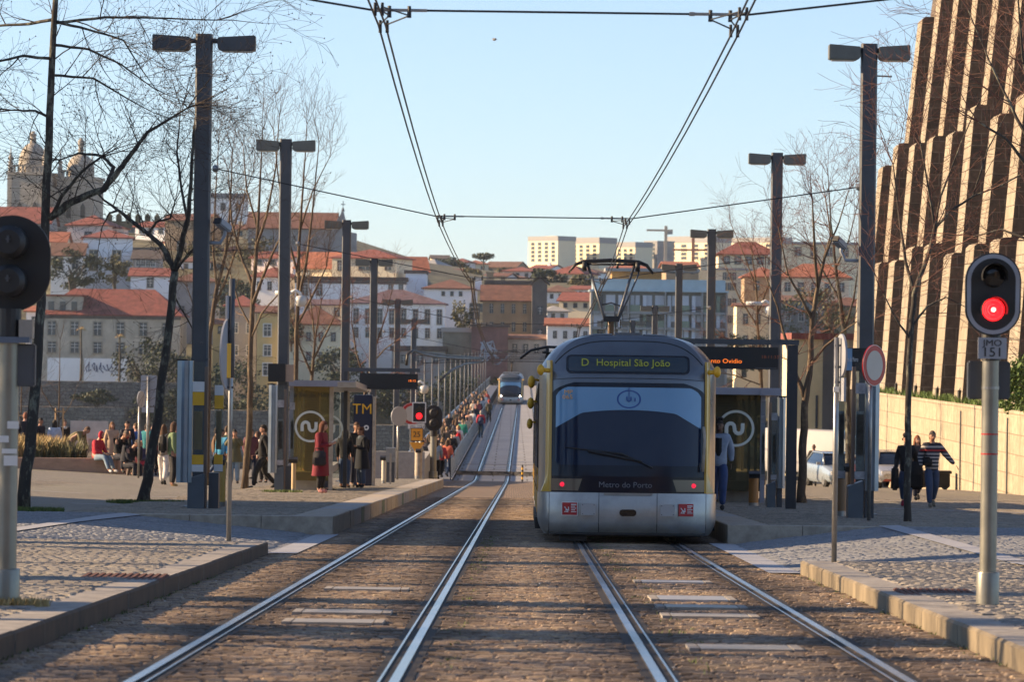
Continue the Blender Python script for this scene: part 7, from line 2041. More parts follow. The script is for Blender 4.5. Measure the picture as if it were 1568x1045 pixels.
# river wall terraces and greenery on the far bank, left
for (x0, x1, y0, y1, Y, lab) in ((20, 300, 583, 625, 578, 'upper rough stone terrace wall below the stained mansion'), (-30, 190, 622, 700, 570, 'lower pale rubble wall on the far bank, behind the plaza crowd'), (280, 480, 628, 700, 569, 'broad dark rubble wall on the far bank behind the left panels'), (470, 700, 650, 720, 566, 'low river wall on the far bank below the green slope')):
    pa, pb = P(x0, y0, Y), P(x1, y0, Y)
    e = empty('river_wall', ((pa.x + pb.x) / 2, Y, PZ((x0 + x1) / 2, y1, Y)), 0, lab, 'wall', 'stone walls on the far bank')
    MB().bbox(-(pb.x - pa.x) / 2, (pb.x - pa.x) / 2, 0, 4, -8, pa.z - e.location.z).build('stone', MT['stone_grey'], e)
k = 0
for (px, py, Y, r, lab, m_) in ((215, 560, 592, (5, 3, 5.0), 'large dark evergreen in front of the stained mansion', 'leaf_dark'), (110, 412, 648, (5.5, 3, 3.2), 'dark ivy covered trees below the white annex', 'leaf_dark'), (176, 415, 650, (3.2, 2.5, 2.6), 'yellowish green tree under the pale villa windows', 'leaf_olive'),
        (228, 428, 646, (4, 2, 2.0), 'low dark bushes beside the terracotta shed', 'leaf_dark'), (270, 575, 584, (5.5, 3, 4.2), 'dark green thicket on the far bank left of the panel', 'leaf_dark'), (250, 625, 574, (5, 2.5, 3.0), 'dark bush spilling over the rubble wall', 'leaf_dark'), (150, 610, 572, (3.5, 1.5, 1.2), 'ivy patch on the pale rubble wall', 'leaf_dark'),
        (706, 488, 615, (2.0, 1.8, 3.4), 'olive conifer in front of the white gabled house', 'leaf_olive'), (446, 505, 586, (1.8, 1.5, 2.8), 'dark round tree beside the tall yellow house', 'leaf_dark'), (345, 600, 577, (6, 3, 4.5), 'dark green slope trees behind the leaning sign pole', 'leaf_dark'), (430, 620, 574, (7, 3, 4.2), 'dark green trees behind the left shelter', 'leaf_dark'),
        (540, 610, 572, (7, 3, 3.6), 'dark green trees behind the ticket machine', 'leaf_dark'), (620, 606, 571, (7, 3, 3.4), 'dark green trees behind the square signal', 'leaf_dark'), (700, 600, 570, (6, 3, 3.2), 'dark green bank behind the crowded walkway', 'leaf_dark'), (520, 560, 582, (5, 3, 3.0), 'dark bushes below the beige house', 'leaf_dark'), (770, 590, 588, (3.4, 2, 2.5), 'dark bush beside the far tram', 'leaf_dark'),
        (685, 412, 1040, (6, 4, 3.4), 'dark green tree on the far skyline left of the pink house', 'leaf_dark'), (722, 428, 870, (4.2, 3, 2.6), 'round olive tree in the middle of the far hillside', 'leaf_olive'), (800, 425, 930, (7, 3, 3), 'olive trees left of the pale tower block', 'leaf_olive'), (840, 428, 780, (4, 3, 3), 'dark trees under the bright red hip roof', 'leaf_dark'),
        (890, 440, 760, (4, 3, 3), 'olive trees between the red roof and the flats', 'leaf_olive'), (1250, 480, 568, (5.5, 3, 4.5), 'olive brown trees in front of the right houses', 'leaf_olive'), (1290, 520, 566, (5, 3, 4.0), 'dark olive shrubs low in front of the right houses', 'leaf_olive'), (1140, 540, 566, (5, 3, 3), 'dark shrubs below the beige apartments', 'leaf_olive'), (360, 455, 610, (4, 3, 3.5), 'dark trees above the grey rendered house', 'leaf_dark'), (400, 395, 685, (6, 3, 3.5), 'dark trees below the church nave', 'leaf_olive'), (300, 400, 690, (6, 3, 3.5), 'olive trees beside the tan stone house', 'leaf_olive'), (245, 365, 740, (6, 3, 3.2), 'dark trees under the crenellated wall', 'leaf_dark')):
    k += 1
    bush(lab, px, py, Y, r, int(500 * r[0] * .9), .26 if Y < 700 else .36, MT[m_], 'trees and shrubs of the far bank', 22, 'leafy_tree', seed=40 + k)
# umbrella pine, two palms
e = empty('umbrella_pine', P(740, 412, 1090), 0, 'flat topped umbrella pine on the far skyline', 'tree')
mb = MB(); leaves(mb, (0, 0, 3.6), (3.4, 2.5, 1.0), 700, .35, random.Random(2)); mb.build('crown', MT['leaf_dark'], e, recalc=False)
MB().tube([(0, 0, -6), (.1, 0, 0), (0, 0, 3.2)], [.3, .25, .2], 7).tube([(0, 0, 1.6), (1.6, 0, 3.2)], .12, 6).tube([(0, 0, 1.8), (-1.6, 0, 3.2)], .12, 6).build('trunk', MT['bark_dark'], e)
for (px, py, pb_, Y, lab) in ((124, 505, 572, 590, 'thin palm in front of the stained mansion, left one'), (183, 516, 575, 589, 'thin palm in front of the stained mansion, right one')):
    p = P(px, py, Y); zb = PZ(px, pb_, Y)
    e = empty('palm_tree', (p.x, Y, zb), 0, lab, 'tree', 'thin palms of the far bank')
    MB().tube([(0, 0, -3), (.1, 0, 2), (0, 0, p.z - zb)], [.22, .17, .15], 7).build('trunk', MT['bark_dark'], e)
    mb = MB(); rnd = random.Random(6)
    for q_ in range(26):
        u = unit(rnd); u.z = abs(u.z) * .7 - .15
        c = Vector((0, 0, p.z - zb)); t1 = c + u * .7 + Vector((0, 0, .15)); t2 = c + u * 1.3 - Vector((0, 0, .1))
        s_ = u.cross(Vector((0, 0, 1))).normalized() * .13
        mb.add([c, t1 - s_, t1 + s_, t2], [(0, 1, 2), (1, 3, 2)])
    mb.build('fronds', MT['grass_dry'], e, recalc=False)

# ------------------------------------------------------------------ avenue behind the camera (seen only in reflections)
for k, (x, y, w_, d_, h, wl, lab) in enumerate(((-24, -30, 14, 22, 13, W_BEIGE, 'beige house on the avenue behind the viewer, near left'), (-25, -62, 16, 24, 16, W_GREY, 'grey house on the avenue behind the viewer, far left'), (24, -34, 16, 24, 15, W_TAN, 'tan house on the avenue behind the viewer, near right'), (25, -66, 16, 26, 17, W_CREAM, 'cream house on the avenue behind the viewer, far right'), (0, -125, 60, 14, 19, W_TAN, 'broad tan building closing the avenue behind the viewer'))):
    e = empty('house', (x, y, G(y)), 0, lab, 'house', 'houses behind the viewer')
    MB().bbox(-w_ / 2, w_ / 2, -d_ / 2, d_ / 2, -1, h).build('wall', wl, e)
    MB().bbox(-w_ / 2 - .3, w_ / 2 + .3, -d_ / 2 - .3, d_ / 2 + .3, h, h + .6).build('roof', RF['brown'], e)
    fm, pm_ = window_mesh(1.2, 1.9, FS, True, MT['pane'])
    for i in range(int(w_ / 3)):
        for j in range(int(h / 3.4)):
            ob = bpy.data.objects.new('window', fm); link(ob); ob.parent = e; ob.rotation_euler = (0, 0, PI); ob.location = (-w_ / 2 + 1.5 + 3 * i, d_ / 2 + .004, 2 + 3.3 * j)
            pn = bpy.data.objects.new('pane', pm_); link(pn); pn.parent = ob
for k in range(6):
    x = -9.5 if k % 2 else 9.5; y = -14 - 13 * (k // 2)
    e = empty('leafy_tree', (x, y, G(y)), 0, 'round leafy tree lining the avenue behind the viewer', 'tree', 'trees behind the viewer')
    mb = MB(); leaves(mb, (0, 0, 7), (3.6, 3.6, 3.6), 2600, .3, random.Random(k), clumps=30); mb.build('foliage', MT['leaf_dark'], e, recalc=False)
    MB().tube([(0, 0, 0), (0, 0, 5), (.2, 0, 8)], [.28, .2, .1], 8).build('trunk', B1, e)

# ------------------------------------------------------------------ unseen pavilion and cypresses added out of view to shade the street
e = empty('shadow_occluder', (-24, 67.5, plaza_l(-24, 67)), 0, 'added pavilion on the lawn left of the picture frame', 'occluder')
MB().bbox(-4, 4, -10.5, 10.5, -1, 11.2).build('wall', W_CREAM, e)
MB().bbox(-4.4, 4.4, -11, 11, 11.2, 11.7).build('roof', RF['red'], e)
for k in range(5): MB().bbox(4.0, 4.06, -9 + 4 * k, -7.4 + 4 * k, .2, 3.2).build('door', MT['shutter'], e)
for k, (x, y, h, r) in enumerate(((-13, 47.8, 9.5, .6), (-12.5, 35.2, 8, .55), (-14, 29.6, 8.5, .9))):
    e = empty('blocker', (x, y, plaza_l(x, y)), 0, 'added slim leafy cypress on the lawn left of the picture frame', 'tree', 'added cypresses outside the frame')
    mb = MB(); leaves(mb, (0, 0, h * .54), (r, r, h * .47), 2400, .16, random.Random(90 + k)); mb.build('foliage', MT['leaf_dark'], e, recalc=False)
    MB().tube([(0, 0, 0), (0, 0, h * .8)], [.14, .05], 7).build('trunk', B1, e)
# ------------------------------------------------------------------ people
_dg = lambda: bpy.context.evaluated_depsgraph_get()
def skin_eval(chains, sub=1):
    """chains: list of [(point, radius), ...]; points shared by value join up. Returns an evaluated mesh."""
    bm = bmesh.new(); ly = bm.verts.layers.skin.verify(); idx = {}
    first = None
    for ch in chains:
        prev = None
        for p, r in ch:
            key = tuple(round(c, 4) for c in p)
            if key not in idx:
                v = bm.verts.new(p); v[ly].radius = (r, r); idx[key] = v
                if first is None: v[ly].use_root = True; first = v
            v = idx[key]
            if prev is not None and prev is not v and not bm.edges.get((prev, v)): bm.edges.new((prev, v))
            prev = v
    me = bpy.data.meshes.new('t'); bm.to_mesh(me); bm.free()
    o = bpy.data.objects.new('t', me); link(o)
    o.modifiers.new('s', 'SKIN').use_smooth_shade = True
    m = o.modifiers.new('b', 'SUBSURF'); m.levels = sub; m.render_levels = sub
    out = bpy.data.meshes.new_from_object(o.evaluated_get(_dg()))
    bpy.data.objects.remove(o); bpy.data.meshes.remove(me)
    return out
def remesh(me, vox):
    o = bpy.data.objects.new('t', me); link(o)
    m = o.modifiers.new('r', 'REMESH'); m.mode = 'VOXEL'; m.voxel_size = vox; m.use_smooth_shade = True
    m2 = o.modifiers.new('s', 'SMOOTH'); m2.factor = .5; m2.iterations = 2
    out = bpy.data.meshes.new_from_object(o.evaluated_get(_dg()))
    bpy.data.objects.remove(o)
    return out
V = Vector
def joints(pose):
    J = dict(pel=V((0, 0, .95)), bel=V((0, 0, 1.10)), che=V((0, 0, 1.30)), nb=V((0, .005, 1.45)), nk=V((0, -.005, 1.53)), hd=V((0, -.02, 1.63)))
    for s, n in ((1, 'L'), (-1, 'R')):
        J['sh' + n] = V((s * .175, .005, 1.405)); J['el' + n] = V((s * .225, .03, 1.13)); J['wr' + n] = V((s * .235, -.05, .88))
        J['hi' + n] = V((s * .088, 0, .90)); J['kn' + n] = V((s * .095, -.02, .50)); J['an' + n] = V((s * .10, .03, .075)); J['to' + n] = V((s * .115, -.12, .03))
    if pose in ('walk', 'walk2', 'stride'):
        a = 1 if pose != 'walk2' else -1
        F, B = ('L', 'R') if a > 0 else ('R', 'L')
        s = .8 if pose != 'stride' else 1.1
        for n, k in ((F, -1), (B, 1)):
            x = J['hi' + n].x * 1.05
            if k < 0: J['kn' + n] = V((x, -.20 * s, .52)); J['an' + n] = V((x, -.26 * s, .085)); J['to' + n] = V((x * 1.1, -.26 * s - .15, .05))
            else: J['kn' + n] = V((x, .02, .50)); J['an' + n] = V((x, .30 * s, .16)); J['to' + n] = V((x * 1.1, .30 * s - .13, .03))
        for n, k in ((F, 1), (B, -1)):
            sx = 1 if n == 'L' else -1
            J['el' + n] = V((sx * .225, .10 if k > 0 else -.02, 1.14)); J['wr' + n] = V((sx * .23, .10 if k > 0 else -.22, .92))
    if pose == 'arms_out':
        J.update({k: v for k, v in joints('walk2').items() if k[:2] in ('kn', 'an', 'to')})
        J['elL'] = V((.36, .0, 1.17)); J['wrL'] = V((.53, -.05, .98)); J['elR'] = V((-.27, .05, 1.14)); J['wrR'] = V((-.24, -.08, .92))
    if pose == 'phone':
        for s, n in ((1, 'L'), (-1, 'R')): J['el' + n] = V((s * .215, -.02, 1.13)); J['wr' + n] = V((s * .07, -.25, 1.20))
        J['hd'] = V((0, -.05, 1.62)); J['nk'] = V((0, -.02, 1.53))
    if pose == 'camera':
        for s, n in ((1, 'L'), (-1, 'R')): J['el' + n] = V((s * .26, -.15, 1.25)); J['wr' + n] = V((s * .10, -.22, 1.50))
    if pose in ('sit', 'sit_lean'):
        for k in ('pel', 'bel', 'che', 'nb', 'nk', 'hd', 'shL', 'shR', 'hiL', 'hiR'): J[k] = J[k] - V((0, 0, .41))
        ln = .12 if pose == 'sit' else .30
        for k in ('bel', 'che', 'nb', 'nk', 'hd', 'shL', 'shR'):
            t = (J[k].z - .54) / .6; J[k] = J[k] + V((0, -ln * t * t - .0, -.10 * ln * t))
        for s, n in ((1, 'L'), (-1, 'R')):
            J['kn' + n] = V((s * .12, -.44, .50)); J['an' + n] = V((s * .13, -.62 if pose == 'sit' else -.42, .075)); J['to' + n] = J['an' + n] + V((s * .02, -.15, -.035))
            J['el' + n] = V((s * .23, J['sh' + n].y - .06, .74)); J['wr' + n] = V((s * .10, -.36, .62))
        if pose == 'sit_lean':
            J['wrL'] = J['hd'] + V((.05, -.12, -.04)); J['elL'] = V((.17, -.38, .66))
    if pose == 'bend':
        for k in ('bel', 'che', 'nb', 'nk', 'hd', 'shL', 'shR'):
            t = J[k].z - .95; a = R(58) * min(1, t / .25)
            J[k] = V((J[k].x, -math.sin(a) * t, .95 + math.cos(a) * t))
        for s, n in ((1, 'L'), (-1, 'R')): J['el' + n] = J['sh' + n] + V((s * .03, -.03, -.27)); J['wr' + n] = J['el' + n] + V((0, -.10, -.22))
    return J
def hand(J, n):
    w_, e = J['wr' + n], J['el' + n]
    d = (w_ - e).normalized(); s = 1 if n == 'L' else -1
    side = V((0, -1, 0)); side = (side - d * side.dot(d)).normalized(); nor = d.cross(side)
    palm = w_ + d * .055
    ch = [[(w_, .026), (palm, .030)]]
    for k, (o, l) in enumerate(((-.027, .058), (-.009, .070), (.009, .074), (.027, .066))):
        b = palm + side * -o + d * .025; m_ = b + d * l * .5 + nor * (.006 * s); t = b + d * l * .85 + nor * (.020 * s)
        ch.append([(palm, .030), (b, .0105), (m_, .0095), (t, .008)])
    tb = w_ + d * .03 + side * .034; ch.append([(palm, .030), (tb, .0115), (tb + d * .03 + side * .016, .010), (tb + d * .052 + side * .018, .0085)])
    return ch
def headbits(c, J):
    f = (J['hd'] - J['nb']); tilt = math.atan2(-(f.y), f.z) * .5
    rot = Matrix.Rotation(tilt, 3, 'X')
    return c, rot
_pcache = {}
def person_meshes(pose, hair):
    k = pose
    if k not in _pcache:
        J = joints(pose); k_ = 1.16
        tor = [(J['pel'], .125 * k_), (J['bel'], .112 * k_), (J['che'], .128 * k_), (J['nb'], .062 * k_), (J['nk'], .052 * k_), (J['hd'], .06)]
        ch = [tor]
        for n in 'LR':
            ch.append([(J['pel'], .1), (J['hi' + n], .092 * k_), (J['kn' + n], .060 * k_), (J['an' + n], .040 * k_), (J['to' + n], .032)])
            ch.append([(J['che'], .1), (J['sh' + n], .062 * k_), (J['el' + n], .043 * k_), (J['wr' + n], .028)])
            ch += hand(J, n)
        me = skin_eval(ch, 1)
        c, rot = headbits(J['hd'], J)
        mb = MB()
        rows = []
        N, M_ = 20, 16
        for i in range(M_ + 1):
            a = -PI / 2 + PI * i / M_; row = []
            for q in range(N):
                t = 2 * PI * q / N
                x, y, z = math.cos(a) * math.cos(t), math.cos(a) * math.sin(t), math.sin(a)
                sx = .074 * (1 - .22 * max(0, -z) ** 1.2); sy = .096 * (1 - .12 * max(0, -z))
                p = V((x * sx, y * sy - (.012 if z < -.3 else 0), z * .118))
                row.append(c + rot @ p)
            rows.append(row)
        mb.grid(rows, None, True)
        mb.tube([J['nb'] - V((0, 0, .06)), J['nb'], J['nk'], J['hd'] - V((0, 0, .02))], [.085, .066, .054, .05], 12)
        # nose, ears, brow ridge
        mb.tube([c + rot @ V((0, -.088, .025)), c + rot @ V((0, -.104, -.010)), c + rot @ V((0, -.110, -.022)), c + rot @ V((0, -.092, -.030))], [.009, .012, .014, .010], 6)
        for s in (-1, 1): mb.sphere(c + rot @ V((s * .075, .005, .0)), (.012, .022, .032), 8, 6)
        hm = mb.mesh('h', [bpy.data.materials[0]])
        bm = bmesh.new(); bm.from_mesh(me); bm.from_mesh(hm)
        bmesh.ops.remove_doubles(bm, verts=bm.verts, dist=1e-5); bmesh.ops.recalc_face_normals(bm, faces=bm.faces)
        j = bpy.data.meshes.new('person'); bm.to_mesh(j); bm.free()
        body = remesh(j, .0105)
        fb = MB()
        bm = bmesh.new(); bm.from_mesh(body)
        for f in bm.faces: f.material_index = 0; f.smooth = True
        ft = MB()
        for s in (-1, 1):
            ft.sphere(c + rot @ V((s * .030, -.086, .012)), (.013, .008, .009), 8, 6, 1)
            ft.box(c + rot @ V((s * .031, -.089, .034)), (.034, .012, .007), 0, 1, M=rot)
        ft.sphere(c + rot @ V((0, -.087, -.056)), (.024, .010, .007), 8, 5, 2)
        fm = ft.mesh('f', [bpy.data.materials[0]] * 3)
        nb0 = len(bm.faces); bm.from_mesh(fm)
        body2 = bpy.data.meshes.new('person'); bm.to_mesh(body2); bm.free()
        for i, p_ in enumerate(body2.polygons): p_.use_smooth = True
        top = skin_eval([[(J['pel'] - V((0, 0, .13)), .140 * k_), (J['pel'], .150 * k_), (J['bel'], .140 * k_), (J['che'], .152 * k_), (J['nb'], .085 * k_)]] +
                        [[(J['che'], .15), (J['sh' + n], .084 * k_), (J['el' + n], .062 * k_), (J['wr' + n].lerp(J['el' + n], .08), .048)] for n in 'LR'], 2)
        bot = skin_eval([[(J['bel'].lerp(J['pel'], .7), .130 * k_), (J['pel'], .138 * k_)]] + [[(J['pel'], .14), (J['hi' + n], .106 * k_), (J['kn' + n], .078 * k_), (J['an' + n].lerp(J['kn' + n], .05), .062)] for n in 'LR'], 2)
        sh = [skin_eval([[(J['an' + n], .050), (J['to' + n].lerp(J['an' + n], .6) - V((0, 0, .0)), .050), (J['to' + n], .042)]], 1) for n in 'LR']
        _pcache[k] = dict(J=J, body=body2, top=top, bot=bot, sh=sh, head=(c, rot))
    d = _pcache[k]
    hk = (pose, hair)
    if hk not in _pcache:
        c, rot = d['head']
        mb = MB(); rows = []
        N = 20
        grow_ = 1.10 if hair != 'bald' else 1.02
        for i in range(11):
            a = PI / 2 - PI * .74 * i / 10; row = []
            for q in range(N):
                t = 2 * PI * q / N
                x, y, z = math.cos(a) * math.cos(t), math.cos(a) * math.sin(t), math.sin(a)
                fr = max(0, -y)
                zz = z if not (y < .15) else max(z, .42 - .25 * (1 - fr))
                rr_ = math.sqrt(max(0, 1 - zz * zz)) / max(1e-4, math.sqrt(max(0, 1 - z * z))) if abs(z) < .999 else 1
                rr_ = min(rr_, 1.0)
                p = V((x * rr_ * .074 * grow_, y * rr_ * .096 * grow_ + .004, zz * .118 * grow_ + .004))
                row.append(c + rot @ p)
            rows.append(row)
        mb.grid(rows, None, True)
        if hair == 'long':
            rows = []
            for i in range(8):
                t_ = i / 7
                row = []
                for q in range(13):
                    a = R(-40) + R(260) * q / 12
                    rx = .088 + .02 * math.sin(t_ * PI); ry = .10 - .01 * t_
                    row.append(c + V((rx * math.cos(a), ry * math.sin(a) * (1 - .25 * t_) + .01 + .045 * t_, .05 - .36 * t_)))
                rows.append(row)
            mb.grid(rows)
        elif hair == 'curly':
            rnd = random.Random(3)
            for _ in range(34):
                u = unit(rnd)
                if u.y < -.35 and u.z < .4: continue
                mb.sphere(c + V((u.x * .095, u.y * .10 + .015, u.z * .10 + .05)), .036, 7, 5)
        elif hair == 'bun':
            mb.sphere(c + rot @ V((0, .09, .07)), .045, 10, 7)
        elif hair == 'tuft':
            for q in range(7): mb.sphere(c + V((-.05 + q * .017, -.03 + (q % 3) * .03, .135)), .035, 8, 6)
        _pcache[hk] = mb.mesh('hair', [bpy.data.materials[0]], True)
    return d, _pcache[hk]
_cloth = {}
def cloth(c, rough=.85):
    if isinstance(c, str): return MT[c]
    k = tuple(round(v, 3) for v in c)
    if k not in _cloth: _cloth[k] = mat('cloth %d' % len(_cloth), c, rough, 0, .18, 9, .3)
    return _cloth[k]
SK = {'light': (.42, .24, .17), 'tan': (.33, .17, .11), 'dark': (.09, .045, .03)}
MT['eye'] = mat('dark eyes', (.02, .015, .012), .3)
MT['lip'] = mat('lips', (.25, .07, .06), .5)
for k in SK: MT['skin_' + k] = mat('skin ' + k, SK[k], .55, 0, .06, 12)
def setmats(o, ms):
    while len(o.data.materials) < len(ms): o.data.materials.append(None)
    for i, m in enumerate(ms):
        o.material_slots[i].link = 'OBJECT'; o.material_slots[i].material = m
def person(label, x, y, z, h, rz, pose, top, bot, hair=(.02, .015, .012), style='short', skin='light', shoes=(.02, .02, .02), coat=None, hood=False, group=None, scarf=None, open_front=None):
    d, hm = person_meshes(pose, style)
    s = h / 1.75
    o = bpy.data.objects.new('person', d['body']); link(o)
    o.location = (x, y, z); o.rotation_euler = (0, 0, rz); o.scale = (s, s, s)
    tag(o, label, 'person', group)
    setmats(o, [MT['skin_' + skin], MT['eye'], MT['lip']])
    def part(nm, me, m):
        c = bpy.data.objects.new(nm, me); link(c); c.parent = o
        setmats(c, [m]); return c
    part('jacket' if coat is None else 'coat', d['top'], cloth(top))
    part('trousers', d['bot'], cloth(bot))
    for q in d['sh']: part('shoe', q, cloth(shoes))
    J = d['J']
    c, rot = d['head']
    if hood:
        mb = MB(); rows = []
        for i in range(9):
            t_ = i / 8; r = .125 * math.sin(R(35) + R(145) * t_) + .004
            rows.append([c + V((r * math.cos(2 * PI * q / 14) * .88, -.075 + .19 * t_, r * math.sin(2 * PI * q / 14) * 1.12 + .01)) for q in range(14)])
        mb.grid(rows, None, True)
        part('hood', mb.mesh('hood', [bpy.data.materials[0]], True), cloth(top))
    else:
        part('hair', hm, cloth(hair))
    if coat:
        mb = MB(); rows = []
        for i in range(9):
            t_ = i / 8; zz = 1.12 + (coat - 1.12) * t_
            rx, ry = .185 + .075 * t_, .155 + .055 * t_
            rows.append([V((rx * math.cos(2 * PI * q / 20) * (1 + .04 * math.sin(5 * 2 * PI * q / 20) * t_), J['pel'].y + ry * math.sin(2 * PI * q / 20) + .02 * t_, zz)) for q in range(20)])
        mb.grid(rows, None, True)
        part('coat_skirt', mb.mesh('coat_skirt', [bpy.data.materials[0]], True), cloth(top))
    if scarf:
        part('scarf', MB().lathe((0, -.01, 0), [(.10, 1.40), (.115, 1.44), (.09, 1.50), (.07, 1.49)], 14).mesh('scarf', [bpy.data.materials[0]], True), cloth(scarf))
    if open_front:
        part('shirt', MB().grid([[V((a * .062, -.150 - .020 * math.sin(PI * min(1, b * 1.3)) + .022 * a * a, 1.40 - .46 * b)) for a in (-1, -.5, 0, .5, 1)] for b in (0, .15, .33, .5, .66, .83, 1)]).mesh('shirt', [bpy.data.materials[0]], True), cloth(open_front))
    return o
def bag(name, label, p, size, rz, c, strap=True, group=None, cat=None):
    e = empty(name, p, rz, label, cat or name.replace('_', ' '), group)
    b = MB().box((0, 0, size[2] / 2), size, 0, None, .86).build('bag_body', cloth(c), e); bevel(b, min(size) * .25, 3)
    b.data.polygons.foreach_set('use_smooth', [True] * len(b.data.polygons))
    MB().box((0, -size[1] * .52, size[2] * .34), (size[0] * .7, size[1] * .14, size[2] * .4)).build('front_pocket', cloth([v * .8 for v in c]), e)
    if strap:
        MB().tube([(-size[0] * .3, size[1] * .4, size[2] * .9), (-size[0] * .28, size[1] * .9, size[2] * 1.15), (size[0] * .28, size[1] * .9, size[2] * 1.15), (size[0] * .3, size[1] * .4, size[2] * .9)], .014, 6).build('strap', cloth([v * .7 for v in c]), e, True)
    return e
BLK = (.006, .006, .008); NAVY = (.007, .010, .024); JEAN = (.045, .075, .14); LJEAN = (.20, .28, .36); MAR = (.15, .008, .02)
def at(px, Y): return PX(px, 700, Y)
# left platform
Y = 92.0; zp = lambda y: G(y) + .31
person('auburn haired woman in a long dark red coat looking at her phone', at(492, Y), Y, zp(Y), 1.73, R(72), 'phone', MAR, BLK, (.085, .026, .012), 'long', 'light', (.50, .22, .20), .42)
bag('handbag', 'dark handbag with a small white mark hanging at the red coated woman', (at(490, Y), Y - .30, zp(Y) + .66), (.34, .14, .36), R(5), (.02, .02, .026))
p_ = MB().box((0, 0, 0), (.075, .012, .15)).build('phone', MT['white']); p_.location = (at(492, Y) + .30, Y - .08, zp(Y) + 1.26); p_.rotation_euler = (R(50), 0, R(72)); tag(p_, 'pale phone held by the woman in the dark red coat', 'phone')
Y = 99.2
person('person in a grey green hoodie sitting on the shelter bench behind the glass', at(470, Y), Y, zp(Y) - .06, 1.74, R(70), 'sit', (.085, .095, .085), (.05, .06, .08), (.10, .05, .025), 'short', 'light')
Y = 105.5
person('black haired woman in black jacket and jeans, seen from behind by the shelter', at(528, Y), Y, zp(Y), 1.62, R(165), 'stand', BLK, JEAN, (.008, .007, .007), 'long', 'tan')
Y = 108.2
person('tall man in dark jacket standing behind the two women at the ticket machine', at(545, Y), Y, zp(Y), 1.82, R(30), 'stand', (.008, .010, .014), NAVY, (.06, .03, .018), 'short', 'tan', (.1, .08, .06))
Y = 106.0
person('woman in a long navy coat with hair tied up, facing left at the shelter end', at(554, Y), Y, zp(Y), 1.68, R(-60), 'phone', (.006, .008, .016), JEAN, (.07, .025, .014), 'bun', 'tan', BLK, .55, scarf=(.10, .12, .15))
# left plaza
def pl(label, px, Y, h, rz, pose, *a, dz=0, **k):
    x = at(px, Y); return person(label, x, Y, plaza_l(x, Y) + dz, h, rz, pose, *a, **k)
pl('woman in a green jacket with black backpack and long brown hair on the left plaza', 265, 103, 1.74, R(105), 'stand', (.14, .20, .10), (.016, .016, .018), (.07, .035, .02), 'long', 'tan', (.36, .24, .09))
Y = 103; bag('backpack', 'black backpack worn by the woman in the green jacket', (at(265, Y) - .27, Y - .08, plaza_l(at(265, Y), Y) + .92), (.30, .20, .48), R(-80), (.014, .014, .016))
pl('person in white trousers half hidden behind the green jacketed woman', 250, 105, 1.66, R(170), 'walk', (.24, .20, .16), (.62, .58, .55), (.08, .04, .02), 'long', 'light')
pl('person in a bright pink top behind the forked tree', 243, 128, 1.62, R(20), 'stand', (.55, .06, .12), NAVY, (.03, .02, .015), 'short', 'tan')
pl('person in a red pink top just right of the green jacketed woman', 271, 130, 1.66, R(-20), 'stand', (.52, .08, .12), NAVY, (.10, .05, .02), 'long', 'light')
zs_ = zt - .42
def seat(label, px, Y, rz, pose, *a, dz=0, h=1.74, **k):
    return person(label, at(px, Y), Y, PZ(95, 702, 125) - .44 + dz, h, rz, pose, *a, **k)
seat('person in a red hooded top and pale jeans sitting on the end of the planter', 148, 124.9, R(58), 'sit', (.42, .015, .035), LJEAN, hood=True, shoes=(.6, .6, .6))
seat('heavy person in black sitting hunched on the planter corner', 181, 124.6, R(40), 'sit_lean', BLK, NAVY, (.12, .09, .07), 'short', 'tan', h=1.86)
pl('person in a long black coat sitting low beside the hunched one', 196, 123.6, 1.80, R(50), 'sit_lean', (.012, .014, .024), (.010, .012, .022), (.03, .02, .015), 'short', 'tan', dz=-.18, coat=.62)
pl('child in a pink top sitting on the ground beside the black coats', 207, 124.2, 1.30, R(-15), 'sit', (.40, .14, .14), (.16, .12, .10), (.03, .02, .015), 'long', 'tan', dz=-.12)
pl('fair haired child in a dark purple top with red trousers near the thin sign pole', 218, 124.8, 1.50, R(-20), 'sit', (.06, .05, .10), (.35, .02, .06), (.36, .26, .14), 'short', 'light', dz=-.02)
pl('long haired woman in a beige patterned coat behind the seated black coats', 171, 133, 1.70, R(15), 'stand', (.40, .28, .19), (.12, .10, .08), (.14, .07, .03), 'long', 'light', coat=.6)
pl('man in navy jacket over a dark red shirt standing behind the seated group', 194, 131, 1.76, R(10), 'stand', NAVY, NAVY, (.02, .015, .012), 'short', 'tan', open_front=(.30, .02, .02))
pl('person in a bright blue jacket beside the thin dark pole', 208, 132, 1.70, R(-120), 'stand', (.03, .13, .45), (.03, .03, .05), (.10, .06, .03), 'short', 'light')
pl('man in olive jacket bending over at the stall', 108, 131, 1.80, R(75), 'bend', (.16, .14, .07), (.10, .04, .05), (.10, .06, .04), 'short', 'light')
pl('person in a light blue shirt behind the staked sapling', 83, 136, 1.66, R(-160), 'stand', (.36, .46, .62), (.10, .10, .13), (.02, .015, .012), 'long', 'tan')
pl('tall person in a dark navy coat at the left end behind the planter', 38, 135, 1.86, R(-170), 'stand', (.012, .014, .024), (.012, .014, .024), (.20, .08, .05), 'short', 'light', coat=.7)
pl('person in navy top and grey trousers right of the nearest left trunk', 61, 136, 1.70, R(60), 'stand', NAVY, (.20, .20, .24), (.02, .015, .012), 'short', 'tan')
pl('person in a sky blue jacket left of the leaning sign pole', 340, 126, 1.66, R(-30), 'stand', (.08, .34, .55), NAVY, (.02, .015, .012), 'short', 'tan')
pl('person in dark green jacket beside the sky blue one', 347, 127, 1.78, R(150), 'stand', (.015, .045, .03), NAVY, (.08, .05, .03), 'short', 'light')
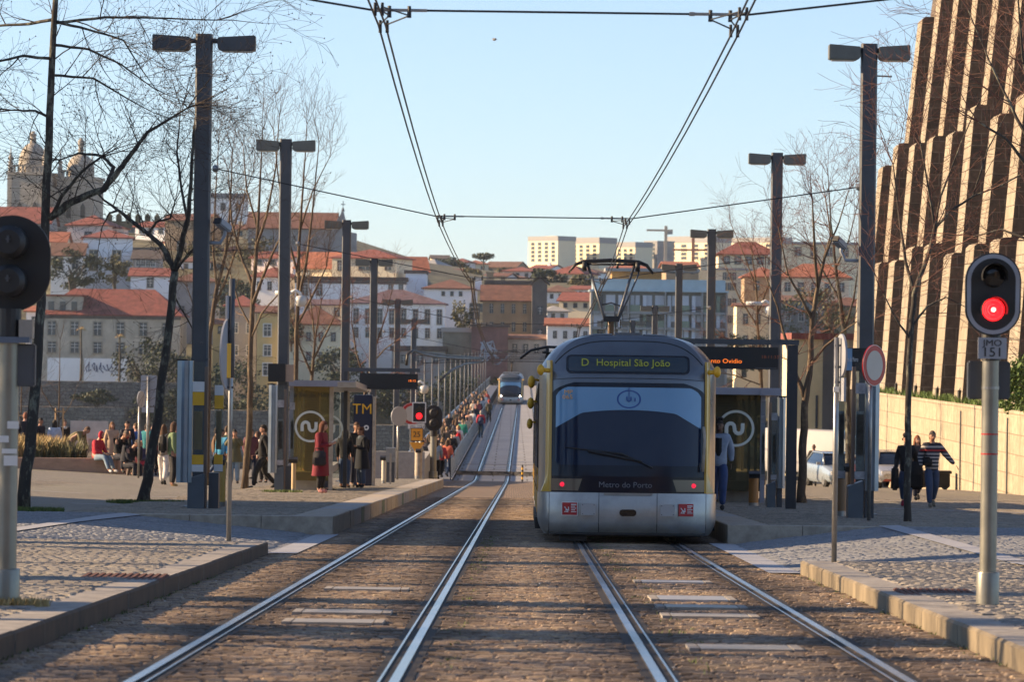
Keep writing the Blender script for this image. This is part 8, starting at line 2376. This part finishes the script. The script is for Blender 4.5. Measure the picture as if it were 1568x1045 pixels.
pl('person in an olive coat raising a camera by the pale tree', 359, 116, 1.66, R(-5), 'camera', (.11, .10, .05), LJEAN, (.02, .015, .012), 'short', 'tan', coat=.72)
pl('person in a dark maroon jacket behind the pale tree trunk', 384, 119, 1.72, R(20), 'walk', (.10, .03, .04), NAVY, (.06, .03, .02), 'short', 'tan')
pl('blonde woman in a white top with yellow scarf left of the shelter', 404, 122, 1.66, R(-30), 'stand', (.60, .55, .48), BLK, (.50, .36, .16), 'long', 'light', scarf=(.6, .45, .05))
pl('person in black stepping out behind the platform panel', 404, 103, 1.74, R(-80), 'stride', BLK, BLK, (.02, .015, .012), 'short', 'tan')
pl('person in a grey coat standing behind the stall', 126, 141, 1.72, R(10), 'stand', (.20, .20, .22), NAVY, (.08, .05, .03), 'short', 'light')
pl('child in a yellow jacket right of the stall', 160, 134, 1.30, R(-40), 'stand', (.55, .36, .05), NAVY, (.10, .06, .03), 'long', 'light')
pl('person in a teal jacket behind the blue jacketed one', 224, 136, 1.72, R(160), 'walk', (.03, .22, .24), BLK, (.03, .02, .015), 'short', 'tan')
pl('person in a wine red coat walking left of the green jacketed woman', 236, 126, 1.68, R(-70), 'walk2', (.18, .02, .04), BLK, (.05, .03, .02), 'long', 'light')
pl('person in black with white scarf at the left of the stall', 98, 140, 1.70, R(30), 'stand', BLK, NAVY, (.06, .04, .03), 'short', 'light', scarf=(.6, .6, .58))
pl('person in a brown jacket far behind the sky blue one', 331, 133, 1.72, R(100), 'walk', (.14, .08, .04), JEAN, (.05, .03, .02), 'short', 'tan')
pl('person in a purple jacket between the two pale trees', 395, 131, 1.66, R(-100), 'walk2', (.12, .04, .16), NAVY, (.06, .03, .02), 'long', 'light')
# stall
Yc = 137.5
e = empty('market_stall', (at(136, Yc), Yc, plaza_l(at(136, Yc), Yc)), 0, 'street stall with white board and green crate base behind the planter', 'stall')
zt_ = PZ(136, 645, Yc) - e.location.z; w2 = (PX(165, 650, Yc) - PX(107, 650, Yc)) / 2
MB().bbox(-w2, w2, 0, .04, zt_ - 1.0, zt_).build('white_board', mat('milky board', (.50, .47, .43), .5, 0, .2, 2), e)
MB().bbox(-w2 * .95, w2 * .95, -.6, -.05, .3, zt_ - 1.35).build('green_base', mat('green crate', (.03, .14, .06), .6, 0, .3, 4), e)
MB().bbox(-w2, w2, -.7, .0, zt_ - 1.30, zt_ - 1.2).build('counter', MT['wood'], e)
MB().bbox(-w2 * .0, w2 * .95, -.3, -.05, zt_ - 1.19, zt_ - .62).build('bag_stack', mat('striped paper', (.55, .36, .30), .8, 0, .25, 12), e)
MB().bbox(-w2 * .5, -w2 * .1, -.5, -.2, zt_ - 1.19, zt_ - .85).build('roaster_pan', MT['rust'], e)
for s in (-1, 1): MB().lathe((s * w2 * .7, -.3, .28), [(.28, -.03), (.28, .03)], 18, axis='y').build('wheel', MT['rubber'], e)
# right side
Y = 72.0
person('young man in an open denim jacket and black shirt walking by the right shelter', at(1101, Y), Y, zp(Y), 1.70, R(-8), 'walk', (.26, .31, .40), (.03, .06, .16), (.015, .012, .01), 'tuft', 'dark', (.02, .02, .02), open_front=(.010, .010, .012))
m, t, b = newmat('striped knit'); L_ = t.links
tc = t.nodes.new('ShaderNodeTexCoord'); sx = t.nodes.new('ShaderNodeSeparateXYZ'); L_.new(tc.outputs['Object'], sx.inputs[0])
mm = t.nodes.new('ShaderNodeMath'); mm.operation = 'MULTIPLY'; mm.inputs[1].default_value = 1.55; L_.new(sx.outputs[2], mm.inputs[0])
mf = t.nodes.new('ShaderNodeMath'); mf.operation = 'SUBTRACT'; mf.inputs[1].default_value = 1.32; L_.new(mm.outputs[0], mf.inputs[0])
cr = t.nodes.new('ShaderNodeValToRGB'); cr.color_ramp.interpolation = 'CONSTANT'
el = cr.color_ramp.elements; el[0].position = 0; el[0].color = (.02, .022, .035, 1); el[1].position = .06; el[1].color = (.30, .28, .26, 1)
for k in range(2, 15):
    x_ = el.new(k * .062); x_.color = (.32, .02, .02, 1) if k == 11 else ((.02, .022, .035, 1) if k % 2 == 0 else (.34, .32, .31, 1))
L_.new(mf.outputs[0], cr.inputs[0]); L_.new(cr.outputs[0], b.inputs['Base Color']); b.inputs['Roughness'].default_value = .9
MT['stripes'] = m
zr_ = lambda x, y: plaza_r(x, y)
def pr(label, px, Y, h, rz, pose, *a, **k):
    x = at(px, Y); return person(label, x, Y, zr_(x, Y), h, rz, pose, *a, **k)
pr('stocky man in a striped navy and red sweater walking with one arm held out', 1427, 84, 1.68, R(8), 'arms_out', 'stripes', (.035, .06, .12), (.05, .04, .035), 'short', 'tan', (.16, .15, .12))
bag('waist_bag', 'black waist bag across the striped sweater of the walking man', (at(1420, 83.8), 83.78, zr_(9, 84) + .93), (.22, .08, .15), R(8), BLK)
pr('woman with dark curly hair in a black jacket and jeans walking beside the striped man', 1388, 84.6, 1.60, R(-12), 'walk', BLK, (.07, .11, .20), (.02, .012, .01), 'curly', 'tan', (.25, .01, .05))
e = bag('coat_bundle', 'long black coat hanging over the arm of the curly haired woman', (at(1400, 84.4), 84.45, zr_(8, 84) + .38), (.42, .16, .62), R(5), BLK, False, None, 'coat')
e = bag('coat_bundle', 'black shopping bag hanging at the left hand side of the curly haired woman', (at(1371, 84.4), 84.45, zr_(8, 84) + .36), (.16, .22, .52), R(5), BLK, False, None, 'bag')
pr('woman with long reddish hair walking behind the striped man', 1404, 98, 1.66, R(10), 'walk2', (.03, .03, .04), NAVY, (.20, .07, .03), 'long', 'light')
pr('bald man in a long dark coat walking away towards the white van', 1246, 164, 1.80, R(170), 'walk', (.020, .016, .013), BLK, (.10, .06, .05), 'bald', 'tan', BLK, .5)
# bridge walkway crowd
rnd = random.Random(77)
def br(label, X, Y, h, rz, pose, *a, **k):
    z = .14 if Y > 172 else G(Y) + .14
    k.setdefault('group', 'people walking on the bridge')
    return person(label, X, Y, z, h, rz, pose, *a, **k)
def bx(px, Y): return PX(px, 690, Y)
br('person in dark jacket with small red bag at the walkway near end', bx(647, 160), 160, 1.68, R(180), 'stand', (.05, .05, .06), BLK, (.08, .045, .025), 'short', 'light')
bag('backpack', 'small red backpack of the person at the near end of the walkway', (bx(642, 159.6), 159.7, G(160) + 1.02), (.26, .14, .36), 0, (.42, .015, .03))
br('person in a pale blue denim jacket at the near end of the walkway', bx(668, 161), 161, 1.70, R(185), 'walk', (.26, .34, .42), BLK, (.05, .03, .02), 'long', 'tan')
br('person in a red jacket walking along the track side of the fence', CX(250) - 1.35, 250, 1.80, R(178), 'walk', (.42, .012, .03), (.03, .06, .09), (.36, .30, .24), 'short', 'light')
bag('backpack', 'dark blue backpack on the red jacketed walker beside the fence', (CX(250) - 1.35, 249.74, 1.02), (.34, .18, .5), 0, (.03, .04, .09))
br('person with red hair in a dark coat farther along the track side of the fence', CX(300) - 1.30, 300, 1.75, R(175), 'walk2', (.05, .045, .03), BLK, (.45, .07, .03), 'curly', 'light')
spec = [(664, 171, (.50, .38, .16), 'mustard jacket', 'white'), (676, 176, (.35, .03, .05), 'dark red coat', 'black'), (687, 180, BLK, 'black coat', 'black'), (700, 177, (.60, .14, .08), 'orange red vest', 'bare'), (672, 187, (.05, .05, .06), 'charcoal jacket', 'b'),
        (692, 190, BLK, 'long black coat', 'b'), (706, 196, (.30, .30, .32), 'grey jacket', 'b'), (684, 202, (.08, .06, .05), 'dark brown jacket', 'b'), (719, 206, (.62, .60, .58), 'white jacket', 'red'), (700, 212, (.40, .02, .04), 'crimson jacket', 'b'),
        (712, 221, (.03, .26, .17), 'green jacket', 'b'), (703, 232, (.50, .42, .32), 'cream jacket', 'b'), (694, 228, NAVY, 'navy jacket', 'b'), (722, 236, (.52, .36, .24), 'tan coat', 'b'), (707, 246, BLK, 'black jacket', 'b'), (717, 254, (.55, .30, .20), 'peach top', 'b'), (727, 262, (.55, .53, .50), 'pale coat', 'b'),
        (711, 264, (.10, .10, .12), 'slate jacket', 'b'), (720, 276, (.42, .30, .22), 'camel coat', 'b'), (730, 280, NAVY, 'dark navy coat', 'b'), (738, 292, (.26, .05, .06), 'wine jacket', 'b'), (724, 296, (.55, .45, .35), 'sand coloured jacket', 'b'), (733, 306, BLK, 'plain black jacket', 'b'), (742, 316, (.30, .32, .36), 'steel grey coat', 'b'), (729, 318, (.50, .12, .08), 'brick red jacket', 'b'), (736, 330, NAVY, 'deep navy coat', 'b'), (744, 340, (.60, .56, .52), 'off white coat', 'b'), (748, 356, (.36, .06, .05), 'rusty red coat', 'b')]
for i, (px, Y, c, nm, bg_) in enumerate(spec):
    X = max(DX0(Y) + .35, min(TRK0(Y) - .30, bx(px, Y)))
    pose = ('walk', 'walk2', 'stand', 'stride')[i % 4]; rz = R(180 + rnd.uniform(-18, 18)) if rnd.random() < .55 else R(rnd.uniform(-18, 18))
    dr = rnd.choice(('black trousers', 'blue jeans'))
    br('%s and %s, %s' % (nm, dr, '%s in the bridge crowd from the near end' % ordn[i] if i < 20 else 'far along in the packed bridge crowd'), X, Y, rnd.uniform(1.60, 1.82), rz, pose, c, BLK if dr[0] == 'b' and dr[1] == 'l' and 'black' in dr else JEAN, rnd.choice(((.02, .015, .012), (.08, .04, .02), (.16, .09, .04), (.30, .20, .10))), rnd.choice(('short', 'long', 'short', 'curly', 'bun')), rnd.choice(('light', 'tan')))
bag('backpack', 'bright red backpack on the white jacketed walker in the crowd', (max(DX0(206) + .35, min(TRK0(206) - .3, bx(719, 206))), 205.72, 1.05), (.32, .18, .46), 0, (.45, .01, .02))
fill = [(px_, y_) for y_ in (183, 194, 208, 216, 226, 240, 250, 258, 270, 284, 300, 312, 324, 336, 350, 362) for px_ in (0, 1)]
for i, (k, Y) in enumerate(fill):
    Y = Y + rnd.uniform(-3, 3); X = DX0(Y) + .4 + (1.35 * (k + rnd.uniform(.1, .8)) / 2)
    c = rnd.choice((BLK, NAVY, (.03, .025, .02), (.06, .06, .07), (.10, .07, .05)))
    br('dark clothed person packed among the crowd of walkers on the bridge', X, Y, rnd.uniform(1.58, 1.82), R(180 * (i % 2) + rnd.uniform(-20, 20)), ('walk', 'walk2')[i % 2], c, rnd.choice((BLK, JEAN, NAVY)), rnd.choice(((.02, .015, .012), (.08, .04, .02), (.2, .12, .06))), rnd.choice(('short', 'long')), 'light', group='dark figures in the bridge crowd')

# ------------------------------------------------------------------ vehicles by the terrace wall
def paint(n, c, metal=.3): return mat(n, c, .28, metal, .04, 1, coat=.6)
def car(label, x, y, rz, pm, kind='hatch', z=None, L=4.0, W=1.72, name='parked_car', cat='car'):
    z = plaza_r(x, y) if z is None else z
    e = empty(name, (x, y, z), rz, label, cat, 'vehicles parked by the terrace wall')
    if kind == 'van': st = [(-2.6, .55, 1.0, .95), (-2.55, .45, 1.1, 1.0), (-2.2, .32, 1.25, 1.0), (-1.7, .3, 1.95, 1.0), (-1.2, .3, 2.25, 1.0), (2.55, .3, 2.3, 1.0), (2.6, .4, 2.2, .98)]
    else: st = [(-2.0, .42, .62, .80), (-1.92, .30, .74, .93), (-1.4, .24, .88, 1.0), (-.95, .22, .95, 1.0), (-.35, .22, .96, 1.0), (.9, .22, .98, 1.0), (1.6, .24, 1.0, 1.0), (1.9, .32, .95, .95), (2.0, .42, .82, .86)]
    rows = []
    for (yy, z0, z1, wf) in st:
        w_ = W / 2 * wf
        rows.append([V((-w_ * .9, yy, z0)), V((-w_, yy, z0 + .12)), V((-w_, yy, z0 + (z1 - z0) * .6)), V((-w_ * (.95 if kind != 'van' else .97), yy, z1 - .05)), V((-w_ * .86, yy, z1)), V((w_ * .86, yy, z1)), V((w_ * (.95 if kind != 'van' else .97), yy, z1 - .05)), V((w_, yy, z0 + (z1 - z0) * .6)), V((w_, yy, z0 + .12)), V((w_ * .9, yy, z0))])
    mb = MB().grid(rows)
    mb.add(rows[0], [tuple(range(10))]); mb.add(rows[-1], [tuple(range(9, -1, -1))])
    body = mb.build('body', pm, e, 'auto')
    if kind != 'van':
        cab = [(-1.0, .95, .86), (-.35, 1.40, .70), (.2, 1.47, .68), (1.1, 1.43, .68), (1.75, 1.0, .82)]
        rows = [[V((-W / 2 * .9, yy, .94)), V((-W / 2 * f, yy, zz)), V((W / 2 * f, yy, zz)), V((W / 2 * .9, yy, .94))] for yy, zz, f in cab]
        MB().grid(rows).build('windows', MT['tram_glass'], e, 'auto')
        MB().grid([[V((-W / 2 * f * 1.005, yy, zz + .012)), V((W / 2 * f * 1.005, yy, zz + .012))] for yy, zz, f in ((-.4, 1.39, .70), (.2, 1.47, .68), (1.12, 1.43, .68))]).build('roof', pm, e, True)
        for s in (-1, 1):
            MB().tube([(s * W / 2 * .88, -1.0, .96), (s * W / 2 * .705, -.35, 1.41), (s * W / 2 * .69, 1.1, 1.44), (s * W / 2 * .83, 1.75, 1.0)], .035, 6).build('roof_pillar', pm, e, True)
            MB().box((s * (W / 2 + .06), -.75, 1.0), (.16, .1, .12)).build('wing_mirror', pm, e)
    else:
        MB().bbox(-.74, .74, -2.12, -2.0, 1.4, 1.95).build('windscreen', MT['tram_glass'], e)
        MB().bbox(-.75, -.05, 2.6, 2.62, .6, 2.1).bbox(.05, .75, 2.6, 2.62, .6, 2.1).build('rear_door', pm, e)
    yb = st[-1][0]; yf = st[0][0]
    for s in (-1, 1):
        MB().box((s * W / 2 * .72, yb - .03, .82 if kind != 'van' else 1.0), (.26, .10, .2 if kind != 'van' else .4)).build('tail_light', MT['red_sign'], e)
        MB().box((s * W / 2 * .66, yf + .06, .64 if kind != 'van' else .9), (.34, .12, .14)).build('headlight', MT['white'], e)
        for yy in ((-1.25, 1.25) if kind != 'van' else (-1.7, 1.6)):
            t_ = MB().lathe((s * (W / 2 - .12), yy, .32), [(.26, -.10), (.32, -.07), (.32, .07), (.26, .10)], 20, axis='x').build('wheel', MT['rubber'], e, 'auto')
            MB().lathe((s * (W / 2 - .02), yy, .32), [(.20, -.02), (.18, .01)], 14, axis='x').build('rim', MT['steel_grey'], t_, 'auto')
    MB().box((0, yb + .0, .55), (.5, .03, .12)).box((0, yf - .0, .5), (.5, .03, .12)).build('number_plates', MT['white'], e)
    MB().box((0, yb - .03, .42), (W * .88, .12, .18)).build('rear_bumper', MT['black'] if kind == 'van' else pm, e)
    return e
car('white van parked beyond the dark display post', at(1252, 178), 178.5, R(62), paint('white van paint', (.72, .70, .66), 0), 'van', .25, name='parked_van', cat='van')
car('pale silver blue car with red tail lamp right of the walking man in dark coat', at(1278, 160), 160, R(12), paint('silver blue paint', (.30, .36, .42)))
car('dark red car parked behind the right information panel', at(1341, 155), 155, R(188), paint('dark red paint', (.22, .02, .02)))
car('silver car with headlights towards the camera behind the walking couple', at(1368, 148), 148, R(3), paint('silver paint', (.42, .42, .42), .6))
Yk = 134; xk = at(1434, Yk)
e = empty('planter_box', (xk, Yk, plaza_r(xk, Yk)), 0, 'low dark box standing by the wall behind the striped man', 'box')
b = MB().bbox(-.75, .45, -.3, .3, .08, .62).build('box_body', cloth((.012, .010, .009)), e); bevel(b, .03)
MB().bbox(-.80, .50, -.34, .34, .56, .66).build('rim', cloth((.02, .016, .012)), e)
for x_ in (-.6, .3): MB().lathe((x_, 0, .10), [(.10, -.2), (.10, .2)], 12, axis='y').build('roller', MT['rubber'], e)
# ------------------------------------------------------------------ air between the street and the far hills
m = bpy.data.materials.new('haze'); m.use_nodes = True
t = m.node_tree; t.nodes.remove(t.nodes['Principled BSDF'])
pv = t.nodes.new('ShaderNodeVolumePrincipled')
pv.inputs['Color'].default_value = (.80, .88, 1.0, 1)
pv.inputs['Density'].default_value = 0.00007
pv.inputs['Anisotropy'].default_value = 0.3
t.links.new(pv.outputs[0], t.nodes['Material Output'].inputs['Volume'])
hz_o = MB().bbox(-2720, 2720, -160, 5100, -70, 130).build('haze', m)
hz_o['kind'] = 'stuff'
